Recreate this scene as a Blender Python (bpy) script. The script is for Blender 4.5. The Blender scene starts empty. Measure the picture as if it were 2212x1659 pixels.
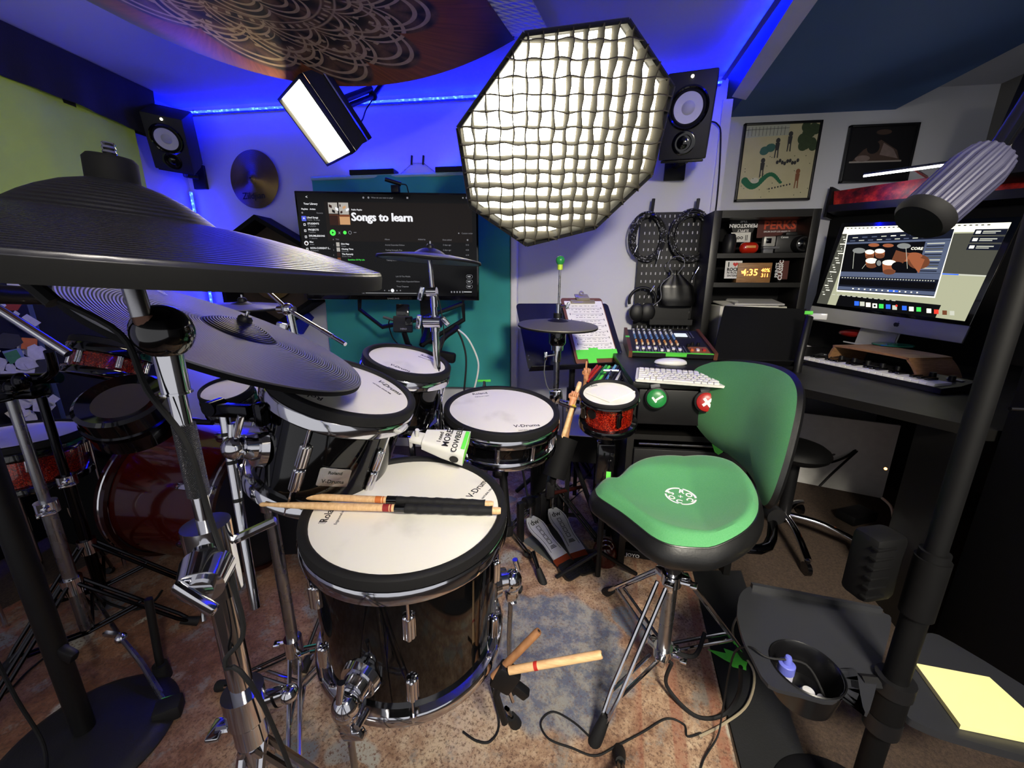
import bpy, bmesh, math, random
import numpy as np
from mathutils import Vector as V, Matrix as MX
random.seed(7)
sc = bpy.context.scene
COL = sc.collection
PI = math.pi
# ---------------------------------------------------------------- camera model
FPX, PITCH, YAW, HC = 850.0, math.radians(14.5), math.radians(7), 1.14
FW = V((-math.sin(YAW) * math.cos(PITCH), math.cos(YAW) * math.cos(PITCH), -math.sin(PITCH)))
RT = V((math.cos(YAW), math.sin(YAW), 0))
UP = RT.cross(FW)
O = V((0, 0, HC))
def ray(px, py): return FW + RT * ((px - 1106) / FPX) + UP * ((829 - py) / FPX)
def at(px, py, d): return O + ray(px, py) * d
def onz(px, py, z): r = ray(px, py); return O + r * ((z - HC) / r.z)
def ony(px, py, y): r = ray(px, py); return O + r * (y / r.y)
def onx(px, py, x): r = ray(px, py); return O + r * (x / r.x)
def onp(px, py, P, n): r = ray(px, py); return O + r * ((P - O).dot(n) / r.dot(n))
cam = bpy.data.cameras.new('camera'); camo = bpy.data.objects.new('camera', cam); COL.objects.link(camo)
cam.sensor_width = 36; cam.lens = 36 * FPX / 2212; cam.clip_start = 0.01; cam.clip_end = 50
camo.matrix_world = MX(((RT.x, UP.x, -FW.x, O.x), (RT.y, UP.y, -FW.y, O.y), (RT.z, UP.z, -FW.z, O.z), (0, 0, 0, 1)))
sc.camera = camo

# ---------------------------------------------------------------- materials
def hx(h):
    h = h.lstrip('#'); c = [int(h[i:i + 2], 16) / 255 for i in (0, 2, 4)]
    return tuple((x / 12.92 if x <= .04045 else ((x + .055) / 1.055) ** 2.4) for x in c) + (1,)
class NB:
    def __init__(s, nt): s.nt = nt
    def n(s, t, **k):
        n = s.nt.nodes.new('ShaderNode' + t)
        for a, b in k.items(): setattr(n, a, b)
        return n
    def put(s, sock, v):
        if isinstance(v, bpy.types.NodeSocket): s.nt.links.new(v, sock)
        elif isinstance(v, str): sock.default_value = hx(v)
        else: sock.default_value = v
    def m(s, op, a, b=None, c=None, clamp=False):
        n = s.n('Math', operation=op, use_clamp=clamp); s.put(n.inputs[0], a)
        if b is not None: s.put(n.inputs[1], b)
        if c is not None: s.put(n.inputs[2], c)
        return n.outputs[0]
    def mix(s, f, a, b):
        n = s.n('Mix', data_type='RGBA'); s.put(n.inputs[0], f); s.put(n.inputs[6], a); s.put(n.inputs[7], b); return n.outputs[2]
    def co(s, kind='Object'): return s.n('TexCoord').outputs[kind]
    def noise(s, sc_, det=3, rough=.5, vec=None):
        n = s.n('TexNoise'); n.inputs['Scale'].default_value = sc_; n.inputs['Detail'].default_value = det; n.inputs['Roughness'].default_value = rough
        s.nt.links.new(vec if vec is not None else s.co(), n.inputs['Vector']); return n.outputs[0]
    def vor(s, sc_, vec=None, feat='F1'):
        n = s.n('TexVoronoi', feature=feat); n.inputs['Scale'].default_value = sc_
        s.nt.links.new(vec if vec is not None else s.co(), n.inputs['Vector']); return n
    def ramp(s, f, stops):
        n = s.n('ValToRGB'); s.nt.links.new(f, n.inputs[0]); el = n.color_ramp.elements
        while len(el) < len(stops): el.new(.5)
        for e, (p, c) in zip(el, stops): e.position = p; e.color = hx(c) if isinstance(c, str) else c
        return n.outputs[0]
    def sep(s, v): n = s.n('SeparateXYZ'); s.nt.links.new(v, n.inputs[0]); return n.outputs
    def step(s, a, lo, hi):
        n = s.n('MapRange', interpolation_type='SMOOTHSTEP'); s.put(n.inputs[0], a); n.inputs[1].default_value = lo; n.inputs[2].default_value = hi; return n.outputs[0]
def newmat(name):
    m = bpy.data.materials.new(name); m.use_nodes = True; nb = NB(m.node_tree); bs = m.node_tree.nodes['Principled BSDF']; return m, nb, bs
def mt(name, col, rough=.5, metal=0., var=.12, scale=30, coat=0., spec=.5, bump=0., emis=0., sheen=0., ecol=None):
    m, nb, bs = newmat(name)
    c = hx(col)
    if var:
        f = nb.noise(scale); lo = tuple(x * (1 - var) for x in c[:3]) + (1,); hi = tuple(min(1, x * (1 + var)) for x in c[:3]) + (1,)
        nb.put(bs.inputs['Base Color'], nb.mix(f, lo, hi))
        nb.put(bs.inputs['Roughness'], nb.m('MULTIPLY_ADD', f, .1, rough - .05))
    else:
        bs.inputs['Base Color'].default_value = c; bs.inputs['Roughness'].default_value = rough
    bs.inputs['Metallic'].default_value = metal; bs.inputs['Coat Weight'].default_value = coat; bs.inputs['Coat Roughness'].default_value = .03
    bs.inputs['Specular IOR Level'].default_value = spec; bs.inputs['Sheen Weight'].default_value = sheen
    if bump:
        b = nb.n('Bump'); b.inputs['Strength'].default_value = bump; b.inputs['Distance'].default_value = .002
        nb.put(b.inputs['Height'], nb.noise(scale * 8, 2)); nb.put(bs.inputs['Normal'], b.outputs[0])
    if emis:
        bs.inputs['Emission Color'].default_value = hx(ecol or col); bs.inputs['Emission Strength'].default_value = emis
    return m
def em(name, col, s, base='#000000', rough=.3):
    m, nb, bs = newmat(name); bs.inputs['Base Color'].default_value = hx(base); bs.inputs['Roughness'].default_value = rough
    bs.inputs['Specular IOR Level'].default_value = .2; bs.inputs['Emission Color'].default_value = hx(col); bs.inputs['Emission Strength'].default_value = s; return m

# ---------------------------------------------------------------- mesh builder
WM = {}
def frm(C, n, x=None):
    n = V(n).normalized(); x = V(x) if x is not None else V((1, 0, 0))
    x = (x - n * x.dot(n)).normalized(); y = n.cross(x)
    return MX(((x.x, y.x, n.x, C[0]), (x.y, y.y, n.y, C[1]), (x.z, y.z, n.z, C[2]), (0, 0, 0, 1)))
def T3(x=0, y=0, z=0): return MX.Translation((x, y, z))
def RZ(a): return MX.Rotation(a, 4, 'Z')
def RX(a): return MX.Rotation(a, 4, 'X')
def RY(a): return MX.Rotation(a, 4, 'Y')
def spl(pts, k=6):
    pts = [V(p) for p in pts]; out = []
    for i in range(len(pts) - 1):
        a = pts[max(i - 1, 0)]; b = pts[i]; c = pts[i + 1]; d = pts[min(i + 2, len(pts) - 1)]
        for j in range(k):
            t = j / k
            out.append(.5 * ((2 * b) + (c - a) * t + (2 * a - 5 * b + 4 * c - d) * t * t + (3 * b - a - 3 * c + d) * t ** 3))
    return out + [pts[-1]]
class MB:
    def __init__(s): s.v = []; s.f = []; s.fm = []; s.T = MX.Identity(4); s.m = 0; s.u = {}
    def add(s, vs, fs):
        b = len(s.v); s.v += [s.T @ V(v) for v in vs]; s.f += [tuple(b + i for i in f) for f in fs]; s.fm += [s.m] * len(fs); return s
    def box(s, c, sz, R=None, bev=0., seg=2):
        x, y, z = sz[0] / 2, sz[1] / 2, sz[2] / 2
        vs = [V((a, b, d)) for d in (-z, z) for b in (-y, y) for a in (-x, x)]
        fs = [(0, 2, 3, 1), (4, 5, 7, 6), (0, 1, 5, 4), (2, 6, 7, 3), (0, 4, 6, 2), (1, 3, 7, 5)]
        if bev:
            bm = bmesh.new(); bv = [bm.verts.new(v) for v in vs]
            for f in fs: bm.faces.new([bv[i] for i in f])
            bmesh.ops.bevel(bm, geom=bm.edges[:], offset=bev, segments=seg, affect='EDGES', profile=.5)
            bm.verts.index_update(); vs = [v.co.copy() for v in bm.verts]; fs = [tuple(v.index for v in f.verts) for f in bm.faces]; bm.free()
        M = MX.Translation(c) @ (R if R is not None else MX.Identity(4))
        return s.add([M @ v for v in vs], fs)
    def cyl(s, p0, p1, r0, r1=None, n=14, cap=True):
        p0 = V(p0); p1 = V(p1); r1 = r0 if r1 is None else r1
        d = (p1 - p0); F = frm((0, 0, 0), d, (1, 0, 0) if abs(d.normalized().x) < .9 else (0, 1, 0)).to_3x3()
        vs = []
        for p, r in ((p0, r0), (p1, r1)):
            vs += [p + F @ V((r * math.cos(2 * PI * i / n), r * math.sin(2 * PI * i / n), 0)) for i in range(n)]
        fs = [(i, (i + 1) % n, n + (i + 1) % n, n + i) for i in range(n)]
        if cap: fs += [tuple(reversed(range(n))), tuple(range(n, 2 * n))]
        return s.add(vs, fs)
    def tube(s, pts, r, n=8, cap=True, rf=None):
        pts = [V(p) for p in pts]; k = len(pts); vs = []; nx = None
        for i, p in enumerate(pts):
            d = (pts[min(i + 1, k - 1)] - pts[max(i - 1, 0)]).normalized()
            if nx is None: nx = d.orthogonal().normalized()
            nx = (nx - d * nx.dot(d)).normalized(); ny = d.cross(nx); rr = r * (rf(i / (k - 1)) if rf else 1)
            vs += [p + nx * (rr * math.cos(2 * PI * j / n)) + ny * (rr * math.sin(2 * PI * j / n)) for j in range(n)]
        fs = [(i * n + j, i * n + (j + 1) % n, (i + 1) * n + (j + 1) % n, (i + 1) * n + j) for i in range(k - 1) for j in range(n)]
        if cap: fs += [tuple(reversed(range(n))), tuple(range((k - 1) * n, k * n))]
        return s.add(vs, fs)
    def lathe(s, prof, n=40, closed=False):
        vs = []; idx = []
        for r, z in prof:
            if r <= 1e-6: idx.append([len(vs)]); vs.append(V((0, 0, z)))
            else:
                idx.append(list(range(len(vs), len(vs) + n))); vs += [V((r * math.cos(2 * PI * i / n), r * math.sin(2 * PI * i / n), z)) for i in range(n)]
        fs = []; pr = list(zip(idx, idx[1:])) + ([(idx[-1], idx[0])] if closed else [])
        for a, b in pr:
            for i in range(n):
                j = (i + 1) % n
                if len(a) == 1 and len(b) == 1: continue
                if len(a) == 1: fs.append((a[0], b[j], b[i]))
                elif len(b) == 1: fs.append((a[i], a[j], b[0]))
                else: fs.append((a[i], a[j], b[j], b[i]))
        return s.add(vs, fs)
    def sph(s, c, r, n=16, m=10):
        r = (r, r, r) if not hasattr(r, '__len__') else r
        T = s.T; s.T = T @ MX.Translation(c) @ MX.Diagonal((*r, 1))
        s.lathe([(math.sin(PI * i / m), -math.cos(PI * i / m)) for i in range(m + 1)], n); s.T = T; return s
    def prism(s, poly, z0, z1):
        k = len(poly); vs = [V((p[0], p[1], z0)) for p in poly] + [V((p[0], p[1], z1)) for p in poly]
        fs = [tuple(reversed(range(k))), tuple(range(k, 2 * k))] + [(i, (i + 1) % k, k + (i + 1) % k, k + i) for i in range(k)]
        return s.add(vs, fs)
    def slab(s, pts, off):  # polygon of 3-D points extruded by a vector
        k = len(pts); pts = [V(p) for p in pts]; off = V(off); vs = pts + [p + off for p in pts]
        return s.add(vs, [tuple(range(k)), tuple(reversed(range(k, 2 * k)))] + [(i, k + i, k + (i + 1) % k, (i + 1) % k) for i in range(k)])
    def grid(s, fn, nu, nv, uvf=None):
        b = len(s.v)
        s.add([fn(i / nu, j / nv) for j in range(nv + 1) for i in range(nu + 1)],
              [(j * (nu + 1) + i, j * (nu + 1) + i + 1, (j + 1) * (nu + 1) + i + 1, (j + 1) * (nu + 1) + i) for j in range(nv) for i in range(nu)])
        if uvf:
            for j in range(nv + 1):
                for i in range(nu + 1): s.u[b + j * (nu + 1) + i] = uvf(i / nu, j / nv)
        return s
    def text(s, t, size, x=0, y=0, z=.0004, bold=0., align='LEFT', h=.0003, sx=1.):
        vs, fs = txt(t, bold, align)
        return s.add([(x + v[0] * size * sx, y + v[1] * size, z + (h if v[2] > 0 else 0)) for v in vs], fs)
    def build(s, name, mats, parent=None, mw=None, ang=40, label=None):
        me = bpy.data.meshes.new(name)
        mats = mats if isinstance(mats, (list, tuple)) else [mats]
        if mw is None:
            if parent is None and s.v:
                lo = [min(v[i] for v in s.v) for i in range(3)]; hi = [max(v[i] for v in s.v) for i in range(3)]
                mw = MX.Translation(((lo[0] + hi[0]) / 2, (lo[1] + hi[1]) / 2, lo[2]))
            else: mw = WM[parent.name] if parent else MX.Identity(4)
            inv = mw.inverted(); vv = [inv @ v for v in s.v]
        else: vv = s.v
        me.from_pydata([tuple(v) for v in vv], [], s.f)
        for m in mats: me.materials.append(m)
        me.polygons.foreach_set('material_index', s.fm)
        bm = bmesh.new(); bm.from_mesh(me); bmesh.ops.recalc_face_normals(bm, faces=bm.faces[:]); bm.to_mesh(me); bm.free()
        me.polygons.foreach_set('use_smooth', [True] * len(me.polygons))
        if s.u:
            uv = me.uv_layers.new(name='UVMap')
            for l in me.loops: uv.data[l.index].uv = s.u.get(l.vertex_index, (0, 0))
        me.update()
        try: me.set_sharp_from_angle(angle=math.radians(ang))
        except Exception: pass
        o = bpy.data.objects.new(name, me); COL.objects.link(o)
        if parent: o.parent = parent; o.matrix_parent_inverse = WM[parent.name].inverted()
        o.matrix_basis = mw; WM[o.name] = mw.copy()
        if label: o['label'] = label
        return o
_tx = {}
def txt(t, bold, align):
    k = (t, bold, align)
    if k not in _tx:
        cu = bpy.data.curves.new('t', 'FONT'); cu.body = t; cu.align_x = align; cu.size = 1; cu.offset = bold; cu.extrude = .1; cu.resolution_u = 2
        ob = bpy.data.objects.new('t', cu); COL.objects.link(ob)
        bpy.context.view_layer.update()
        me = bpy.data.meshes.new_from_object(ob.evaluated_get(bpy.context.evaluated_depsgraph_get()))
        _tx[k] = ([tuple(v.co) for v in me.vertices], [tuple(p.vertices) for p in me.polygons])
        bpy.data.objects.remove(ob); bpy.data.curves.remove(cu); bpy.data.meshes.remove(me)
    return _tx[k]
def thing(name, label, cat, loc=(0, 0, 0), group=None, mw=None):
    o = bpy.data.objects.new(name, None); COL.objects.link(o); o.empty_display_size = .05
    M = mw if mw is not None else MX.Translation(loc); o.matrix_basis = M; WM[o.name] = M.copy()
    o['label'] = label; o['category'] = cat
    if group: o['group'] = group
    return o
def tag(o, label, cat, group=None, kind=None):
    o['label'] = label; o['category'] = cat
    if group: o['group'] = group
    if kind: o['kind'] = kind
    return o
def struct(o, kind='structure'): o['kind'] = kind; return o
def dup(root, mw, label=None, group=None):
    r = root.copy(); COL.objects.link(r); r.matrix_basis = mw; WM[r.name] = mw.copy()
    if label: r['label'] = label
    if group: r['group'] = group
    for ch in list(root.children):
        c = ch.copy(); COL.objects.link(c); c.parent = r; WM[c.name] = WM[ch.name]
        for g in list(ch.children): d = g.copy(); COL.objects.link(d); d.parent = c
    return r
def rect(pts, d):  # four photo corners TL,TR,BR,BL of a rectangle -> its frame and size
    r = [ray(*p) for p in pts]
    A = np.array([[r[0][i], -r[1][i], r[2][i], -r[3][i]] for i in range(3)])
    l = np.linalg.svd(A)[2][-1]; l = l / l.mean() * d
    P = [O + r[i] * float(l[i]) for i in range(4)]
    w = ((P[1] - P[0]) + (P[2] - P[3])) / 2; h = ((P[0] - P[3]) + (P[1] - P[2])) / 2
    n = w.cross(h).normalized(); C = (P[0] + P[1] + P[2] + P[3]) / 4
    return frm(C, n, w), w.length, abs(h.dot(n.cross(w).normalized())), P
def rpoly(w, h, r, n=5, cx=0, cy=0):
    out = []
    for sx, sy, a0 in ((1, 1, 0), (-1, 1, 90), (-1, -1, 180), (1, -1, 270)):
        for i in range(n + 1):
            a = math.radians(a0 + 90 * i / n); out.append((cx + sx * (w / 2 - r) + r * math.cos(a), cy + sy * (h / 2 - r) + r * math.sin(a)))
    return out
# ================================================================ shared materials
BLK = mt('black_plastic', '#101012', .45, spec=.32); BLKM = mt('black_matte', '#0a0a0c', .75, spec=.2); RUB = mt('black_rubber', '#151517', .7, bump=.15, spec=.3)
BLKG = mt('black_gloss', '#050507', .12, coat=.6); CHR = mt('chrome', '#d5d5da', .1, 1, var=.03); STL = mt('brushed_steel', '#9a9a9e', .28, 1)
BCHR = mt('black_chrome', '#2a2a2e', .15, 1); WHT = mt('white_plastic', '#e4e3de', .4, var=.03); GRYP = mt('grey_plastic', '#5b5c60', .5)
FAB = mt('black_fabric', '#0e0e11', .9, bump=.3, sheen=.2); NEON = mt('neon_green_tape', '#5fe04a', .6, var=.05); WOODD = mt('walnut_wood', '#5a2f1c', .45, var=.35, scale=14)
INK = mt('black_ink', '#0c0c0c', .6, var=.0); WINK = mt('white_ink', '#dcdcdc', .6, var=.0); PAPER = mt('white_paper', '#e9e7e0', .8, var=.02)
def wood_mat(name, c1, c2, sc_=(1, 1, 1)):
    m, nb, bs = newmat(name); mp = nb.n('Mapping'); nb.nt.links.new(nb.co(), mp.inputs[0]); mp.inputs['Scale'].default_value = sc_
    f = nb.noise(9, 5, .6, mp.outputs[0]); nb.put(bs.inputs['Base Color'], nb.ramp(f, [(.3, c1), (.7, c2)])); bs.inputs['Roughness'].default_value = .5; return m
HICK = wood_mat('pale_hickory', '#c89b6b', '#e6c292', (1, 14, 14))
BROWN = wood_mat('stained_stick', '#7d5334', '#a0714a', (6, 6, 2))
def red_sparkle():
    m, nb, bs = newmat('red_sparkle'); v = nb.vor(420); f = nb.sep(v.outputs['Color'])[0]
    nb.put(bs.inputs['Base Color'], nb.ramp(f, [(0, '#4a0805'), (.7, '#8a1208'), (.97, '#d23a1c')])); bs.inputs['Metallic'].default_value = .35
    bs.inputs['Roughness'].default_value = .25; bs.inputs['Coat Weight'].default_value = .8; return m
REDS = red_sparkle()
def led_mat(name, col, s):  # row of diodes along a strip
    m, nb, bs = newmat(name); g = nb.vor(55); f = nb.step(g.outputs['Distance'], .55, .15)
    bs.inputs['Base Color'].default_value = hx('#101030'); bs.inputs['Emission Color'].default_value = hx(col)
    nb.put(bs.inputs['Emission Strength'], nb.m('MULTIPLY_ADD', f, s, s * .35)); return m
LEDB = led_mat('blue_led', '#0610ff', 72.)

# ================================================================ room shell
XL, XR, XC, YB, YP, YF, ZC, ZS = -2.43, 2.35, .84, 2.53, 2.80, -1.3, 2.19, 2.09
def wall_mat(name, col, rough=.8):
    m, nb, bs = newmat(name); f = nb.noise(2.2, 4); nb.put(bs.inputs['Base Color'], nb.mix(f, tuple(x * .93 for x in hx(col)[:3]) + (1,), col))
    bs.inputs['Roughness'].default_value = rough; b = nb.n('Bump'); b.inputs['Strength'].default_value = .08; nb.put(b.inputs['Height'], nb.noise(160, 2)); nb.put(bs.inputs['Normal'], b.outputs[0]); return m
WALL = wall_mat('painted_wall', '#d2d3da'); CEIL = wall_mat('painted_ceiling', '#bfc0c8'); NAVY = wall_mat('navy_ceiling_paint', '#42659a', .7); WTRIM = mt('white_trim', '#c9c9cd', .5, var=.04)
def room_part(name, mat, *boxes, kind='structure'):
    b = MB()
    for c, s in boxes: b.box(c, s)
    return struct(b.build(name, mat))
carp, nb, bs = newmat('brown_carpet')
f1 = nb.noise(140, 3, .7); f2 = nb.noise(900, 2, .8)
nb.put(bs.inputs['Base Color'], nb.mix(nb.step(f2, .60, .75), nb.ramp(f1, [(.3, '#2b211b'), (.7, '#4d3d31')]), '#9a8468')); bs.inputs['Roughness'].default_value = .95
b_ = nb.n('Bump'); b_.inputs['Strength'].default_value = .5; nb.put(b_.inputs['Height'], f2); nb.put(bs.inputs['Normal'], b_.outputs[0])
room_part('floor', carp, (((XL + XR) / 2, (YP + YF) / 2, -.03), (XR - XL + .2, YP - YF + .2, .06)))
room_part('wall_back', WALL, (((XL + XC) / 2, YB + .15, ZC / 2), (XC - XL, .3, ZC)))
room_part('wall_alcove', WALL, (((XC + XR) / 2, YP + .05, ZC / 2), (XR - XC, .1, ZC)))
room_part('wall_left', WALL, ((XL - .05, (YB + YF) / 2, ZC / 2), (.1, YB - YF, ZC)))
room_part('wall_right', mt('grey_wall_paint', '#77746d', .8, scale=3), ((XR + .05, (YP + YF) / 2, ZC / 2), (.1, YP - YF, ZC)))
room_part('ceiling', CEIL, (((XL + XR) / 2, (YP + YF) / 2, ZC + .05), (XR - XL + .2, YP - YF + .2, .1)))
def soffx(y, z): # sloped face of the lowered ceiling
    a = .795 + (y - 1.95) * .045; c = .83 + (y - 1.77) * .125
    t = (ZC - z) / (ZC - ZS); return a + (c - a) * t
b = MB()
sec = lambda y: [V((soffx(y, ZC), y, ZC)), V((soffx(y, ZS), y, ZS)), V((1.85, y, ZS)), V((1.85, y, ZC))]
A, Bq = sec(YP), sec(YF)
b.add(A + Bq, [(0, 1, 2, 3), (7, 6, 5, 4), (0, 4, 5, 1), (1, 5, 6, 2), (2, 6, 7, 3), (3, 7, 4, 0)]); b.m = 0
sof = struct(b.build('ceiling', [NAVY]))
b = MB()
for (y0, y1) in ((YB - .004, YF),):
    P = []
    for y in (y0, y1):
        n = V((-.6, 0, -.8)); x = soffx(y, ZS)
        P += [V((x - .050, y, ZS + .012)), V((x + .012, y, ZS - .002)), V((x + .012, y, ZS - .016)), V((x - .060, y, ZS + .002))]
    b.add(P, [(0, 1, 2, 3), (7, 6, 5, 4)] + [(i, 4 + i, 4 + (i + 1) % 4, (i + 1) % 4) for i in range(4)])
struct(b.build('trim_1', WTRIM))
b = MB(); b.box((XC + .006, YB - .006, 1.04), (.05, .012, 2.08)); struct(b.build('trim_2', WTRIM))
b = MB(); b.box(((XL + XC) / 2, YB - .008, .05), (XC - XL, .016, .1)); struct(b.build('baseboard_back', WTRIM))
b = MB(); b.box(((XC + XR) / 2, YP - .008, .05), (XR - XC, .016, .1)); struct(b.build('baseboard_alcove', WTRIM))

# ================================================================ led strips
def led(name, label, pts, r=.006, back=None, mat=None):
    t = thing(name, label, 'led strip', pts[0])
    b = MB(); b.tube(pts, r, 6); b.build('diodes', mat or LEDB, t)
    b = MB()
    if back:
        for p, q in zip(pts, pts[1:]):
            d = (V(q) - V(p)); m = (V(p) + V(q)) / 2 + V(back) * .012; F = frm(m, back, d); b.T = F; b.box((0, 0, 0), (d.length, .022, .004)); b.T = MX.Identity(4)
        b.build('backing_tape', mt('clear_tape_blue', '#27306a', .4), t)
    return t
zs = ZC - .035
led('led_strip', 'blue led strip running along the top of the back wall under the white ceiling', [(XL + .03, YB - .022, zs), (XC - .04, YB - .022, zs)], back=(0, 1, 0))
led('led_strip', 'blue led strip along the bulkhead edge above the right speaker', [(soffx(YB, ZC) - .02, YB - .05, zs + .012), (soffx(YF, ZC) - .02, YF + .3, zs + .012)], back=(.3, 0, 1))
led('led_strip', 'short blue led strip on top of the left wall above the left speaker', [(XL + .022, YB - .05, zs), (XL + .022, 2.29, zs)], back=(-1, 0, 0), mat=led_mat('blue_led_dim', '#020cff', 16.))
led('led_strip', 'vertical blue led strip standing in the left corner below the speaker', [(XL + .05, YB - .05, 1.70), (XL + .05, YB - .05, .55)], r=.008, back=(-.7, .7, 0))

# ================================================================ left wall dressing
lime = mt('lime_fabric', '#bedc52', .9, bump=.2, sheen=.3, scale=6)
def onleft(px, py, x=XL + .06): return onx(px, py, x)
p = [onleft(-120, 148), onleft(292, 270), onleft(326, 458), onleft(326, 560), onleft(-60, 560)]
b = MB(); zt = p[1].z; y0, y1 = .75, p[1].y
def green(i, j):
    y = y0 + (y1 - y0) * i; z = 1.40 + (zt + .05 - 1.40) * j
    return V((XL + .05 + .008 * math.sin(y * 9) * (1 - j) + .004 * math.sin(y * 23 + z * 3), y, z))
b.grid(green, 60, 12); b.grid(lambda i, j: green(i, j) - V((.02, 0, 0)), 60, 12)
tag(b.build('green_backdrop', lime), 'lime green fabric backdrop hanging on the left wall', 'backdrop')
b = MB(); q0, q1 = onx(0, 86, XL + .2), onx(309, 196, XL + .11)
ybv, yev = -.6, 2.30
def val(i, j):
    y = ybv + (yev - ybv) * i; wob = .010 * math.sin(y * 14) + .006 * math.sin(y * 37)
    z = ZC - .005 - j * (.225 + .02 * math.sin(y * 3.1))
    return V((XL + .105 - .02 * j + wob * j, y, z))
b.grid(val, 90, 10); b.grid(lambda i, j: val(i, j) - V((.05, 0, 0)), 90, 10)
b.add([val(1, 0), val(1, 1), val(1, 1) - V((.05, 0, 0)), val(1, 0) - V((.05, 0, 0))], [(0, 1, 2, 3)])
tag(b.build('black_valance', FAB), 'black cloth valance along the top of the left wall above the green backdrop', 'valance')
navyf = mt('navy_felt', '#12151f', .95, bump=.3)
pn = thing('acoustic_panel', 'dark navy acoustic panel on the left wall beside the stickered cabinet', 'acoustic panel', (XL + .05, 1.9, .55))
b = MB(); yA, yB_ = onx(82, 700, XL + .07).y, onx(362, 610, XL + .07).y
b.box((XL + .035, (yA + yB_) / 2, .95), (.06, yB_ - yA, .88), bev=.01); b.build('felt_board', navyf, pn)
b = MB(); b.box((XL + .04, yA - .012, .95), (.07, .024, .9), bev=.004); b.build('frame_edge', mt('blue_grey_frame', '#3a4a66', .5), pn)
# stickered cabinet, far left
cb = thing('stickered_cabinet', 'black cabinet door covered in stickers at the far left behind the drum stands', 'cabinet', (XL + .12, 1.2, 0))
yS = yA - .03
b = MB(); b.box((XL + .06, yS - .40, .80), (.10, .78, 1.6), bev=.006); b.build('door', BLK, cb)
rs = random.Random(3)
cols = ['#c9c9cf', '#b8b9c2', '#d5d2c8', '#8e2b1c', '#c1803f', '#9a9f3c', '#3e7a52', '#bfc0c6', '#2c2d35', '#c46a32', '#d8d8dc', '#6d7fa8']
smat = [mt('sticker_%s' % c[1:], c, .5, var=.25, scale=60) for c in cols]
b = MB()
for k in range(240):
    y = yS - .03 - rs.random() * .6; z = .55 + rs.random() * .95; s = .014 + rs.random() * .032; n_ = rs.choice([4, 4, 6, 14]); a0 = rs.random() * 3
    b.m = rs.choice([0, 1, 2, 7, 10, 0, 1, 10] + list(range(len(cols)))); x = XL + .1105 + .0003 * k * .3
    asp = .6 + rs.random() * .8
    b.slab([(x, y + s * asp * math.cos(a0 + 2 * PI * i / n_), z + s * math.sin(a0 + 2 * PI * i / n_)) for i in range(n_)], (.0008, 0, 0))
st = b.build('stickers', smat, cb, label='overlapping white, red and green stickers'); st['kind'] = 'stuff'

# ================================================================ ceiling tapestry
FRc, FLc, ax = V((-.237, 2.03)), V((-1.78, 1.19)), V((-.36, -1.26))
def tap(s, t, dz=0.):
    q = FLc + (FRc - FLc) * s + ax * t
    sag = 4 * s * (1 - s) * (.285 - .05 * math.sin(PI * min(t, 1))) if 0 <= s <= 1 else 0
    sag += .012 * math.sin(6 * t + 3 * s) * s * (1 - s) * 4
    return V((q.x, q.y, 2.168 - sag + dz))
UVC = (.63, .42); LW, LD = 1.757, 1.31
m, nb, bs = newmat('mandala_print'); uv = nb.sep(nb.co('UV')); X, Y = uv[0], uv[1]
r = nb.m('SQRT', nb.m('ADD', nb.m('MULTIPLY', X, X), nb.m('MULTIPLY', Y, Y))); th = nb.m('ARCTAN2', Y, X)
def petal(n, amp, off=0.): return nb.m('MULTIPLY', nb.m('POWER', nb.m('ABSOLUTE', nb.m('COSINE', nb.m('MULTIPLY_ADD', th, n / 2, off))), .7), amp)
def band(lo, hi): return nb.m('MULTIPLY', nb.step(r, lo, lo + .006), nb.step(r, hi + .006, hi))
lines = None
def acc(v):
    global lines
    lines = v if lines is None else nb.m('MAXIMUM', lines, v)
def rings(n, amp, freq, lo, hi, off=0., wd=.35):
    ph = nb.m('SUBTRACT', r, petal(n, amp, off)); w = nb.m('SINE', nb.m('MULTIPLY', ph, freq))
    mask = nb.m('MULTIPLY', nb.step(ph, lo, lo + .004), nb.step(ph, hi + .004, hi)); acc(nb.m('MULTIPLY', nb.step(w, wd, wd + .25), mask)); return mask
rings(8, .05, 190, .005, .085); rings(8, .045, 240, .10, .17, PI / 2)
acc(nb.m('MULTIPLY', nb.step(nb.m('SINE', nb.m('MULTIPLY', th, 60)), .2, .5), band(.222, .238))); acc(band(.212, .216)); acc(band(.244, .249))
rings(12, .07, 210, .20, .275); rings(12, .10, 170, .25, .36, PI / 2, .25); rings(12, .12, 150, .33, .415, 0, .3)
dots = nb.m('MULTIPLY', nb.step(nb.m('SINE', nb.m('MULTIPLY', th, 48)), .5, .8), nb.step(nb.m('SINE', nb.m('MULTIPLY', r, 150)), .3, .6))
acc(nb.m('MULTIPLY', dots, band(.28, .40)))
outer = nb.m('SUBTRACT', r, petal(12, .12)); inside = nb.step(outer, .43, .41)
gr = nb.noise(3, 4); streakv = nb.n('CombineXYZ'); nb.put(streakv.inputs[0], nb.m('MULTIPLY', th, 30)); nb.put(streakv.inputs[1], nb.m('MULTIPLY', r, 2)); streak = nb.noise(2.2, 4, .6, streakv.outputs[0])
cop = nb.mix(streak, '#2a1208', '#b2602a'); cop = nb.mix(nb.step(r, .62, .82), cop, '#0a0908')
grain = nb.noise(40, 4, .7)
shade = nb.m('MULTIPLY_ADD', nb.m('SINE', nb.m('MULTIPLY', nb.m('SUBTRACT', r, petal(12, .10, PI / 2)), 52)), .5, .5); inn = nb.mix(nb.m('MULTIPLY', shade, grain), '#120a07', '#8a6444'); inn = nb.mix(lines, inn, nb.mix(grain, '#8f7352', '#c9ae86'))
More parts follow.
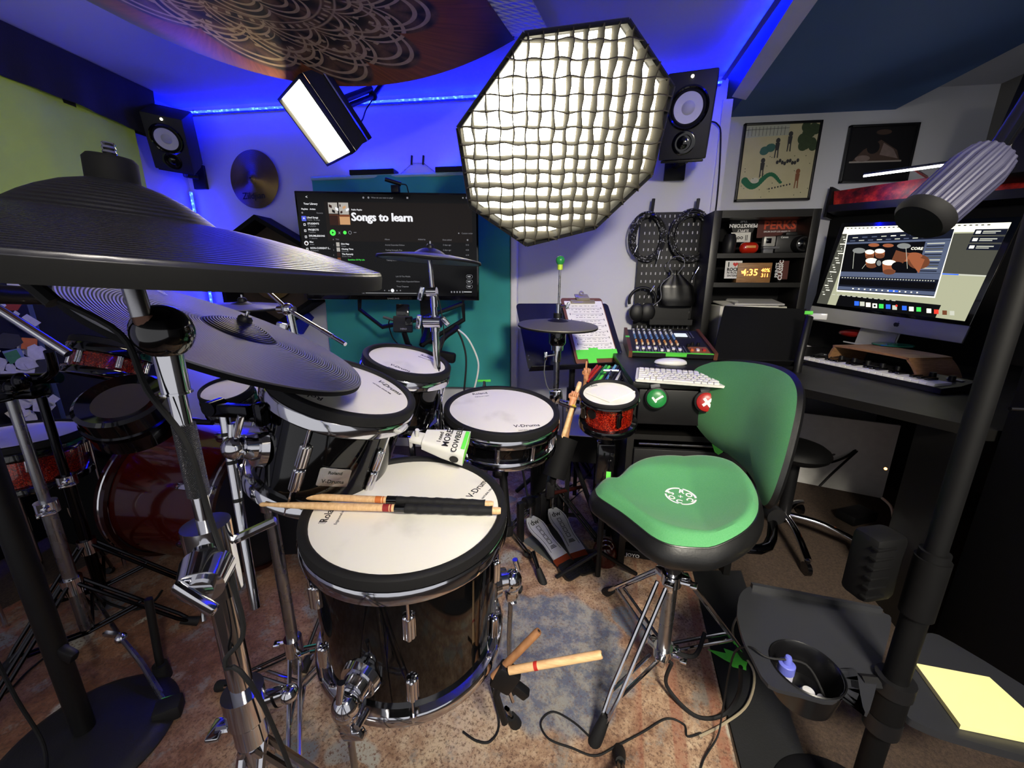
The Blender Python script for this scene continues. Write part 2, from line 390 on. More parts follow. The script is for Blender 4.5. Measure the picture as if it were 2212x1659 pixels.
nb.put(bs.inputs['Base Color'], nb.mix(inside, cop, inn)); bs.inputs['Roughness'].default_value = .45; bs.inputs['Sheen Weight'].default_value = .1
MAND = m
b = MB(); b.grid(lambda i, j: tap(i, j), 64, 40, lambda i, j: ((i - UVC[0]) * LW, (j - UVC[1]) * LD))
n0 = len(b.v); b.m = 1; b.grid(lambda i, j: tap(i, j, .008), 64, 40)
tag(b.build('mandala_tapestry', [MAND, FAB]), 'copper and brown mandala tapestry sagging from the ceiling', 'tapestry')
quilt, nb, bs = newmat('white_quilt'); bs.inputs['Base Color'].default_value = hx('#e9e9ee'); bs.inputs['Roughness'].default_value = .85
bb = nb.n('Bump'); bb.inputs['Strength'].default_value = .6; bb.inputs['Distance'].default_value = .01
sp = nb.sep(nb.co('UV')); w = nb.m('MULTIPLY', nb.m('SINE', nb.m('MULTIPLY', nb.m('ADD', sp[0], sp[1]), 95)), nb.m('SINE', nb.m('MULTIPLY', nb.m('SUBTRACT', sp[0], sp[1]), 95))); nb.put(bb.inputs['Height'], nb.m('ADD', nb.m('ABSOLUTE', w), nb.m('MULTIPLY', nb.noise(30), .4))); nb.put(bs.inputs['Normal'], bb.outputs[0])
b = MB(); fq = lambda i, j: tap(.05 + i * .95, .02 + j * .96, .014) if i < .95 else tap(1, .01 + j * .97, .006) + V((.17 + .006 * math.sin(j * 9), .04, -.012)) * ((i - .95) / .05)
b.grid(fq, 40, 30, lambda i, j: (i * LW, j * LD)); b.grid(lambda i, j: fq(i, j) + V((0, 0, .006)), 40, 30, lambda i, j: (i * LW, j * LD))
tag(b.build('quilted_blanket', quilt), 'white quilted moving blanket pinned to the ceiling above the mandala tapestry', 'blanket')

# ================================================================ rug, mat
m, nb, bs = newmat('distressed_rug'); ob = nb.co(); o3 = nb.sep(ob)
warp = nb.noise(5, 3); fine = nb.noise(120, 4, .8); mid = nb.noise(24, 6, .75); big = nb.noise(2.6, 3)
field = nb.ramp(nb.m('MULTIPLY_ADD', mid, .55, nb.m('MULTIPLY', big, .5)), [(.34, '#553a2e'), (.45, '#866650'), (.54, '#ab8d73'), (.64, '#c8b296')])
field = nb.mix(nb.m('MULTIPLY', nb.step(o3[0], .25, -.35), .75), field, nb.mix(mid, '#3a1a12', '#8a5236')); spk = nb.step(fine, .50, .60); field = nb.mix(nb.m('MULTIPLY', spk, .75), field, nb.mix(mid, '#3a241d', '#6f5346')); field = nb.mix(nb.m('MULTIPLY', nb.step(nb.noise(11, 5, .75), .54, .66), .55), field, '#8a8b86')  # rust tone on the left side, darkened further as painted-in shade
vv = nb.n('VectorMath', operation='ADD'); nz = nb.n('TexNoise'); nz.inputs['Scale'].default_value = 9; nb.nt.links.new(ob, nz.inputs[0]); sc3 = nb.n('VectorMath', operation='SCALE'); nb.nt.links.new(nz.outputs['Color'], sc3.inputs[0]); sc3.inputs['Scale'].default_value = .16
nb.nt.links.new(ob, vv.inputs[0]); nb.nt.links.new(sc3.outputs[0], vv.inputs[1])
v1 = nb.vor(7.5, vv.outputs[0]); vc = nb.sep(v1.outputs['Color'])
blob = nb.m('MULTIPLY', nb.step(vc[0], .72, .75), nb.step(v1.outputs['Distance'], .52, .38))
blob = nb.m('MULTIPLY', blob, nb.step(fine, .62, .50))
col = nb.mix(blob, field, nb.mix(vc[1], '#5d6674', '#b0ab9c'))
med = nb.n('VectorMath', operation='DISTANCE'); nb.nt.links.new(vv.outputs[0], med.inputs[0]); med.inputs[1].default_value = (.80, .22, 0)
col = nb.mix(nb.m('MULTIPLY', nb.step(med.outputs['Value'], .27, .24), nb.m('MULTIPLY_ADD', nb.step(fine, .66, .48), .55, .35)), col, nb.mix(nb.step(mid, .4, .6), '#59657c', '#8e8f8c'))
edge = nb.m('ABSOLUTE', o3[0]); stripe = nb.step(nb.m('SINE', nb.m('MULTIPLY', edge, 60)), .45, .75)
col = nb.mix(nb.m('MULTIPLY', nb.m('MULTIPLY', stripe, nb.step(edge, .95, .99)), nb.m('MULTIPLY', .6, nb.step(mid, .35, .55))), col, '#8a4a34')
nb.put(bs.inputs['Base Color'], col); bs.inputs['Roughness'].default_value = .95
bb = nb.n('Bump'); bb.inputs['Strength'].default_value = .4; bb.inputs['Distance'].default_value = .003; nb.put(bb.inputs['Height'], fine); nb.put(bs.inputs['Normal'], bb.outputs[0])
ra = math.radians(-8.7); e1 = V((math.cos(ra), math.sin(ra), 0)); e2 = V((-math.sin(ra), math.cos(ra), 0))
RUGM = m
pc = V((.55, 1.371, 0)); TL_ = 1.95 - 1.371
rc = pc - e1 * 1.2 + e2 * (-.60)
FR = MX(((e1.x, e2.x, 0, rc.x), (e1.y, e2.y, 0, rc.y), (0, 0, 1, 0), (0, 0, 0, 1)))
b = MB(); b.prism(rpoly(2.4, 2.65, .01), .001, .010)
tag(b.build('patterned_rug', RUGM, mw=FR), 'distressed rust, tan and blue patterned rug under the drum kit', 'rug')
b = MB()
P = [onz(1490, 1235, 0), onz(1600, 1235, 0), onz(1745, 1659, 0), onz(1600, 1659, 0)]
P = [p_ for p_ in P]; d1 = (P[3] - P[0]).normalized(); P[3] += d1 * .6; P[2] += (P[2] - P[1]).normalized() * .6
b.slab([p_ + V((0, 0, .001)) for p_ in P], (0, 0, .006))
tag(b.build('rubber_mat', mt('dark_rubber_mat', '#1c1d1f', .6, bump=.2)), 'long dark rubber mat strip along the right edge of the rug', 'mat')
# green gaffer tape on the mat and rug edge
for k, (pts, lab) in enumerate(((((1528, 1402), (1612, 1420), (1612, 1448), (1565, 1425)), 'torn green tape piece on the rug edge near the stool'),
                               (((1563, 1400), (1618, 1418), (1610, 1447), (1582, 1440)), 'larger green tape piece on the rubber mat beside the black tray'))):
    b = MB(); b.slab([onz(x, y, .0115 + .001 * k) for x, y in pts], (0, 0, .0006)); tag(b.build('tape_strip', NEON), lab, 'tape')
EXPOSURE = 1.2
KEY = 108.  # strength of the assumed light behind the camera
# ================================================================ octagonal softbox
OC = [(1133, 72), (1358, 43), (1454, 186), (1407, 377), (1285, 492), (1138, 529), (1015, 445), (989, 276)]
Pc = at(1215, 285, 1.50); nS = V((.13, -.917, -.375)).normalized()
sb = thing('softbox', 'large octagonal softbox with a fabric egg-crate grid, glowing white', 'softbox', Pc)
FS = frm(Pc, nS, RT); iFS = FS.inverted()
oct_ = [iFS @ onp(x, y, Pc, nS) for x, y in OC]; oct2 = [(p.x, p.y) for p in oct_]
softem, nb, bs = newmat('softbox_diffuser'); bs.inputs['Base Color'].default_value = hx('#e8e4d0')
bs.inputs['Emission Color'].default_value = hx('#fff6d8'); dd = nb.n('VectorMath', operation='LENGTH'); nb.nt.links.new(nb.co(), dd.inputs[0])
nb.put(bs.inputs['Emission Strength'], nb.m('MULTIPLY_ADD', nb.step(dd.outputs['Value'], .5, .05), 2.5, 5.5))
b = MB(); b.prism([(x * .97, y * .97) for x, y in oct2], -.092, -.088); b.build('diffuser', softem, sb, mw=FS)
def inside_seg(fix, horiz):  # clip a grid line to the octagon
    ts = []
    for (x0, y0), (x1, y1) in zip(oct2, oct2[1:] + oct2[:1]):
        a, c = (y0, y1) if horiz else (x0, x1); u0, u1 = (x0, x1) if horiz else (y0, y1)
        if (a - fix) * (c - fix) < 0: t = (fix - a) / (c - a); ts.append(u0 + (u1 - u0) * t)
    return (min(ts), max(ts)) if len(ts) == 2 else None
gridm = mt('grey_grid_fabric', '#3b3527', .9, var=.2, scale=90)
cell = .0505; b = MB(); ph = random.Random(5)
for horiz in (True, False):
    k = -11
    while k <= 11:
        fx = k * cell + .012; k += 1
        s = inside_seg(fx, horiz)
        if not s or s[1] - s[0] < .03: continue
        nseg = max(4, int((s[1] - s[0]) / cell * 3)); a0 = ph.random() * 6
        def fn(i, j, s=s, fx=fx, a0=a0, horiz=horiz):
            u = s[0] + (s[1] - s[0]) * i; z = -.089 + .115 * j
            w_ = .0035 * math.sin(u / cell * PI + a0) * j + .002 * math.sin(u * 31 + a0)
            z -= .004 * (1 - math.cos(2 * PI * u / cell)) * .5 * j
            return V((u, fx + w_, z)) if horiz else V((fx + w_, u, z))
        b.grid(fn, nseg, 2); o2 = V((0, .0035, 0)) if horiz else V((.0035, 0, 0)); b.grid(lambda i, j: fn(i, j) + o2, nseg, 2); b.grid(lambda i, j: fn(i, 1) + o2 * j, nseg, 1)
gr_ = b.build('egg_crate_grid', gridm, sb, mw=FS)
b = MB()
pr = oct2
for i in range(8):
    (x0, y0), (x1, y1) = pr[i], pr[(i + 1) % 8]
    b.tube([V((x0, y0, .0)), V((x1, y1, .0))], .008, 8); b.add([V((x0, y0, .004)), V((x1, y1, .004)), V((x1 * .985, y1 * .985, -.09)), V((x0 * .985, y0 * .985, -.09))], [(0, 1, 2, 3)])
b.build('rim', FAB, sb, mw=FS)
b = MB(); ring = [(.985, -.09), (.86, -.20), (.55, -.34), (.2, -.42)]
vs = []; fs = []
for k, (s, z) in enumerate(ring): vs += [V((x * s, y * s, z)) for x, y in oct2]
for k in range(3): fs += [(k * 8 + i, k * 8 + (i + 1) % 8, k * 8 + 8 + (i + 1) % 8, k * 8 + 8 + i) for i in range(8)]
b.add(vs, fs); b.build('fabric_shell', FAB, sb, mw=FS)
b = MB(); b.cyl((0, 0, -.42), (0, 0, -.50), .085, .07, 20); b.box((0, 0, -.55), (.12, .12, .12), bev=.01); b.build('lamp_head', BLK, sb, mw=FS)
hub = FS @ V((0, 0, -.55)); b = MB(); b.tube([hub, V((hub.x, hub.y, ZC))], .012, 10); b.box((hub.x, hub.y, ZC - .01), (.1, .1, .02)); b.build('ceiling_arm', BLK, sb)

# ================================================================ square led panel light
FP, w, h, P = rect([(603, 210), (649, 157), (761, 332), (707, 359)], 1.6)
lp = thing('led_panel_light', 'square led panel light with white diffuser, hung from the ceiling on the left', 'studio light', FP.translation)
pan = em('panel_diffuser', '#fff2cc', 11.)
b = MB(); b.prism(rpoly(w * .93, h * .95, .006), -.012, -.008); b.build('diffuser', pan, lp, mw=FP)
b = MB()
for sx, sy, lx, ly in ((0, 1, w, .010), (0, -1, w, .010), (1, 0, .010, h), (-1, 0, .010, h)): b.box((sx * (w / 2 - .005), sy * (h / 2 - .005), -.004), (lx, ly, .022), bev=.002)
b.build('frame', BLK, lp, mw=FP)
b = MB(); z0, z1 = -.015, -.085; q = lambda s, z: [V((sx * w / 2 * s, sy * h / 2 * s, z)) for sx, sy in ((1, 1), (-1, 1), (-1, -1), (1, -1))]
b.add(q(1, z0) + q(.92, z1), [(i, (i + 1) % 4, 4 + (i + 1) % 4, 4 + i) for i in range(4)] + [(4, 5, 6, 7)]); b.build('fabric_hood', FAB, lp, mw=FP)
b = MB(); b.box((0, 0, -.10), (w * .95, h * .97, .03), bev=.004); b.build('led_back', BLK, lp, mw=FP)
b = MB()
b.box((w * .48, 0, -.088), (.004, h * .97, .006)); b.build('edge_strip', CHR, lp, mw=FP)
b = MB(); b.box((.0, 0, -.125), (.07, .12, .03), bev=.004); b.box((0, .05, -.14), (.05, .03, .05), bev=.004); b.build('mount_plate', BLK, lp, mw=FP)
e0 = FP @ V((0, 0, -.13)); e1_ = at(806, 207, 1.86); e2_ = at(835, 168, 1.95)
b = MB(); b.tube([e0, e1_], .011, 10); b.tube([e0 + V((0, 0, .03)), e1_ + V((-.01, 0, .03))], .014, 8); b.sph(e1_, .02); b.tube([e1_, e2_], .011, 10); b.tube([e2_, V((e2_.x + .01, e2_.y, ZC))], .012, 10); b.box((e2_.x + .01, e2_.y, ZC - .008), (.09, .09, .016)); b.sph(e2_, .02)
b.build('bracket_arm', BLK, lp)
b = MB(); b.tube(spl([e0 + V((.03, -.02, 0)), e0 + V((.10, -.03, -.06)), e1_ + V((-.03, -.02, -.06)), e1_ + V((0, 0, -.01))]), .003, 6); b.build('power_cord', RUB, lp)

# ================================================================ assumed second studio light, unseen, added high behind the camera to brighten the room
Fl2 = frm((.58, -.42, 1.74), V((-.02, .90, -.76)), (1, 0, 0)); s2 = thing('assumed_studio_light', 'assumed unseen square softbox, added for light, hanging from the ceiling behind the photographer', 'studio light', mw=Fl2)
b = MB(); b.prism(rpoly(.42, .42, .03), -.426, -.420); b.build('diffuser', em('assumed_key_diffuser', '#fff6e2', KEY), s2, mw=Fl2)
b = MB(); q = lambda s, z: [V((x * s, y * s, z)) for x, y in rpoly(.60, .60, .03)]; k = len(q(1, 0)); b.add(q(.74, 0) + q(.74, -.44), [(i, (i + 1) % k, k + (i + 1) % k, k + i) for i in range(k)] + [tuple(range(k, 2 * k))]); b.build('fabric_shell', FAB, s2, mw=Fl2)  # deep hood added so this unseen light spares the left side
hb2 = Fl2 @ V((0, 0, -.44)); b = MB(); b.tube([hb2, V((hb2.x, hb2.y, ZC))], .012, 10); b.build('ceiling_arm', BLK, s2)
# ================================================================ drums
HEAD, nb, bs = newmat('mesh_drumhead'); f = nb.noise(7, 4); g = nb.noise(900, 1)
nb.put(bs.inputs['Base Color'], nb.mix(nb.step(f, .55, .75), '#efece0', '#d9d6c9')); bs.inputs['Roughness'].default_value = .65
SHELL = mt('black_lacquer_shell', '#040405', .07, var=.0, coat=.25, spec=.4)
def lug(b, R, ph, z0, z1, zl, w=.009, up=True):
    """rod from the hoop at z0 to a bullet lug centred at zl"""
    c, s = math.cos(ph), math.sin(ph); P = lambda r, z: V((r * c, r * s, z))
    sg = 1 if up else -1
    b.cyl(P(R + .012, z0 + .012 * sg), P(R + .012, zl + .02 * sg), .0025, n=8); b.cyl(P(R + .012, z0 + .016 * sg), P(R + .012, z0 - .004 * sg), .0065, n=8)
    b.box(P(R + .008, z0), (.016, .016, .008), RZ(ph), .002)
    T = b.T; b.T = T @ MX.Translation(P(R + .009, zl)) @ RZ(ph)
    for k in (-1, 0, 1):
        b.T = T @ MX.Translation(P(R + (.010 if k == 0 else .006), zl)) @ RZ(ph) @ T3(0, k * w * .62, 0)
        b.cyl((0, 0, -.022), (0, 0, .022), w * .62, n=10); b.sph((0, 0, .022), (w * .62, w * .62, w * .6), 10, 6); b.sph((0, 0, -.022), (w * .62, w * .62, w * .6), 10, 6)
    b.box((-.005, 0, 0), (.012, w * 1.6, .05), bev=.003); b.T = T
def drum(name, label, C, n, Rh, L, lugs, zl=-.115, cat='drum', shell=None, wid=.020, logos=(), bottom=True, hoopm=None, group='electronic drums of the black kit', lugm=None, x=None, lw=.009, rh=.025):
    F = frm(C, n, x or RT); t = thing(name, label, cat, mw=F, group=group); hb_ = rh + (.029 if rh > .02 else .010)
    Rw = Rh - wid; Rs = Rh - .016
    b = MB(); b.lathe([(0, -.008), (Rw + .001, -.008), (Rw + .001, -.012), (0, -.012)], 72); b.build('drum_head', HEAD, t, mw=F)
    b = MB(); b.lathe([(Rw, -.010), (Rw + .002, -.002), (Rw + .006, .0012), (Rh - .006, .0015), (Rh - .001, -.002), (Rh, -.008), (Rh, -rh + .004), (Rh - .004, -rh), (Rw, -rh)], 72, True); b.build('rubber_rim', RUB, t, mw=F)
    b = MB(); b.lathe([(Rs + .002, -rh + .004), (Rh + .000, -rh + .001), (Rh + .003, -rh - .004), (Rh + .003, -hb_ + .005), (Rh - .002, -hb_), (Rs + .002, -hb_)], 72, True); b.build('hoop', hoopm or CHR, t, mw=F)
    b = MB(); b.lathe([(Rs - .006, -.014), (Rs, -.03), (Rs, -L), (Rs - .006, -L)], 72, True); b.lathe([(0, -L + .006), (Rs - .004, -L + .006), (Rs - .004, -L + .002), (0, -L + .002)], 48); b.build('shell', shell or SHELL, t, mw=F)
    for a in lugs:
        ph = math.radians(a - 90); b = MB(); lug(b, Rs, ph, -.044, 0, zl, w=lw); b.build('lug', lugm or CHR, t, mw=F)
        if bottom and L > .2:
            b = MB(); lug(b, Rs, ph, -L + .012, 0, -L + .075, up=False, w=lw); b.build('lug', lugm or CHR, t, mw=F)
    if bottom:
        b = MB(); b.lathe([(Rs, -L + .018), (Rh - .002, -L + .016), (Rh + .002, -L + .010), (Rh + .002, -L - .006), (Rh - .003, -L - .010), (Rs, -L - .010)], 72, True); b.build('bottom_hoop', hoopm or CHR, t, mw=F)
    if logos:
        b = MB()
        for (txts, x_, y_, rot, size, bold) in logos:
            b.T = T3(x_, y_, -.0078) @ RZ(math.radians(rot))
            for k, (tx_, sz) in enumerate(txts): b.text(tx_, size * sz, 0, -size * 1.05 * k, 0, bold=bold, align='CENTER')
        b.build('printed_logo', INK, t, mw=F)
    return t, F, Rs
V_L, R_L = [('V-Drums', 1), ('NATURAL DRUM FEEL', .3)], [('Roland', 1), ('Engineered in Japan', .33)]
Cf, nf = V((-.313, .721, .680)), V((.049, -.060, .997))
ft, Ff, Rsf = drum('floor_tom', 'large black floor tom in the foreground with two drumsticks lying on its white head', Cf, nf, .213, .345, [13, 73, 133, 193, 253, 313], logos=[(V_L, .150, .078, 66, .023, .010), ([('Roland', 1)], -.150, -.030, 93, .022, .01), ([('Engineered in Japan', 1)], -.128, -.035, 93, .008, .0)])
b = MB(); b.T = T3(-.157, -.058, -.0078)
for k in range(3): b.add([(x, y, 0) for x, y in rpoly(.014 - .004 * k, .014 - .004 * k, .002)] + [(x, y, 0) for x, y in rpoly(.0125 - .004 * k, .0125 - .004 * k, .0015)], [(i, (i + 1) % 24, 24 + (i + 1) % 24, 24 + i) for i in range(24)])
b.build('logo_mark', INK, ft, mw=Ff)
def leg_bracket(F, R, a, z, zfoot, t, name='leg'):
    ph = math.radians(a - 90); b = MB(); b.T = RZ(ph)
    b.cyl((R - .002, 0, z), (R + .012, 0, z), .040, .036, 28); b.cyl((R + .012, 0, z), (R + .030, 0, z), .028, .026, 24); b.sph((R + .045, 0, z - .01), (.026, .026, .030), 18, 12)
    b.box((R + .045, 0, z - .045), (.030, .030, .040), bev=.005); b.cyl((R + .06, 0, z + .02), (R + .05, 0, z + .055), .006, .007, 10); b.cyl((R + .03, .03, z - .03), (R + .06, .03, z - .03), .007, n=10)
    b.box((R + .05, .012, z - .07), (.016, .05, .02), RX(.5), .004)
    b.build('leg_bracket', CHR, t, mw=F)
    b = MB(); b.T = RZ(ph)
    b.tube([(R + .045, 0, z + .0), (R + .045, 0, z - .20), (R + .055, 0, zfoot + .04), (R + .06, 0, zfoot + .03)], .0065, 10); g = b.build(name, STL, t, mw=F)
    b = MB(); b.T = RZ(ph); b.cyl((R + .06, 0, zfoot + .035), (R + .06, 0, zfoot), .012, .014, 12); b.build('rubber_foot', RUB, g, mw=F)
for a in (-15, 105, 225): leg_bracket(Ff, Rsf, a, -.252, -.662, ft)
# other drums
C2, n2 = V((-.489, .832, .913)), V((.369, .034, .929))
t2, F2, Rs2 = drum('rack_tom', 'black rack tom nearest the camera, tucked under the tilted ride cymbal', C2, n2, .165, .25, [2, 62, 122, 182, 242, 302], zl=-.118, logos=[(V_L, .075, .085, -28, .022, .012), (R_L, -.035, -.105, -172, .022, .012)])
b = MB(); ph = math.radians(28 - 90); b.T = RZ(ph) @ T3(Rs2 + .001, 0, -.155) @ RZ(PI / 2) @ RX(PI / 2)
b.prism(rpoly(.062, .044, .004), 0, .0015); b.build('badge', STL, t2, mw=F2, label='brushed silver badge')
b = MB(); b.T = RZ(ph) @ T3(Rs2 + .001, 0, -.155) @ RZ(PI / 2) @ RX(PI / 2); b.text('Roland', .010, 0, .008, .0018, .02, 'CENTER'); b.text('V-Drums', .012, 0, -.014, .0018, .02, 'CENTER'); b.build('badge_lettering', INK, t2, mw=F2)
b = MB(); ph = math.radians(-42 - 90); b.T = RZ(ph)
b.cyl((Rs2 - .002, 0, -.155), (Rs2 + .012, 0, -.155), .048, .044, 28); b.cyl((Rs2 + .012, 0, -.155), (Rs2 + .032, 0, -.155), .030, .026, 22); b.sph((Rs2 + .045, 0, -.155), .026, 18, 12); b.box((Rs2 + .048, .0, -.11), (.012, .014, .06), bev=.003); b.cyl((Rs2 + .03, .035, -.155), (Rs2 + .03, -.035, -.155), .009, n=12)
b.build('mount_bracket', CHR, t2, mw=F2)
C1, n1 = V((-.473, 1.173, .908)), V((.273, -.063, .960))
t1, F1, Rs1 = drum('rack_tom', 'small black rack tom furthest back, beside the tall cymbal stand', C1, n1, .137, .20, [20, 80, 140, 200, 260, 320], zl=-.112, logos=[(R_L, .045, .075, -14, .018, .012), (V_L, -.005, -.085, -16, .018, .012)])
b = MB(); ph = math.radians(20 - 90); b.T = RZ(ph) @ T3(Rs1 + .012, 0, -.18); b.cyl((-.014, 0, 0), (.0, 0, 0), .017, n=18); b.sph((.004, 0, 0), .016, 14, 8); b.build('mount_socket', BLKG, t1, mw=F1)
Cs, ns = V((-.183, 1.223, .742)), V((.074, -.112, .991))
ts, Fs, Rss = drum('snare_drum', 'black snare drum with white head beside the hi-hat', Cs, ns, .190, .115, [-38, -2, 34, 70, 106, 142, 178, 214, 250, 286], zl=-.080, logos=[(R_L, -.080, .115, 22, .020, .012), (V_L, .080, -.115, 12, .022, .012)], cat='drum', lw=.006)
# snare stand
sd = thing('snare_stand', 'black folding stand under the snare drum', 'stand', (Cs.x, Cs.y, 0))
b = MB()
base = Cs - ns * .135; B2 = V((Cs.x + .02, Cs.y - .02, .30))
for k in range(3):
    a = math.radians(30 + 120 * k); e = Fs @ V((.175 * math.cos(a), .175 * math.sin(a), -.130)); b.box((e + base) / 2 + V((0, 0, -.01)), ((e - base).length, .02, .012), frm((0, 0, 0), ns, e - base), .002); b.box(e + ns * .012, (.02, .03, .035), bev=.004)
b.build('basket', BLK, sd)
b = MB(); b.tube([base, B2], .014, 12); b.cyl(base - V((0, 0, .07)), base - V((0, 0, .12)), .028, n=16); b.cyl(B2 + V((0, 0, .02)), B2 - V((0, 0, .02)), .020, n=14); b.build('post', BLK, sd)
for k in range(3):
    a = math.radians((75, 150, 215)[k]); e = V((B2.x + .23 * math.cos(a), B2.y + .23 * math.sin(a), .028)); b = MB()
    o_ = V((-math.sin(a), math.cos(a), 0)) * .009
    for s in (-1, 1): b.tube([B2 + o_ * s, e + o_ * s], .005, 8)
    lg = b.build('leg', BCHR, sd); b = MB(); b.tube([e + (e - B2).normalized() * -.03, e + (e - B2).normalized() * .025], .015, 10); b.build('rubber_foot', RUB, lg)
# small red pad
Cp = at(1316, 846, 1.33); npd = V((-.036, -.22, .975)).normalized()
redm = REDS
tp, Fp, Rsp = drum('drum_pad', 'small red sparkle drum pad with a white napkin on it, beside the desk', Cp, npd, .0985, .122, [10, 100, 190, 280], zl=-.062, shell=redm, wid=.013, hoopm=BLKG, logos=[([('ALESIS', 1)], -.045, .060, 14, .014, .01)], group=None, lugm=BLKG, lw=.007, rh=.014)
b = MB(); b.T = RZ(math.radians(-52 - 90)) @ T3(Rsp, 0, -.052); b.cyl((0, 0, 0), (.004, 0, 0), .017, n=22); b.build('badge', BLK, tp, mw=Fp)
b = MB(); nap = [(-.078, .012), (.008, .066), (.088, -.004), (-.012, -.062)]
b.prism(nap, -.0055, -.0040); b.prism([(x * .97 + .002, y * .97 + .003) for x, y in nap], -.0036, -.0024)
for v in b.v: v.xyz = Fp @ v
tag(b.build('paper_napkin', PAPER), 'folded white napkin lying on the small red drum pad', 'napkin')
ps = thing('pad_stand', 'black clamp post holding the small red drum pad', 'stand', (Cp.x, Cp.y, 0))
b = MB(); pb = Fp @ V((0, 0, -.10)); b.tube([pb, V((pb.x, pb.y, .50))], .013, 12); b.tube([V((pb.x, pb.y, .62)), V((pb.x, pb.y, .03))], .011, 12); b.cyl((pb.x, pb.y, .64), (pb.x, pb.y, .58), .02, n=12); b.build('post', BLK, ps)
b = MB(); b.box((pb.x, pb.y, .50), (.06, .05, .18), bev=.005); b.build('clamp_block', BLKG, ps)
for k in range(3):
    a = math.radians(15 + 85 * k); b = MB(); b.tube([(pb.x, pb.y, .14), (pb.x + .16 * math.cos(a), pb.y + .16 * math.sin(a), .018)], .008, 8); b.build('leg', BLK, ps)

# ================================================================ cymbals
def cym_mat(name, col, rough, metal, grooves=900, amp=.5):
    m, nb, bs = newmat(name); o = nb.sep(nb.co()); r = nb.m('SQRT', nb.m('ADD', nb.m('MULTIPLY', o[0], o[0]), nb.m('MULTIPLY', o[1], o[1])))
    w = nb.m('SINE', nb.m('MULTIPLY', r, grooves)); f = nb.noise(5, 3)
    nb.put(bs.inputs['Base Color'], nb.mix(f, tuple(x * .8 for x in hx(col)[:3]) + (1,), col)); bs.inputs['Roughness'].default_value = rough; bs.inputs['Metallic'].default_value = metal
    bb = nb.n('Bump'); bb.inputs['Strength'].default_value = amp; bb.inputs['Distance'].default_value = .0012; nb.put(bb.inputs['Height'], w); nb.put(bs.inputs['Normal'], bb.outputs[0]); return m
CYR = cym_mat('rubber_cymbal', '#2b2b33', .3, .35, 1500, .6); CYR2 = cym_mat('rubber_ride', '#77777e', .42, .35, 1500, .7)
CYS = cym_mat('rubber_splash', '#5a5a62', .42, .3, 2200, .3); CYH = cym_mat('bronze_grey_hat', '#7a7769', .45, .35, 2200, .2)
CYB = cym_mat('rubber_bell', '#202024', .45, .3, 1700, .35)
def cymbal(name, label, C, n, R, mat, bell=.26, hb=.030, hbow=.022, lip=.010, group='electronic cymbals on the kit', cap='big', logo=None):
    F = frm(C, n, RT); t = thing(name, label, 'cymbal', mw=F, group=group); rb = R * bell
    top = [(.006, hbow + hb)] + [(rb * s, hbow + hb * math.cos(s * PI / 2 * .97) ** .8) for s in (.25, .5, .7, .85, .96)] + [(rb * 1.06, hbow - .0005)]
    bow = [(rb * 1.06 + (R - rb * 1.06) * s, hbow * (1 - s ** 1.35)) for s in (0, .12, .3, .5, .7, .86, .96)] + [(R - .001, .0003), (R, -.002)]
    b = MB(); b.lathe([(p[0], p[1]) for p in bow] + [(R, -lip), (R * .95, -lip), (rb, hbow - lip - .006), (rb * 1.06, hbow)], 96, True); b.build('bow', mat, t, mw=F)
    if group:
        b = MB(); b.lathe([(R + .0004, -.0025), (R + .0008, -.004), (R + .0004, -lip - .0004), (R * .96, -lip - .0006), (R * .96, -lip + .001), (R - .001, -lip + .001), (R - .001, -.0025)], 96, True); b.build('rubber_edge', BLKM, t, mw=F)
    b = MB(); b.lathe(top + [(rb * .9, hbow - .004), (.006, hbow + hb - .006)], 72, True); b.build('bell', CYB if group else mat, t, mw=F)
    z = hbow + hb
    if cap == 'big':
        b = MB(); b.lathe([(0, z + .016), (.014, z + .016), (.0165, z + .013), (.0165, z - .002), (.013, z - .004), (0, z - .004)], 32); b.build('knurled_nut', BLKM, t, mw=F)
        b = MB(); b.lathe([(0, z + .026), (.0035, z + .026)] + [(.0045 - .0008 * (k % 2), z + .025 - k * .0016) for k in range(9)] + [(0, z + .010)], 14); b.build('threaded_rod', CHR, t, mw=F)
    else:
        b = MB(); b.lathe([(0, z + .010), (.008, z + .010), (.012, z + .005), (.012, z - .002), (0, z - .002)], 24); b.build('wing_nut', BLK if cap == 'small' else CHR, t, mw=F)
        b = MB(); b.cyl((0, 0, z + .008), (0, 0, z + .018), .003, n=10); b.build('threaded_rod', CHR, t, mw=F)
    if logo:
        b = MB(); b.T = logo[1]; b.text(logo[0], logo[2], 0, 0, 0, .01); b.build('printed_logo', WINK, t, mw=F)
    return t, F
Cc, nc = at(268, 538, .33), V((.10, 0, 1)).normalized()
cymbal('crash_cymbal', 'large dark rubber crash cymbal in the left foreground on the nearest boom stand', Cc, nc, .205, CYR, .30, .028, .026, .014)
Cr, nr = V((-.589, .658, 1.045)), V((.415, .189, .890))
cymbal('ride_cymbal', 'steeply tilted dark ride cymbal below the foreground crash cymbal', Cr, nr, .2285, CYR2, .25, .020, .010, .010, cap='small', logo=('jim', frm((-.185, .02, .0062), (0, 0, 1)) @ RZ(-.3), .02))
Csp, nsp = V((-.391, 1.185, 1.207)), V((.067, .030, .995)).normalized()
cymbal('splash_cymbal', 'small dark cymbal on the tall chrome stand before the television', Csp, nsp, .152, CYS, .30, .018, .014, .007, cap='small')
Chh, nh = V((-.012, 1.658, .969)), V((.035, -.05, .998)).normalized()
cymbal('hihat_cymbal', 'grey hi-hat cymbal on the stand with the green ball topped rod', Chh, nh, .165, CYH, .25, .010, .016, .008, cap='none')
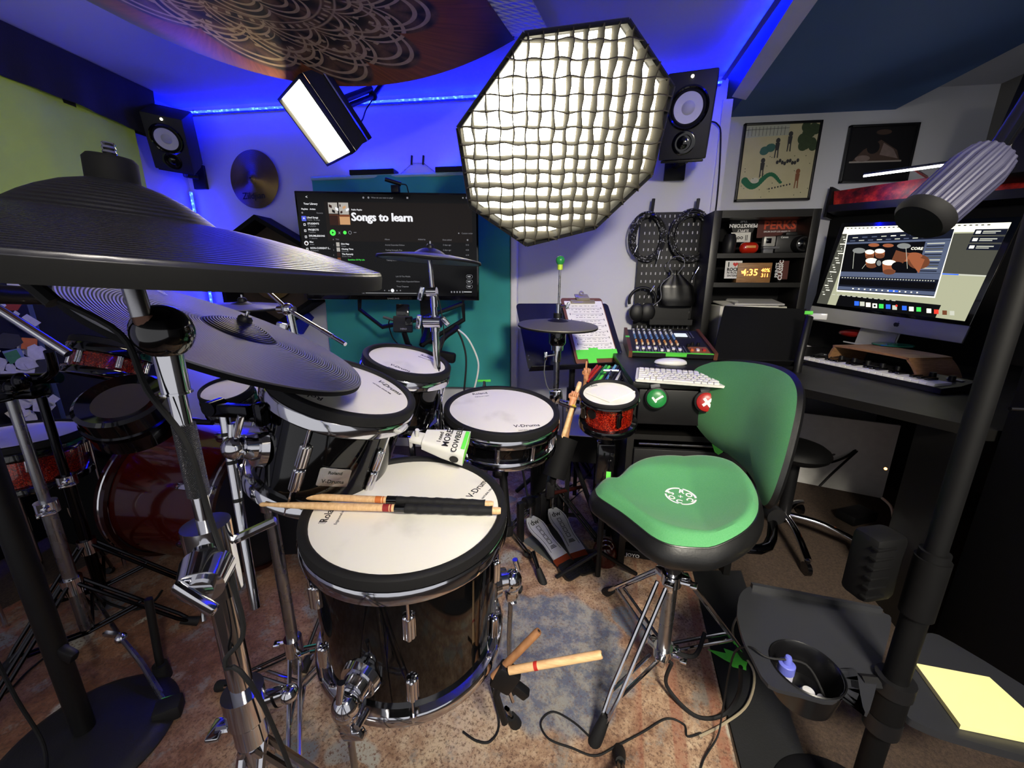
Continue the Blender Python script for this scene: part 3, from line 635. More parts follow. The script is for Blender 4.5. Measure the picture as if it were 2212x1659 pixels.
# small far cymbal, edge on, behind the ride
cymbal('far_cymbal', 'small dark cymbal seen edge-on behind the ride cymbal', at(525, 660, 1.15), V((.05, -.03, 1)).normalized(), .11, CYS, .25, .008, .006, .006, cap='small')

# ================================================================ stands
def knob(b, p, r=.010, axis=(1, 0, 0), w=.02):
    p = V(p); a = V(axis).normalized(); b.cyl(p - a * w, p + a * w, r * .5, n=8); b.box(p + a * w, (r * 2.6, .007, r * 1.5), frm((0, 0, 0), a), .002)
def tripod(t, C, h, r, feet=(90, 210, 330), mat=None, z0=.03, dbl=True, spread=.012):
    for a in feet:
        a = math.radians(a); e = V((C[0] + r * math.cos(a), C[1] + r * math.sin(a), z0)); o = V((-math.sin(a), math.cos(a), 0)) * spread; tp_ = V((C[0], C[1], h)); lo = V((C[0], C[1], h * .35)); mid = tp_.lerp(e, .55)
        b = MB()
        for s in ((-1, 1) if dbl else (0,)):
            b.tube([tp_ + o * s, e.lerp(tp_, .12) + o * s, e + o * s * .3], .0055, 8); b.tube([lo + o * s * .8, mid + o * s * .8], .0045, 8)
        lg = b.build('leg', mat or CHR, t); d = (e - tp_).normalized(); d.z *= .5; d.normalize()
        b = MB(); b.tube([e - d * .03, e - d * .005, e + d * .02], .015, 10, rf=lambda q: .75 + .25 * q); b.build('rubber_foot', RUB, lg)
# crash boom stand
st = at(352, 716, .362); zc = Cc.z - .012
cs = thing('cymbal_stand', 'chrome boom stand with a big black ball joint, nearest the camera', 'cymbal stand', (st.x, st.y, 0))
b = MB(); tl = Cc - nc * .016; b.cyl(tl, tl - V((-.004, 0, .040)), .0078, n=18); b.cyl(tl - V((0, 0, .008)), tl + V((0, 0, .01)), .0055, n=12); b.build('tilter', STL, cs)
b = MB(); jb = tl - V((-.006, 0, .040)); b.tube([jb, jb + V((.003, 0, -.018)), st + V((-.006, 0, .012))], .0085, 14); b.build('tilter_neck', mt('copper_neck', '#5a3d30', .35, .6), cs)
b = MB(); b.sph(st, (.0245, .0235, .0245), 32, 20); b.build('ball_joint', BLKG, cs)
ax_ = V((st.x, st.y, 0)); zj = onz(0, 0, 0)
def axz(py):  # height on the vertical post seen at picture row py
    best = min((abs((lambda q: 829 - FPX * ((q - O).dot(UP) / (q - O).dot(FW)))(V((st.x, st.y, .001 * k))) - py), .001 * k) for k in range(0, 1150)); return best[1]
zb = st.z; z1, z2, z3, z4 = axz(800), axz(1140), axz(1250), axz(1545)
b = MB(); b.cyl((st.x, st.y, zb - .02), (st.x, st.y, axz(845)), .0115, n=18); b.cyl((st.x, st.y, axz(845)), (st.x, st.y, axz(850)), .013, n=18); b.build('collar', CHR, cs)
kn, nb, bs = newmat('knurled_steel'); bs.inputs['Base Color'].default_value = hx('#5a5a5e'); bs.inputs['Metallic'].default_value = 1; bs.inputs['Roughness'].default_value = .3
o3 = nb.sep(nb.co()); bb = nb.n('Bump'); bb.inputs['Strength'].default_value = .8; bb.inputs['Distance'].default_value = .001; nb.put(bb.inputs['Height'], nb.m('MULTIPLY', nb.m('SINE', nb.m('MULTIPLY', o3[2], 2600)), nb.m('SINE', nb.m('MULTIPLY', nb.m('ADD', o3[0], o3[1]), 2600)))); nb.put(bs.inputs['Normal'], bb.outputs[0])
b = MB(); b.cyl((st.x, st.y, zb - .02), (st.x, st.y, z2 - .02), .0075, n=16); b.build('upper_tube', CHR, cs)
b = MB(); b.cyl((st.x, st.y, axz(915)), (st.x, st.y, axz(1068)), .0098, n=18); b.build('knurled_grip', kn, cs)
b = MB(); jz = (z2 + z3) / 2; b.cyl((st.x, st.y, z2 + .005), (st.x, st.y, z3 - .015), .022, n=22); b.cyl((st.x + .012, st.y - .018, jz), (st.x + .026, st.y - .042, jz - .004), .024, .020, 24); b.cyl((st.x + .026, st.y - .042, jz - .004), (st.x + .030, st.y - .048, jz - .004), .012, n=16); b.box((st.x + .030, st.y - .052, jz - .006), (.046, .008, .014), RY(.6), .003)
b.cyl((st.x + .02, st.y + .01, jz + .012), (st.x + .055, st.y + .03, jz + .025), .005, n=8)
b.build('joint_clamp', CHR, cs)
b = MB(); b.cyl((st.x, st.y, z3), (st.x, st.y, .16), .0125, n=20); b.build('lower_tube', CHR, cs)
b = MB(); b.cyl((st.x, st.y, z4 + .04), (st.x, st.y, z4), .022, n=22); b.cyl((st.x, st.y, z4 - .005), (st.x, st.y, z4 - .035), .018, n=20); b.box((st.x + .02, st.y + .012, z4 + .012), (.035, .016, .022), RZ(.5), .004); b.sph((st.x + .04, st.y + .022, z4 + .012), .011); knob(b, (st.x - .02, st.y - .01, z4 - .01), .010, (-1, -.3, 0), .012)
b.lathe
b.build('base_clamp', CHR, cs)
tripod(cs, (st.x, st.y), z4 - .04, .26, (40, 160, 280))
b = MB(); cbl = [Cc + V((-.06, -.03, -.022)), Cc + V((-.05, -.028, -.035)), V((st.x - .02, st.y - .02, zb + .0)), V((st.x - .004, st.y - .022, axz(830))), V((st.x + .022, st.y - .02, axz(940))), V((st.x + .024, st.y - .016, axz(1080))), V((st.x + .03, st.y - .01, z3 - .05)), V((st.x + .008, st.y - .02, axz(1400))), V((st.x + .035, st.y - .01, axz(1500))), V((st.x + .03, st.y + .1, .03)), V((st.x + .1, st.y + .25, .018))]
b.tube(spl(cbl), .0026, 8); b.tube([cbl[0] + V((-.004, -.001, .003)), cbl[1] + V((.006, .001, -.008))], .006, 8)
tag(b.build('trigger_cable', RUB), 'black cable running down the nearest boom stand from the crash cymbal', 'cable')
# free chrome boom rod
r0, r1 = at(483, 890, .80), at(552, 1312, .83)
cr = thing('boom_rod', 'chrome boom rod with dark memory bands, right of the nearest boom stand', 'boom rod', r1)
b = MB(); b.tube([r0, r1], .0095, 16); b.build('tube', CHR, cr); b = MB(); d = (r1 - r0)
for q in (.10, .24, .43, .62): b.cyl(r0 + d * q, r0 + d * (q + .018), .0100, n=16)
b.build('memory_bands', BLK, cr)
b = MB(); b.box(r0 + V((.02, 0, .005)), (.085, .026, .026), bev=.005); b.cyl(r0 + V((-.02, -.015, .01)), r0 + V((-.02, .02, .01)), .015, n=18); b.box(r0 + V((.085, 0, .0)), (.020, .03, .050), bev=.007); b.cyl(r0 + V((.04, 0, -.01)), r0 + V((.08, 0, -.01)), .008, n=12); knob(b, r0 + V((-.05, -.01, -.02)), .011, (-1, 0, 0), .03)
b.build('rack_clamp', BCHR, cr)
# tom mount: L arm, ratchet and post
tm = thing('tom_holder', 'chrome tom holder with L-arm and ratchet beside the nearest rack tom', 'tom holder', (-.60, .82, 0))
mp_ = F2 @ (RZ(math.radians(-132)) @ V((Rs2 + .045, 0, -.155))); L1 = at(632, 1035, .90); L2 = at(575, 1050, .93)
b = MB(); b.tube(spl([mp_ + V((0, 0, .05)), mp_, mp_.lerp(L1, .55), L1 + V((.004, 0, .01)), L1 + V((-.02, 0, -.004)), L2]), .0062, 12); b.build('l_arm', CHR, tm)
b = MB(); b.sph(L2, (.028, .028, .024)); b.cyl(L2 + V((-.04, 0, -.01)), L2 + V((.02, 0, 0)), .018, n=16); b.cyl(L2 + V((0, 0, -.01)), L2 + V((0, 0, -.06)), .02, n=16); knob(b, L2 + V((0, -.02, .01)), .012, (0, -1, .2)); b.box(L2 + V((.03, -.01, .012)), (.03, .02, .02), RZ(.4), .004); b.build('ratchet', CHR, tm)
b = MB(); b.cyl(L2 + V((0, 0, -.04)), V((L2.x, L2.y, .12)), .014, n=16); b.build('post', STL, tm)
b = MB(); zz = .20; b.cyl((L2.x, L2.y, zz + .03), (L2.x, L2.y, zz - .02), .022, n=16); knob(b, (L2.x + .02, L2.y - .01, zz), .012, (1, -.5, .2), .02); knob(b, (L2.x - .02, L2.y - .01, zz + .02), .010, (-1, -.5, .2), .015); b.build('base_clamp', CHR, tm)
tripod(tm, (L2.x, L2.y), .18, .24, (-60, 60, 180))
# splash cymbal stand
px_, py_ = Csp.x + .0, Csp.y
ss = thing('cymbal_stand', 'tall chrome cymbal stand behind the small rack tom', 'cymbal stand', (px_, py_, 0))
b = MB(); b.tube([Csp - nsp * .004, (px_ + .004, py_, Csp.z - .12)], .0065, 12); b.tube([(px_ + .004, py_, Csp.z - .10), (px_ + .006, py_, Csp.z - .19)], .009, 12); b.tube([(px_ + .006, py_, Csp.z - .18), (px_ + .008, py_, .25)], .011, 14); b.build('post', CHR, ss)
b = MB(); z_ = Csp.z - .095; b.cyl((px_ - .012, py_ - .006, z_), (px_ + .018, py_ - .006, z_), .014, n=14); b.box((px_ - .030, py_ - .01, z_ - .005), (.014, .010, .042), RY(.3), .003); b.cyl((px_ + .006, py_, z_ - .015), (px_ + .006, py_, z_ - .045), .011, n=12); b.build('tilter', CHR, ss)
b = MB(); z_ = Csp.z - .185; b.cyl((px_ - .024, py_ - .01, z_), (px_ + .028, py_ - .01, z_), .017, n=16); b.cyl((px_ + .006, py_, z_ - .03), (px_ + .006, py_, z_ + .02), .015, n=14); b.box((px_ - .040, py_ - .015, z_), (.016, .012, .044), RY(.15), .004); b.box((px_ + .044, py_ - .015, z_ + .002), (.016, .012, .030), RY(-.7), .004); b.build('wing_clamp', CHR, ss)
tripod(ss, (px_, py_), .30, .26, (10, 130, 250))
b = MB(); b.tube(spl([(px_ + .02, py_ - .01, Csp.z - .10), (px_ + .035, py_ - .02, Csp.z - .16), (px_ + .035, py_ - .01, Csp.z - .24), (px_ + .018, py_ - .02, Csp.z - .32), (px_ + .02, py_ - .02, .5)]), .002, 6); tag(b.build('trigger_cable', RUB), 'thin black cable looping beside the tall chrome cymbal stand', 'cable')
# chrome arm of the small far cymbal (diagonal rod)
q0, q1, q2 = at(565, 617, 1.12), at(622, 668, 1.10), at(746, 743, 1.02)
fa = thing('cymbal_boom', 'chrome diagonal boom stand pointing down at the television corner', 'cymbal stand', q1)
b = MB(); b.tube([q0, q1], .006, 10); b.tube([q1, q2], .0055, 10); b.tube([q1 + (q2 - q1) * .62, q1 + (q2 - q1) * .80], .0068, 10); b.sph(q1.lerp(q0, .9), .014); b.build('rod', CHR, fa)
b = MB(); b.sph(q1, .018, 14, 10); b.cyl(q1 + V((-.03, 0, .0)), q1 + V((.02, 0, 0)), .010, n=12); b.cyl(q1 + V((.005, 0, -.01)), q1 + V((.012, .0, -.10)), .010, n=12); b.box(q1 + V((-.02, -.01, -.06)), (.03, .02, .05), RY(.3), .004); b.build('clamps', CHR, fa)
b = MB(); b.cyl(q1 + V((.012, 0, -.09)), (q1.x + .03, q1.y + .02, .10), .010, n=12); b.build('post', STL, fa)
tripod(fa, (q1.x + .03, q1.y + .02), .16, .2, (30, 150, 270))
# hi-hat stand
hh = thing('hihat_stand', 'chrome hi-hat stand with thin rod topped by a green ball', 'hi-hat stand', (Chh.x, Chh.y, 0))
ztop = onp(1216, 570, Chh, V((0, -1, 0))).z
b = MB(); b.cyl((Chh.x, Chh.y, Chh.z - .15), (Chh.x + .003, Chh.y, ztop), .0042, n=10); b.build('pull_rod', STL, hh)
b = MB(); b.lathe([(0, .046), (.010, .044), (.0165, .036), (.018, .028), (.015, .018), (.008, .010), (0, .010)], 24)
for v in b.v: v += V((Chh.x + .003, Chh.y, ztop - .014))
b.build('ball_top', mt('green_enamel', '#2d8a44', .3), hh, label='green ball with yellow collar')
b = MB(); b.cyl((Chh.x + .003, Chh.y, ztop - .022), (Chh.x + .003, Chh.y, ztop - .002), .0105, n=18); b.build('yellow_collar', mt('yellow_green_band', '#b8d63a', .5), hh)
b = MB(); zc_ = Chh.z + .028; b.cyl((Chh.x, Chh.y, zc_), (Chh.x, Chh.y, zc_ + .020), .019, n=18); b.build('clutch_felt', BLK, hh)
b = MB(); b.cyl((Chh.x, Chh.y, zc_ + .020), (Chh.x, Chh.y, zc_ + .055), .011, n=14); b.cyl((Chh.x, Chh.y, zc_ + .045), (Chh.x + .03, Chh.y - .01, zc_ + .05), .005, n=8); b.box((Chh.x + .038, Chh.y - .012, zc_ + .05), (.012, .012, .028), RY(.4), .003); b.build('clutch', CHR, hh)
b = MB(); b.lathe([(0, -.015), (.034, -.015), (.036, -.02), (.036, -.075), (.030, -.085), (0, -.085)], 32)
for v in b.v: v += Chh
b.build('sensor_housing', BLKG, hh)
zq = Chh.z - .085
b = MB(); b.cyl((Chh.x, Chh.y, zq), (Chh.x, Chh.y, zq - .022), .026, n=22); b.cyl((Chh.x, Chh.y, zq - .02), (Chh.x, Chh.y, zq - .07), .017, n=18); b.cyl((Chh.x - .01, Chh.y - .01, zq - .04), (Chh.x - .045, Chh.y - .02, zq - .045), .006, n=10); b.box((Chh.x - .046, Chh.y - .02, zq - .045), (.014, .012, .036), None, .003); b.build('top_cup', CHR, hh)
b = MB(); b.cyl((Chh.x, Chh.y, zq - .06), (Chh.x, Chh.y, .12), .013, n=18); b.build('tube', STL, hh)
b = MB(); zk = onp(1195, 855, Chh, V((0, -1, 0))).z; b.box((Chh.x, Chh.y, zk), (.055, .045, .06), bev=.006); b.cyl((Chh.x + .02, Chh.y - .02, zk - .02), (Chh.x + .06, Chh.y - .03, zk - .03), .014, n=14); b.box((Chh.x + .06, Chh.y - .03, zk - .035), (.03, .02, .05), None, .004); b.build('height_clamp', CHR, hh)
tripod(hh, (Chh.x, Chh.y), .24, .25, (-30, 90, 210), mat=BLK)
b = MB(); b.tube(spl([(Chh.x - .046, Chh.y - .02, zq - .05), (Chh.x - .05, Chh.y - .02, zq - .12), (Chh.x - .03, Chh.y - .02, zq - .19), (Chh.x + .005, Chh.y - .03, zk + .04), (Chh.x + .03, Chh.y - .03, zk), (Chh.x + .04, Chh.y - .02, .3)]), .0024, 6); tag(b.build('trigger_cable', GRYP), 'thin grey cable hanging beside the hi-hat stand', 'cable')

# ================================================================ drumsticks on the floor tom
def stick(name, label, p0, p1, r=.0072, grip=.5, cuff=True, stamp='#8a1c1c', group=None, wood=None, gl=None):
    """p0 = tip, p1 = butt"""
    p0, p1 = V(p0), V(p1); d = p1 - p0; L = d.length; F = frm(p0, d, (0, 0, 1)); t = thing(name, label, 'drumstick', mw=F, group=group)
    b = MB(); b.lathe([(0, 0), (.0022, .0008), (.0042, .004), (.0046, .008), (.0040, .013), (.0034, .017), (.0050, .04), (.0066, .075), (r, .11), (r, L - .004), (r * .8, L), (0, L)], 22); b.build('shaft', wood or HICK, t, mw=F)
    if grip < 1:
        b = MB(); n = 90; z0, z1 = L * grip, L - .018
        b.lathe([(r, z0)] + [(r + .0016 + .0005 * ((k * 7 // n) % 2) + .0004 * math.sin(k * .5), z0 + (z1 - z0) * k / n) for k in range(n + 1)] + [(r, z1)], 22); b.build('grip_tape', RUB, t, mw=F)
        b = MB(); b.lathe([(r, z0 - .022), (r + .0018, z0 - .021), (r + .0018, z0 - .003), (r + .0026, z0), (r, z0 + .001)], 22); b.lathe
        b.build('grip_collar', BLKG, t, mw=F)
    if stamp:
        b = MB(); z0 = L * grip - .045; b.lathe([(r + .0002, z0), (r + .0003, z0), (r + .0003, z0 + .013), (r + .0002, z0 + .013)], 22); b.lathe([(r + .0002, z0 + .015), (r + .0003, z0 + .015), (r + .0003, z0 + .018), (r + .0002, z0 + .018)], 22); b.build('stamp', mt('stamp_' + stamp[1:], stamp, .6), t, mw=F)
    return t, F, L
up_ = nf * .0105
def onhead(px, py, dz=.0100): return onp(px, py, Cf + nf * dz, nf)
stick('drumstick', 'upper drumstick on the floor tom, with orange band before its black grip', onhead(563, 1068, .0105), onhead(1066, 1089, .0105), grip=.585, stamp='#c46a2a')
stick('drumstick', 'lower drumstick on the floor tom, with red stamp before its black grip', onhead(560, 1089, .0105), onhead(1082, 1103, .0105), r=.0076, grip=.60, stamp='#8a1c1c')

# ================================================================ cowbell
wb = thing('cowbell', 'white cowbell with lime green mouth and hand lettering, above the floor tom', 'cowbell', at(960, 962, 1.0))
Pm = at(1008, 968, .985); Pe = at(914, 948, .985); axb = (Pe - Pm); Fb = frm(Pm, axb, RT.cross(axb.normalized()).cross(axb.normalized()) * -1)
zax = axb.normalized(); upb = V((0.25, -.35, .9)); Fb = frm(Pm, zax, upb); Lb = axb.length
secs = [(0, .044, .026), (Lb * .5, .036, .022), (Lb * .97, .025, .016)]
b = MB(); sect = lambda z, a, c: [V((x, y, z)) for x, y in rpoly(c * 2, a * 2, c * .55, 4)]
R_ = [sect(*s) for s in secs]; k = len(R_[0]); b.add(sum(R_, []), [(j * k + i, j * k + (i + 1) % k, (j + 1) * k + (i + 1) % k, (j + 1) * k + i) for j in range(2) for i in range(k)] + [tuple(range(2 * k, 3 * k))])
I_ = [sect(z, a - .003, c - .003) for z, a, c in ((0, .044, .026), (Lb * .9, .026, .018))]
b.m = 1; b.add(sum(I_, []), [(i, (i + 1) % k, k + (i + 1) % k, k + i) for i in range(k)] + [tuple(range(k, 2 * k))]); b.m = 0
b.add(R_[0] + I_[0], [(i, (i + 1) % k, k + (i + 1) % k, k + i) for i in range(k)])
b.build('bell_body', [mt('white_enamel', '#deddd6', .3, var=.05), mt('lime_enamel', '#6cb83a', .5)], wb, mw=Fb)
b = MB()
b.T = T3(.0262, 0, 0) @ MX(((0, 0, 1, 0), (0, 1, 0, 0), (-1, 0, 0, 0), (0, 0, 0, 1)))
b.T = MX.Identity(4)
def cow_txt(s, z, size):
    vs, fs = txt(s, .02, 'CENTER')
    cc = .0262 - .010 * (z / Lb) 
    b.add([(cc + .0006 + (.0004 if v[2] > 0 else 0) - .010 * (v[1] * size) / Lb, v[0] * size * 1.0, z + v[1] * size) for v in vs], fs)
cow_txt('COWBELL', .020, .019); cow_txt('MORE', .043, .022); cow_txt('I need', .064, .014)
b.build('hand_lettering', INK, wb, mw=Fb)
b = MB(); b.box((.020, .0, .006), (.003, .060, .009), None, .0005); b.m = 0
for v in b.v: v.x += .0075
b.build('green_stripe', NEON, wb, mw=Fb)
b = MB(); b.T = T3(0, -.0435, .022) @ RX(PI / 2); b.lathe([(0, .0012), (.011, .0012), (.011, 0), (0, 0)], 22); b.build('maker_badge', INK, wb, mw=Fb)
b = MB(); b.box((0, 0, Lb + .014), (.012, .036, .034), None, .004); b.cyl((.0, 0, Lb + .016), (.028, 0, Lb + .016), .005, n=10); b.build('mount_ear', mt('white_ear', '#d8d7d0', .35), wb, mw=Fb)
b = MB(); pe = Fb @ V((0, 0, Lb + .016)); b.tube([pe, pe + V((-.03, .03, -.01)), V((pe.x - .05, pe.y + .10, .50)), V((pe.x - .03, pe.y + .12, .02))], .006, 8); b.build('support_rod', CHR, wb)
# ================================================================ television and the wall behind
TEAL, nb, bs = newmat('teal_cloth'); f = nb.noise(3, 4); nb.put(bs.inputs['Base Color'], nb.mix(f, '#2a8583', '#3fb0aa')); bs.inputs['Roughness'].default_value = .9; bs.inputs['Sheen Weight'].default_value = .3
yT = YB - .07
LEDU = led_mat('blue_uplight', '#020cff', 260.)
tl, tr_, br, bl = ony(686, 384, yT), ony(1109, 384, yT), ony(1096, 838, yT), ony(716, 838, yT)
x0, x1, z0, z1 = (tl.x + bl.x) / 2, (tr_.x + br.x) / 2, br.z, tl.z
tc = thing('teal_panel', 'large teal cloth covered panel on the back wall behind the television', 'wall panel', ((x0 + x1) / 2, yT, z0))
b = MB()
def cl(i, j):
    x = x0 + (x1 - x0) * i; z = z0 + (z1 - z0) * j
    fold = .010 * math.sin(x * 11 + z * 2.2) * (1 - j * .6) + .006 * math.sin(x * 5 - z * 9) + .004 * math.sin(x * 29 + z * 6)
    return V((x, yT - .006 + fold, z))
b.grid(cl, 90, 60); b.grid(lambda i, j: V((x0 + (x1 - x0) * i, yT + .055, z0 + (z1 - z0) * j)), 1, 1)
q = [V((x, y, z)) for x in (x0, x1) for y in (yT + .0, yT + .055) for z in (z0, z1)]
b.add(q, [(0, 1, 3, 2), (4, 6, 7, 5), (1, 5, 7, 3), (0, 2, 6, 4)]); b.build('teal_cloth', TEAL, tc)
b = MB(); b.box((x1 + .022, yT + .03, (z0 + z1) / 2 - .02), (.042, .06, z1 - z0), bev=.012)
o = b.build('quilted_edge', quilt, tc)
b = MB(); b.tube([V((x0, yT - .004, z1 - .004)), V((x1, yT - .004, z1 - .004))], .012, 8); b.build('top_rim', mt('pale_teal_rim', '#9fc9cc', .8), tc)
zc_ = z1 - .10
for k in range(2):
    p = (onz(805, 362, z1 + .045) if False else ony((805, 992)[k], 371, yT))
    t = thing('uplight_tray', ('black tray with a blue uplight on the left end of the teal panel', 'black tray with a blue uplight on the right end of the teal panel')[k], 'light', (p.x, yT, z1))
    w_ = .27
    b = MB(); b.box((p.x, yT + .02, z1 + .010), (w_, .075, .006)); b.box((p.x, yT - .018, z1 + .020), (w_, .005, .026)); b.box((p.x - w_ / 2, yT + .02, z1 + .02), (.005, .075, .026)); b.box((p.x + w_ / 2, yT + .02, z1 + .02), (.005, .075, .026)); b.box((p.x, yT + .02, z1 + .004), (w_ * .8, .04, .008)); b.build('tray', BLK, t)
    b = MB(); b.box((p.x, yT + .025, z1 + .018), (w_ - .03, .012, .008)); b.build('led_bar', LEDU, t)
a_, c_ = ony(890, 352, YB - .02), ony(915, 352, YB - .02)
hg = thing('wire_hanger', 'thin wire hanger with two small black clips on the wall above the teal panel', 'hanger', a_)
b = MB(); b.tube([ony(862, 378, YB - .03), a_, c_, ony(949, 378, YB - .03)], .0022, 6); b.build('wire', STL, hg)
for p in (a_, c_):
    b = MB(); b.box(p + V((0, -.002, .016)), (.010, .012, .05), RY(.12), .002); b.build('clip', BLK, hg)

# television
FT, w, h, P = rect([(632, 411), (1030, 417), (1037, 649), (665, 646)], 2.13)
tv = thing('television', 'wall mounted television showing a dark playlist screen titled Songs to learn', 'television', mw=FT)
b = MB(); b.box((0, 0, -.020), (w, h, .036), bev=.004); b.build('cabinet', BLKG, tv, mw=FT)
sw, sh, sy = w - .020, h - .034, .007
tb = em('screen_black', '#0a0a0c', .25, '#050506', .12); tp_ = em('screen_panel', '#19120f', .30, '#050506', .12); twh = em('screen_white', '#e6e6ea', .5); tgr = em('screen_grey', '#8a8a90', .4); tgn = em('screen_green', '#46d84a', .7)
tg1 = em('thumb_grey', '#a8a39c', .5); tg2 = em('thumb_brown', '#6b3a22', .55); tg3 = em('thumb_tan', '#b98c62', .55); tg4 = em('thumb_blue', '#4a56c8', .6); tg5 = em('thumb_dark', '#2a1712', .6)
TM = [tb, tp_, twh, tgr, tgn, tg1, tg2, tg3, tg4, tg5]
b = MB()
# photo-pixel layout of the screen mapped onto the screen plane
def sp(px, py): p = FT.inverted() @ onp(px, py, FT.translation, FT.col[2].xyz); return p.x, p.y
lay = [0]
def rq(m_, xa, ya, xb, yb, r=0.0):
    lay[0] += 1; (x0, y0), (x1, y1) = sp(xa, ya), sp(xb, yb); b.m = m_
    b.add([(x0, y0, .0002 + lay[0] * 6e-6), (x1, y0, .0002 + lay[0] * 6e-6), (x1, y1, .0002 + lay[0] * 6e-6), (x0, y1, .0002 + lay[0] * 6e-6)], [(0, 1, 2, 3)])
def dsc(m_, px, py, rp, n=18, z=.0):
    lay[0] += 1; x0, y0 = sp(px, py); r_ = rp / FPX * 2.13; b.m = m_; b.add([(x0 + r_ * math.cos(2 * PI * i / n), y0 + r_ * math.sin(2 * PI * i / n), .0002 + lay[0] * 6e-6) for i in range(n)], [tuple(range(n))])
def tt(m_, s, px, py, hp, bold=.0, al='LEFT', sx=1.):
    lay[0] += 1; x0, y0 = sp(px, py); b.m = m_; b.text(s, hp / FPX * 2.13 * 1.38, x0, y0, .0003 + lay[0] * 6e-6, bold, al, 2e-5, sx)
b.m = 0; b.add([(-sw / 2, -sh / 2 + sy, .0001), (sw / 2, -sh / 2 + sy, .0001), (sw / 2, sh / 2 + sy, .0001), (-sw / 2, sh / 2 + sy, .0001)], [(0, 1, 2, 3)])
rq(1, 700, 435, 1022, 628); rq(0, 700, 520, 1022, 628)
tt(2, 'Songs to learn', 759, 476, 16.5, .018, sx=.98); tt(2, 'Songs to learn', 759.8, 476, 16.5, .018, sx=.98); tt(2, 'Songs to learn', 760.6, 476.4, 16.5, .018, sx=.98); tt(2, 'Public Playlist', 759, 454, 3, .02)
rq(5, 708, 437, 730, 461); rq(6, 711, 463, 733, 486); rq(5, 731, 437, 754, 463); rq(7, 733, 466, 757, 485); rq(9, 711, 464, 732, 486); rq(6, 733, 463, 756, 468)
for k in range(9): rq((9, 0, 2)[k % 3], 710 + (k * 7) % 19, 441 + (k * 11) % 16, 713 + (k * 7) % 19, 447 + (k * 11) % 16)
for k in range(9): rq((9, 7, 2)[k % 3], 733 + (k * 7) % 19, 441 + (k * 5) % 16, 736 + (k * 7) % 19, 446 + (k * 5) % 16)
dsc(4, 719, 502, 6.2); dsc(4, 745, 502, 3.6); dsc(3, 756, 502, 3.6); dsc(0, 756, 502, 2.6)
lay[0] += 1; x_, y_ = sp(719, 502); s_ = .0065; b.m = 0; b.add([(x_ - s_ * .6, y_ - s_, .0008), (x_ + s_, y_, .0008), (x_ - s_ * .6, y_ + s_, .0008)], [(0, 1, 2)])
for k in range(2): lay[0] += 1; tt(3, 'x', 731, 505, 7, .01); rq(3, 764, 501, 770, 502.3)
tt(2, 'Your Library', 656, 441.5, 4, .02); tt(2, 'Playlists   Artists', 651, 452.5, 3.2, .02); dsc(3, 653, 459, 1.8); tt(3, 'Recents', 684, 461, 3)
rq(8, 651, 466, 662, 477); dsc(2, 656.5, 471, 1.6)
y = 471
for k, (a, c) in enumerate((('Liked Songs', 'Playlist  78 songs'), ('STUDENTS', '25 playlists'), ('PROJECTS', '9 playlists'), ('DRUMLESSONS', '11 playlists'), ('Mac', 'Artist'), ('NON-CURRENT S...', '14 playlists'))):
    x = 663 + k * 1.5; tt(2, a, x, y, 3.6, .02); tt(3, c, x + 1, y + 4.8, 2.8); 
    if k in (1, 2, 3, 5): rq(2, x - 9, y - 2, x - 4, y + 3); rq(0, x - 8, y - .8, x - 5, y + 2)
    if k == 4: dsc(2, x - 7, y + 1, 4.6); dsc(9, x - 7, y + 1.5, 2.6)
    y += 13.2
tt(3, '#   Title', 719, 518, 3); tt(3, 'Album', 831, 518, 3); tt(3, 'Added by', 903, 518, 3); tt(3, 'Date added', 956, 519, 3); dsc(3, 1010, 518, 1.8)
rows = (('Dirt Nap', 'Wasps', '2 days ago', '3:12'), ('Closing Time', 'Semisonic', '2 days ago', '4:33'), ('The Remedy', 'Shown Smile', '2 days ago', '4:14'), ('Sunshine Of My Life', '', '', ''))
for k in range(4):
    y = 528 + k * 11; tt(3, str(k + 1), 720, y + 2, 3); rq((5, 5, 9, 6)[k], 726 + k, y - 5, 734 + k, y + 4)
    if k < 3: tt(2, rows[k][0], 737 + k, y, 3.4, .02); tt(3, rows[k][1], 737 + k, y + 4.6, 2.8)
    tt(3, ('Animal Expanded Edition', 'Feeling Strangely Fine', 'The Remedy', 'Talking Book')[k], 832 + k, y + 2, 3); tt(3, rows[k][2], 957, y + 2, 3); tt(3, rows[k][3], 1006, y + 2, 3)
tt(4, 'Sunshine Of My Life', 752, 562, 3.2)
for k in range(3):
    y = 597 + k * 10.8; rq((7, 6, 7)[k], 726 + k, y - 5, 734 + k, y + 4); tt(2, ('Sunny Side', 'Left Of Center', 'Fast Car')[k], 737 + k, y, 3.4, .02); tt(3, ('Bobby Hebb', 'Suzanne V', 'Tracy Chapman')[k], 737 + k, y + 4.6, 2.8)
    tt(3, ('Left Of The Middle', 'When Relics Expanded Edition', 'Tracy Chapman')[k], 855 + k, y + 1, 3)
    dsc(3, 1011, y, 4); rq(3, 1009, y - 4, 1017, y + 4); dsc(3, 1017, y, 4); dsc(0, 1011, y, 3.4); rq(0, 1010, y - 3.4, 1017, y + 3.4); dsc(0, 1017, y, 3.4); tt(2, 'Add', 1010, y + 1, 2.8)
rq(1, 668, 602, 718, 618); rq(5, 671, 606, 679, 615); tt(4, 'Songs to learn', 682, 610, 3.2); tt(3, 'Playlist Host Killer', 682, 615, 2.8)
rq(6, 671, 623, 681, 632); tt(2, 'You Are The Sunshine Of My Life', 684, 627.5, 3.2, .015); tt(3, 'Stevie Wonder', 684, 632, 2.8); dsc(3, 727, 628, 1.8)
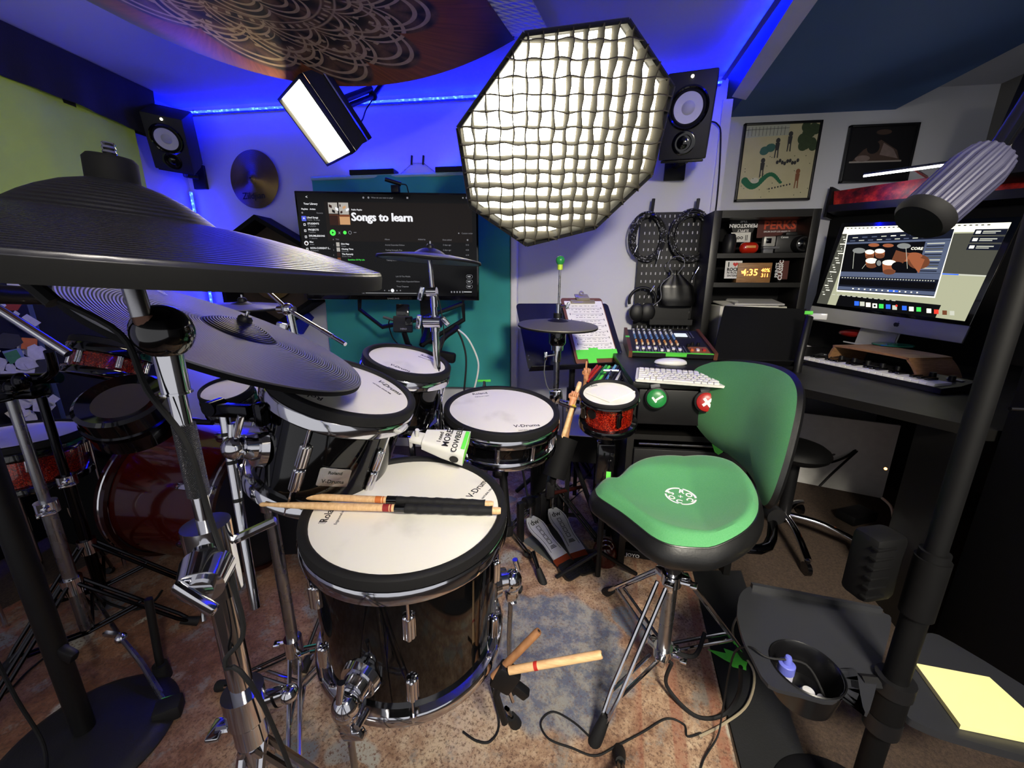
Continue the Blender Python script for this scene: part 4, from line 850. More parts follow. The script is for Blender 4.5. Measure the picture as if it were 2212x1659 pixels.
rq(3, 790, 632, 912, 633.4); rq(2, 790, 632, 900, 633.4); dsc(2, 848, 627, 3.8); rq(3, 839, 626, 842, 628.5); rq(3, 856, 626, 859, 628.5); dsc(3, 831, 627, 1.2); dsc(3, 865, 627, 1.3)
tt(3, '1:43', 782, 634, 2.6); tt(3, '2:58', 914, 634, 2.6)
rq(2, 1002, 629.5, 1019, 630.8)
for k in range(5): rq(3, 974 + k * 6, 628.5, 977 + k * 6, 632)
tt(2, '<', 660, 428, 6); dsc(3, 785, 426.5, 2); dsc(3, 796, 426.5, 2); tt(3, 'What do you want to play?', 802, 428, 3); rq(3, 878, 425, 882, 429); dsc(3, 1000, 427, 1.6); dsc(3, 1008, 427, 2); tt(3, 'Custom order', 997, 505, 3); dsc(3, 991, 503.5, 1.4)
b.build('screen', TM, tv, mw=FT)
b = MB(); tmp = MB(); b.text('SAMSUNG', .011, 0, -h / 2 + .004, .0004, .02, 'CENTER', .0003, 1.3); 
b.build('brand_lettering', mt('silver_letters', '#7d7d82', .4), tv, mw=FT)
arm = thing('television_bracket', 'black folding wall bracket showing below the television', 'wall bracket', FT @ V((0, -h / 2, -.06)))
b = MB()
Ft2 = FT @ V((0, 0, -.075)); nrm = FT.col[2].xyz
g = lambda x, y, o=.085: onp(x, y, FT.translation - nrm * o, nrm)
for pts in ([(777, 640), (777, 668), (826, 706), (905, 690), (1000, 655), (1000, 640)], [(1000, 655), (1002, 690), (912, 745)]):
    b.tube([g(*p) for p in pts], .013, 6)
b.tube([g(912, 745), V((g(905, 700).x, yT - .012, g(905, 700).z))], .02, 6); b.box(V((g(905, 690).x, yT - .02, g(905, 690).z)), (.10, .03, .34)); b.build('arm', BLK, arm)
# mic on top of television
p = FT @ V((-.02, h / 2, -.01)); p = FT @ V((sp(853, 412)[0], h / 2, -.018))
mc = thing('shotgun_microphone', 'small black microphone on a block on top of the television', 'microphone', p)
b = MB(); b.box(p + V((0, 0, .018)), (.042, .03, .036), bev=.004); b.build('block', BLK, mc)
b = MB(); b.tube([p + V((-.045, -.02, .062)), p + V((.03, .005, .042))], .010, 14); b.build('capsule', BLK, mc); b = MB(); b.tube(spl([p + V((.03, .005, .042)), p + V((.055, .01, .038)), p + V((.062, .012, .015)), p + V((.062, .02, .004))]), .003, 6); b.build('cord', RUB, mc)
# action camera below the television
FA = frm(at(872, 700, 1.98), RT * .12 - FW, RT)
ac = thing('action_camera', 'grey action camera with a small monitor on top, below the television', 'camera', mw=FA)
b = MB(); b.box((-.003, 0, 0), (.094, .080, .036), bev=.006); b.build('camera_body', mt('dark_grey_camera', '#2c2d30', .5), ac, mw=FA)
b = MB(); b.box((.028, .012, .020), (.036, .040, .012), bev=.003); b.cyl((.028, .012, .024), (.028, .012, .030), .013, n=20); b.build('lens', BLKG, ac, mw=FA)
b = MB(); b.text('HERO', .012, -.014, -.030, .0185, .02); b.build('lettering', WINK, ac, mw=FA)
b = MB(); b.box((-.006, .070, -.01), (.064, .064, .02), bev=.004); b.build('top_monitor', BLKG, ac, mw=FA)
b = MB(); b.tube([(-.05, .02, 0), (-.10, .035, -.005)], .007, 10); b.build('side_plug', GRYP, ac, mw=FA)
b = MB(); b.tube([(0, -.04, -.01), (.01, -.075, -.02), (.02, -.11, -.04)], .014, 8); b.tube([(.02, -.11, -.04), (.03, -.16, -.06), (.02, -.40, -.10), (.02, -.93, -.34)], .012, 8); b.sph((.02, -.11, -.04), .02); b.build('arm', BLK, ac, mw=FA)
b = MB(); b.tube(spl([FA @ V(v) for v in ((-.05, .03, -.01), (-.075, .01, -.01), (-.06, -.06, -.02), (-.03, -.10, -.03))]), .003, 6); tag(b.build('usb_cable', RUB), 'short black cable hanging from the action camera', 'cable')
# tablet arm / sensor pad and cables right of it
b = MB(); pts = [at(945, 778, 1.92), at(955, 735, 1.95), at(985, 710, 2.0), at(985, 706, 2.02)]; b.tube(spl(pts), .014, 10); b.tube([pts[0], V((pts[0].x, pts[0].y, .02))], .012, 10)
tag(b.build('bike_bar', BLK), 'curved black bar with grip below the television right of the cymbal stand', 'stand')
b = MB(); b.box(at(962, 770, 1.90), (.10, .04, .05), RY(.15), .012); tag(b.build('foam_block', BLKM), 'small black foam block beside the smallest rack tom', 'foam block')
b = MB(); b.tube(spl([at(985, 708, 2.0), at(1010, 730, 2.0), at(1030, 770, 2.0), at(1033, 800, 2.02), at(1022, 850, 2.05), at(1010, 900, 2.1), at(1005, 1020, 2.2)]), .0045, 8); tag(b.build('white_cable', WHT), 'white cable hanging in front of the teal panel', 'cable')
b = MB(); b.tube(spl([at(986, 709, 2.0), at(1000, 740, 2.0), at(1007, 780, 2.0), at(1002, 850, 2.02), at(998, 900, 2.08), at(990, 1020, 2.2)]), .005, 8); tag(b.build('black_cable', RUB), 'black cable hanging beside the white cable before the teal panel', 'cable')
pt = at(1046, 822, 1.75)
th_ = thing('green_tab_bolt', 'small chrome wing bolt wrapped in green tape behind the snare drum', 'bolt', pt); b = MB(); b.box(pt, (.060, .006, .010), RY(-.05), .002); b.build('tape_flag', NEON, th_); b = MB(); b.cyl(pt, pt - V((0, 0, .03)), .006, n=10); b.cyl(pt - V((0, 0, .02)), V((pt.x, pt.y, .1)), .008, n=10); b.build('post', STL, th_)

# ================================================================ wall cymbal
Fw = frm(V((-1.71, 2.49, 0)) * 0 + ony(549, 387, YB - .03), (-.05, -1, .04), RT)
rw = .15 * (YB - .03) / 2.202
wc = thing('wall_cymbal', 'brass cymbal hanging on the back wall with hand drawn script', 'cymbal', mw=Fw)
m, nb, bs = newmat('brass_cymbal'); o = nb.sep(nb.co()); r = nb.m('SQRT', nb.m('ADD', nb.m('MULTIPLY', o[0], o[0]), nb.m('MULTIPLY', o[1], o[1]))); bs.inputs['Metallic'].default_value = .9; bs.inputs['Roughness'].default_value = .32; nb.put(bs.inputs['Base Color'], nb.mix(nb.noise(9, 3), '#7a6240', '#a58858')); bb = nb.n('Bump'); bb.inputs['Strength'].default_value = .5; nb.put(bb.inputs['Height'], nb.m('SINE', nb.m('MULTIPLY', r, 1200))); bb.inputs['Distance'].default_value = .001; nb.put(bs.inputs['Normal'], bb.outputs[0]); BRASS = m
b = MB(); b.lathe([(.006, .030), (rw * .12, .028), (rw * .22, .017), (rw * .26, .012), (rw * .6, .007), (rw, 0), (rw, -.002), (rw * .26, .009), (.006, .027)], 64, True); b.build('bow', BRASS, wc, mw=Fw)
b = MB(); b.cyl((0, 0, -.02), (0, 0, .036), .004, n=10); b.build('nail', INK, wc, mw=Fw)
b = MB(); b.T = RX(-.03); b.text('Zildjian', .055, -.01, -.115, .0062, .01, 'CENTER'); b.build('script_lettering', INK, wc, mw=Fw)
# hexagonal shelf
Ph = ony(568, 592, YB - .17); Fh = frm(Ph, (0.02, -1, 0), (1, 0, 0))
hs = thing('hexagon_shelf', 'black hexagonal wall shelf behind the cymbals left of the television', 'shelf', mw=Fh)
Rh = .35; hx6 = lambda r, z: [V((r * math.sin(PI / 3 * k), r * math.cos(PI / 3 * k), z)) for k in range(6)]
b = MB(); vs = hx6(Rh, .0) + hx6(Rh - .03, .0) + hx6(Rh - .03, -.15) + hx6(Rh, -.15); b.add(vs, [(a * 6 + i, a * 6 + (i + 1) % 6, ((a + 1) % 4) * 6 + (i + 1) % 6, ((a + 1) % 4) * 6 + i) for a in range(4) for i in range(6)]); b.build('frame', BLKM, hs, mw=Fh)
b = MB(); b.add(hx6(Rh - .02, -.150) + hx6(Rh - .02, -.160), [tuple(range(6)), tuple(range(11, 5, -1))] + [(i, (i + 1) % 6, 6 + (i + 1) % 6, 6 + i) for i in range(6)]); b.build('back_board', mt('dark_oak', '#3d3127', .6, var=.3), hs, mw=Fh)
Fb2 = frm(Fh @ V((-.03, -.02, -.12)), (.1, -1, .12), (1, 0, 0))
b = MB(); b.lathe([(.004, .02), (.02, .018), (.04, .008), (.14, 0), (.14, -.002), (.04, .006), (.004, .018)], 48, True); tag(b.build('brass_cymbal', BRASS, mw=Fb2), 'brass cymbal stored inside the black hexagonal shelf', 'cymbal')
# blue strap
p = [ony(648, 661, YB - .031), ony(673, 686, YB - .031), ony(650, 722, YB - .031), ony(626, 712, YB - .031)]
b = MB(); b.slab(p, (0, .03, 0)); tag(b.build('blue_foam_strip', mt('blue_foam', '#1526b4', .8)), 'slanted blue foam strip on the wall below the television corner', 'foam strip')

# ================================================================ studio monitors
def monitor(name, label, Ffm, w, h, d, led=True):
    t = thing(name, label, 'speaker', mw=Ffm)
    b = MB(); b.box((0, 0, -d / 2), (w, h, d), bev=.006); b.build('cabinet', mt('speaker_vinyl', '#17171a', .6, bump=.1), t, mw=Ffm)
    cy = h * .10; R = w * .40; b = MB(); b.T = T3(0, cy, 0); b.lathe([(R, .0005), (R + .004, .004), (R * .97, .009), (R * .90, .006), (R * .88, .001)], 48, True); b.build('surround_ring', BLKG, t, mw=Ffm)
    b = MB(); b.T = T3(0, cy, 0); b.lathe([(R * .88, .001), (R * .80, .006), (R * .72, .003), (R * .70, .001)], 48); b.build('rubber_surround', RUB, t, mw=Ffm)
    b = MB(); b.T = T3(0, cy, .0005); b.lathe([(R * .74, .005), (R * .34, .0015), (R * .30, .0012)], 48); b.build('cone', mt('white_cone', '#cfcfd2', .5, var=.02), t, mw=Ffm)
    b = MB(); b.T = T3(0, cy, .0005); b.lathe([(R * .34, .0016), (R * .30, .004), (R * .18, .008), (0, .010)], 32); b.build('dust_cap', mt('grey_dust_cap', '#b4b4ba', .45, var=.02), t, mw=Ffm)
    b = MB(); b.T = T3(0, -h * .30, 0); b.lathe([(R * .62, .0008), (R * .55, .003), (R * .40, .0012), (R * .24, .0006), (R * .2, .003), (0, .004)], 32); b.build('waveguide', BLKG, t, mw=Ffm)
    b = MB(); b.T = T3(-.0, h * .44, 0); b.lathe([(.0065, .0006), (.005, .003), (0, .0035)], 16); b.build('power_light', em('led_white', '#fff3d0', 6), t, mw=Ffm)
    return t
FL_ = frm(at(363, 312, 2.22), V((.36, -.78, -.50)), V((.88, .42, -.13)))
sl = monitor('studio_monitor', 'black studio monitor with white cone in the left corner by the green backdrop', FL_, .185, .285, .20)
FR_ = frm(at(1484, 252, 1.83), V((-.30, -.93, -.24)), V((.95, -.29, -.06)))
sr = monitor('studio_monitor', 'black studio monitor with white cone right of the octagonal softbox', FR_, .21, .345, .21)
br = thing('speaker_bracket', 'black wall bracket under the speaker right of the softbox', 'bracket', ony(1455, 360, YB - .02))
b = MB(); p = ony(1458, 362, YB - .012); b.box(p, (.11, .02, .13), bev=.003); b.build('wall_plate', BLK, br)
b = MB(); b.tube([p + V((0, -.01, .01)), p + V((.02, -.12, .01)), FR_ @ V((0, -.1725, -.10)) + V((0, 0, -.012))], .018, 10); b.box(FR_ @ V((0, -.180, -.10)), (.18, .012, .16), FR_.to_3x3().to_4x4() @ RX(0) @ MX.Identity(4), .002) if False else b.sph(p + V((.02, -.12, .01)), .022); b.build('arm', BLK, br)
b = MB(); b.T = FR_; b.box((0, -.1795, -.10), (.19, .012, .17), bev=.003); b.build('shelf_plate', BLK, br)
br2 = thing('speaker_bracket', 'black wall bracket under the speaker in the left corner', 'bracket', ony(430, 385, YB - .02))
b = MB(); p = ony(431, 383, YB - .012); b.box(p, (.09, .02, .14), bev=.003); b.build('wall_plate', BLK, br2)
b = MB(); b.tube([p + V((0, -.01, .0)), p + V((-.04, -.06, .0)), FL_ @ V((.02, -.155, -.10))], .014, 8); b.build('arm', BLK, br2)
b = MB(); b.T = FL_; b.box((0, -.149, -.10), (.17, .012, .16), bev=.003); b.build('shelf_plate', BLK, br2)
b = MB(); b.tube(spl([FR_ @ V((.06, -.02, -.215)), ony(1530, 262, YB - .03), ony(1550, 268, YB - .02), ony(1557, 300, YB - .02), ony(1548, 440, YB - .02), ony(1520, 640, YB - .02), ony(1505, 715, YB - .02)]), .004, 6); tag(b.build('speaker_cable', RUB), 'black cable running from the right speaker down the wall corner', 'cable')
b = MB(); b.tube(spl([FL_ @ V((.06, .1, -.205)), ony(410, 245, YB - .02), ony(418, 238, YB - .02)]), .003, 6); tag(b.build('speaker_cable', RUB), 'black cable at the back of the left corner speaker', 'cable')

# ================================================================ pegboard and hung things
yP = YB - .035
A = ony(1386, 459, yP); Bq = ony(1523, 458, yP); Cq = ony(1363, 715, yP)
pw, phh = Bq.x - A.x, A.z - Cq.z; cx = (A.x + Bq.x) / 2 - .002
pg = thing('pegboard', 'black pegboard with slots on the white wall right of the hi-hat', 'pegboard', (cx, yP, Cq.z))
slot = mt('slot_wall_shine', '#a9a9ae', .7)
b = MB(); b.box((cx, yP, (A.z + Cq.z) / 2), (pw, .006, phh), bev=.001); b.build('board', mt('pegboard_black', '#101012', .6), pg)
b = MB(); nr, nc = 15, 12
for j in range(nr):
    for i in range(nc):
        x = cx - pw / 2 + .028 + i * (pw - .056) / (nc - 1) + (.0 if j % 2 else 0); z = A.z - .022 - j * (phh - .05) / (nr - 1)
        b.slab([(x + dx, yP - .0034, z + dz) for dx, dz in rpoly(.0065, .016, .003, 3)], (0, -.0003, 0))
s_ = b.build('slots', slot, pg, label='pale slots showing the white wall'); s_['kind'] = 'stuff'
def coil(name, label, px, py, rx, rz, n, seed):
    c0 = ony(px, py, yP - .028); rr = random.Random(seed); b = MB()
    for k in range(n):
        a, c = rx * (.76 + .24 * rr.random()), rz * (.80 + .20 * rr.random()); o = V((rr.uniform(-.010, .010), rr.uniform(-.010, .014), rr.uniform(-.012, .004)))
        b.tube([c0 + o + V((a * math.cos(t), .004 * math.sin(3 * t + k), c * math.sin(t))) for t in [2 * PI * i / 44 for i in range(45)]], .0046, 7)
    t = thing(name, label, 'cable', c0)
    m_, nb, bs = newmat('braided_cord_%d' % seed); v_ = nb.vor(170); f_ = nb.step(nb.sep(v_.outputs['Color'])[0], .86, .90); nb.put(bs.inputs['Base Color'], nb.mix(f_, '#0a0a0c', '#8f8f96')); bs.inputs['Roughness'].default_value = .7
    b.build('loops', m_, t); return t, c0
k1, c1 = coil('coiled_cable', 'coiled black braided cable hanging on the left pegboard hook', 1399, 510, .098, .134, 11, 1)
k2, c2 = coil('coiled_cable', 'coiled black braided cable hanging on the right pegboard hook', 1494, 508, .114, .136, 11, 2)
for t_, pts in ((k1, [(1377, 530), (1371, 545)]), (k1, [(1426, 541), (1421, 560)]), (k2, [(1516, 565), (1502, 590)])):
    a, c = [ony(x, y, yP - .045) for x, y in pts]; b = MB(); b.tube([a, c], .006, 10); b.tube([c, c + (c - a) * .5], .003, 8); b.build('jack_plug', CHR, t_)
for x, lab in ((1408, 'black hook at the top left of the pegboard'), (1504, 'black hook at the top right of the pegboard')):
    p = ony(x, 452, yP - .01); b = MB(); b.tube([p + V((.005, -.004, .055)), p + V((0, -.008, -.02)), p + V((-.002, -.016, -.045)), p + V((-.002, -.04, -.052)), p + V((-.002, -.058, -.035))], .009, 6); tag(b.build('peg_hook', BLK), lab, 'hook')
# drawstring pouch
pc_ = ony(1462, 620, yP - .06); po = thing('drawstring_pouch', 'black leather drawstring pouch hanging on the pegboard', 'pouch', pc_)
b = MB()
def pou(i, j):
    t = 2 * PI * i; z = -.105 + .20 * j; wd = (.108 * (1 - .28 * j) if j < .55 else .108 * (.846 - 1.75 * (j - .55))) * (.84 + .16 * min(1, j * 6)); wd = max(wd, .026) + (.10 * (j - .92) if j > .92 else 0)
    fold = 1 + .13 * j * math.sin(t * 7 + .6)
    return V((pc_.x + wd * fold * math.cos(t) + .03 * (.5 - j), pc_.y + .30 * wd * fold * math.sin(t) + .01, pc_.z + z))
b.grid(pou, 48, 20); b.add([pou(i / 48, 0) for i in range(48)], [tuple(range(48))]); b.build('bag', mt('black_leather', '#09090a', .34, bump=.1), po)
b = MB()
for s in (-1, 1): b.tube(spl([pc_ + V((s * .01 - .02, -.02, .07)), pc_ + V((s * .045 - .02, -.015, .13)), pc_ + V((s * .02 - .015, -.01, .165)), pc_ + V((-.012, -.01, .168))]), .0025, 6)
b.build('drawstring', GRYP, po)
# headphones
hp = thing('headphones', 'black headphones hanging on the lower left of the pegboard', 'headphones', ony(1382, 640, yP - .04))
c0 = ony(1387, 652, yP - .045)
b = MB(); b.tube([c0 + V((.075 * math.cos(t), 0, .010 + .072 * math.sin(t))) for t in [PI * (-.15 + 1.25 * i / 30) for i in range(31)]], .0085, 10); b.build('headband', BLK, hp)
for k, (dx, dz, ro) in enumerate(((-.028, -.060, -.5), (.030, -.058, .55))):
    b = MB(); b.T = MX.Translation(c0 + V((dx, -.012, dz))) @ RY(ro) @ RX(PI / 2); b.lathe([(0, .026), (.032, .026), (.044, .016), (.046, 0), (.040, -.014), (0, -.016)], 28)
    for v in b.v: v.z = (v.z - (c0.z + dz)) * 1.18 + c0.z + dz
    b.build('ear_cup', mt('black_ear_cushion', '#060607', .5), hp)
b = MB(); b.tube(spl([c0 + V((.02, -.02, -.10)), c0 + V((.05, -.02, -.03)), c0 + V((.10, -.02, .02)), c0 + V((.095, -.02, .10)), c0 + V((.16, -.02, .16))]), .003, 6); b.build('cord', GRYP, hp)
b = MB(); a, c = ony(1414, 617, yP - .07), ony(1405, 630, yP - .07); b.tube([a, c], .006, 10); b.tube([c, c + (c - a) * .8], .003, 8); b.build('jack_plug', CHR, hp)
pA = ony(1404, 668, yP - .05); pB = ony(1490, 700, yP - .05)
b = MB(); xm, w_ = (pA.x + pB.x) / 2, (pB.x - pA.x)
b.box((xm, yP - .0075, (pA.z + pB.z) / 2 + .005), (w_, .006, pA.z - pB.z + .01)); b.box((xm, yP - .045, pB.z), (w_, .075, .006)); b.box((xm, yP - .083, pB.z + .014), (w_, .005, .03)); b.box((xm - w_ / 2, yP - .045, pB.z + .014), (.005, .075, .03)); b.box((xm + w_ / 2, yP - .045, pB.z + .014), (.005, .075, .03))
tag(b.build('peg_tray', BLK), 'black tray clipped to the bottom of the pegboard', 'tray')
# posters
fr = mt('poster_frame_black', '#141418', .4)
def poster(label, cx_, cz, w, h, y=YP):
    F = frm((cx_, y - .014, cz), (0, -1, 0), (1, 0, 0)); t = thing('framed_poster', label, 'poster', mw=F)
    b = MB(); s = .012
    for dx, dy, lx, ly in ((0, h / 2 - s / 2, w, s), (0, -h / 2 + s / 2, w, s), (w / 2 - s / 2, 0, s, h), (-w / 2 + s / 2, 0, s, h)): b.box((dx, dy, .0), (lx, ly, .024), bev=.002)
    b.build('frame', fr, t, mw=F); return t, F
p0, p1 = ony(1595, 268, YP - .01), ony(1755, 432, YP - .01); w, h = ony(1770, 267, YP).x - ony(1603, 268, YP).x, p0.z - p1.z
t, F = poster('framed pale yellow cartoon garden poster on the wall above the shelf', (ony(1676, 350, YP).x), (p0.z + p1.z) / 2, w, h)
b = MB(); w2, h2 = w - .024, h - .024; zl_ = [0]
pm = [mt('poster_cream', '#c9c19b', .7, var=.12, scale=12), mt('poster_sky', '#b9bcae', .7), mt('poster_bush', '#3d4d33', .8, var=.3, scale=60), mt('poster_teal', '#3f6a63', .8, var=.2), mt('poster_green', '#1f6a48', .7), mt('poster_ink', '#3a3a3c', .8), mt('poster_brown', '#8a5a3c', .8), mt('poster_white', '#cfccbc', .7)]
def pq(mi, pts): zl_[0] += 1; b.m = mi; b.add([(x * w2, y * h2, .0005 + zl_[0] * 4e-5) for x, y in pts], [tuple(range(len(pts)))])
def pe(mi, x, y, rx, ry, n=16): pq(mi, [(x + rx * math.cos(2 * PI * i / n), y + ry * math.sin(2 * PI * i / n)) for i in range(n)])
pq(0, [(-.5, -.5), (.5, -.5), (.5, .5), (-.5, .5)]); pq(1, [(-.5, .34), (.1, .36), (.1, .5), (-.5, .5)])
for i in range(11): pq(5, [(-.46 + i * .05, .36), (-.455 + i * .05, .36), (-.455 + i * .05, .48), (-.46 + i * .05, .48)])
pq(5, [(-.5, .44), (.1, .45), (.1, .455), (-.5, .446)])
rr = random.Random(4)
for i in range(14): pe(2, .28 + rr.random() * .2, .18 + rr.random() * .30, .06, .07)
for i in range(8): pe(3, -.30 + rr.random() * .2, .14 + rr.random() * .08, .06, .045)
for (x, y, m_) in ((-.03, .2, 5), (.13, .28, 5), (.31, -.22, 6), (-.2, -.06, 5)):
    pe(m_, x, y + .09, .03, .035); pq(m_, [(x - .03, y + .06), (x + .03, y + .06), (x + .025, y - .04), (x - .025, y - .04)]); pq(m_, [(x - .025, y - .04), (x - .008, y - .04), (x - .012, y - .14), (x - .026, y - .14)]); pq(m_, [(x + .008, y - .04), (x + .025, y - .04), (x + .03, y - .14), (x + .014, y - .14)])
for i in range(22): a = -.42 + i * .024; pe(4, a, -.24 - .08 * math.sin(i * .32), .05 - .0012 * i, .05 - .0015 * i)
pe(7, -.28, -.24, .06, .04)
for i in range(9): pe(5, .0 + i * .035, .0 + .02 * math.sin(i * 1.7), .020, .028, 7)
for i in range(8): pe(5, -.06 + i * .04, -.36 + .008 * i, .012, .014, 6)
for i in range(26): pe(2, rr.uniform(-.48, .48), rr.uniform(-.48, .1), .008, .006, 6)
b.build('print', pm, t, mw=F)
p0, p1 = ony(1825, 272, YP - .01), ony(1880, 394, YP - .01); xa, xb = ony(1836, 275, YP).x, ony(1986, 268, YP).x
xb = min(xb, XR - .03)
w, h = xb - xa, p0.z - p1.z
t, F = poster('dark framed photograph of a drum seen on the wall above the monitor', (xa + xb) / 2 - .01, (p0.z + p1.z) / 2, w, h)
b = MB(); w2, h2 = w - .024, h - .024; zl_ = [0]; pm = [mt('photo_dark', '#0e0d12', .5), mt('photo_brown', '#4a382f', .6, var=.3, scale=20), mt('photo_pale', '#7d6c66', .6, var=.3, scale=30), mt('photo_light', '#a39a92', .6)]
pq(0, [(-.5, -.5), (.5, -.5), (.5, .5), (-.5, .5)]); pq(1, [(-.42, -.16), (.36, -.16), (.28, .06), (.0, .26), (-.25, .08)]); pq(2, [(.02, -.02), (.32, -.1), (.22, .08), (.05, .2)]); pq(3, [(-.44, -.16), (.38, -.16), (.38, -.13), (-.44, -.13)]); pe(2, -.24, -.08, .12, .06); pe(1, .02, .40, .12, .05); pe(0, -.1, .12, .1, .12)
b.build('print', pm, t, mw=F)
def inst(proto, parent, M):  # another copy of a part, sharing its mesh
    c = proto.copy(); COL.objects.link(c); c.parent = parent; c.matrix_parent_inverse = WM[parent.name].inverted(); c.matrix_basis = M; WM[c.name] = M.copy(); return c
DARK = mt('deep_black', '#040405', .6, spec=.2)
DESK = mt('black_brown_desk', '#100f0e', .42, var=.2, scale=8); ALU = mt('aluminium', '#b4b4b5', .4, .25, var=.04)
# ================================================================ left desk unit
zd = .80; dx0, dx1, dy0, dy1 = .262, .70, 1.395, 2.32
du = thing('desk_cabinet', 'narrow black desk cabinet under the mixer and the white keyboard', 'desk', ((dx0 + dx1) / 2, 1.85, 0))
b = MB(); b.box(((dx0 + dx1) / 2, (dy0 + dy1) / 2, zd - .0125), (dx1 - dx0, dy1 - dy0, .025), bev=.003); b.build('desktop', DESK, du)
for x in (dx0 + .0125, dx1 - .0125):
    b = MB(); b.box((x, (dy0 + dy1) / 2 + .015, (zd - .025) / 2), (.025, dy1 - dy0 - .03, zd - .025)); b.build('side_panel', DESK, du)
b = MB(); b.box(((dx0 + dx1) / 2, dy1 - .02, .4), (dx1 - dx0 - .05, .012, .75)); b.build('back_panel', DESK, du)
for z in (.10, .34, .56):
    b = MB(); b.box(((dx0 + dx1) / 2, (dy0 + dy1) / 2 + .03, z), (dx1 - dx0 - .05, dy1 - dy0 - .1, .022)); b.build('shelf', DESK, du)
b = MB(); b.box(((dx0 + dx1) / 2, dy0 + .015, .705), (dx1 - dx0 - .05, .018, .13), bev=.003); b.build('drawer', BLK, du)
b = MB(); b.box(((dx0 + dx1) / 2, dy0 + .02, .46), (dx1 - dx0 - .05, .018, .16), bev=.003); b.build('drawer', BLK, du)
b = MB(); b.tube([(dx0 + .04, dy0 + .012, .56), (dx1 - .06, dy0 + .012, .56)], .004, 6); b.build('shelf_rail', STL, du)
# buzzers
for (px, py, c, lab) in ((1418, 860, '#1f7a3a', 'round green push button with a white tick on the front of the desk cabinet'), (1526, 868, '#a3211f', 'round red push button with a white cross on the front of the desk cabinet')):
    p = ony(px, py, dy0 - .02); F = frm(p, (-.15, -1, .18), (1, 0, 0)); t = thing('push_button', lab, 'button', mw=F)
    b = MB(); b.lathe([(.039, .0), (.040, -.004), (.040, -.018), (.030, -.022), (0, -.022)], 36); b.lathe([(.039, 0), (.033, .003), (.031, .003)], 36); b.build('base_ring', BLK, t, mw=F)
    b = MB(); b.lathe([(.0335, .002), (.0325, .008), (.026, .0125), (.014, .0145), (0, .015)], 36); b.build('coloured_cap', mt('cap_' + c[1:], c, .35), t, mw=F)
    b = MB()
    if 'tick' in lab: b.T = T3(-.008, -.004, .0135) @ RZ(math.radians(-52)); b.box((0, 0, 0), (.022, .007, .004)); b.T = T3(.007, .002, .0135) @ RZ(math.radians(34)); b.box((0, 0, 0), (.032, .007, .004))
    else:
        for a in (38, -52): b.T = T3(0, 0, .0143) @ RZ(math.radians(a)); b.box((0, 0, 0), (.036, .0095, .004))
    b.build('mark', WHT, t, mw=F)
    b = MB(); b.T = T3(0, .040, .0); b.box((-.006, .004, .0), (.032, .014, .012), RZ(.2), .002); b.build('strap', GRYP, t, mw=F)
# white keyboard
kx = V((math.cos(math.radians(-12)), math.sin(math.radians(-12)), 0)); K0 = V((.2655, 1.385, .802)); ky = V((-kx.y * .995, kx.x * .995, .1)).normalized(); kw, kd = .43, .142
Fk = MX(((kx.x, ky.x, kx.cross(ky).x, K0.x), (kx.y, ky.y, kx.cross(ky).y, K0.y), (kx.z, ky.z, kx.cross(ky).z, K0.z), (0, 0, 0, 1)))
kb = thing('keyboard', 'white computer keyboard lying on the front of the desk cabinet', 'keyboard', mw=Fk)
b = MB(); b.T = T3(kw / 2, kd / 2, .004); b.prism(rpoly(kw, kd, .008), -.004, .004); b.build('keyboard_body', mt('keyboard_white', '#d9d8d2', .45, var=.02), kb, mw=Fk)
KEYM = mt('key_white', '#eeece4', .45, var=.02)
def keyp(w_, h_):
    b = MB(); b.box((0, 0, .0025), (w_, h_, .005), bev=.0012, seg=1); return b
kp = None; pitch = .0189; rowh = .0205; ke = []
for r_ in range(6):
    x = .008; y = .014 + r_ * rowh * 1.08; ws = ([1.2, 1, 1, 1.2, 5.2, 1.2, 1, 1, 1], [2.2] + [1] * 10 + [1.7], [1.7] + [1] * 11 + [1.3], [1.4] + [1] * 12 + [1], [1] * 13 + [1.6], [1] * 14)[r_]
    ws = ws + [0] + [1] * (3 if r_ else 3)
    for w_ in ws:
        if w_ == 0: x = .008 + pitch * 15.0; continue
        if x + pitch * w_ > kw - .006: break
        ke.append((x + pitch * w_ / 2, y, w_)); x += pitch * w_
cache = {}
for (x, y, w_) in ke:
    M = Fk @ T3(x, y, .008)
    if w_ not in cache: cache[w_] = keyp(pitch * w_ - .0032, rowh * .88).build('key', KEYM, kb, mw=M)
    else: inst(cache[w_], kb, M)
# mouse
pm_ = onz(1448, 786, zd); F = frm(pm_, (0, 0, 1), (1, -.12, 0)); b = MB()
def mo(i, j):
    t = 2 * PI * i; s = math.sin(PI / 2 * j); return V((.066 * math.cos(t) * s, .034 * math.sin(t) * s * (1 - .12 * math.cos(t)), .004 + .022 * math.cos(PI / 2 * j) ** .7 * (1 + .15 * math.cos(t) * s)))
b.T = F; b.grid(mo, 32, 10); b.lathe([(0, .0), (.03, .0)], 24); b.T = F @ MX.Diagonal((1.9, 1, 1, 1)); b.lathe([(.0335, .004), (.031, .0), (0, 0)], 32)
tag(b.build('computer_mouse', mt('mouse_white', '#eeedea', .25, var=.0)), 'white computer mouse on the black desk between keyboard and mixer', 'mouse')
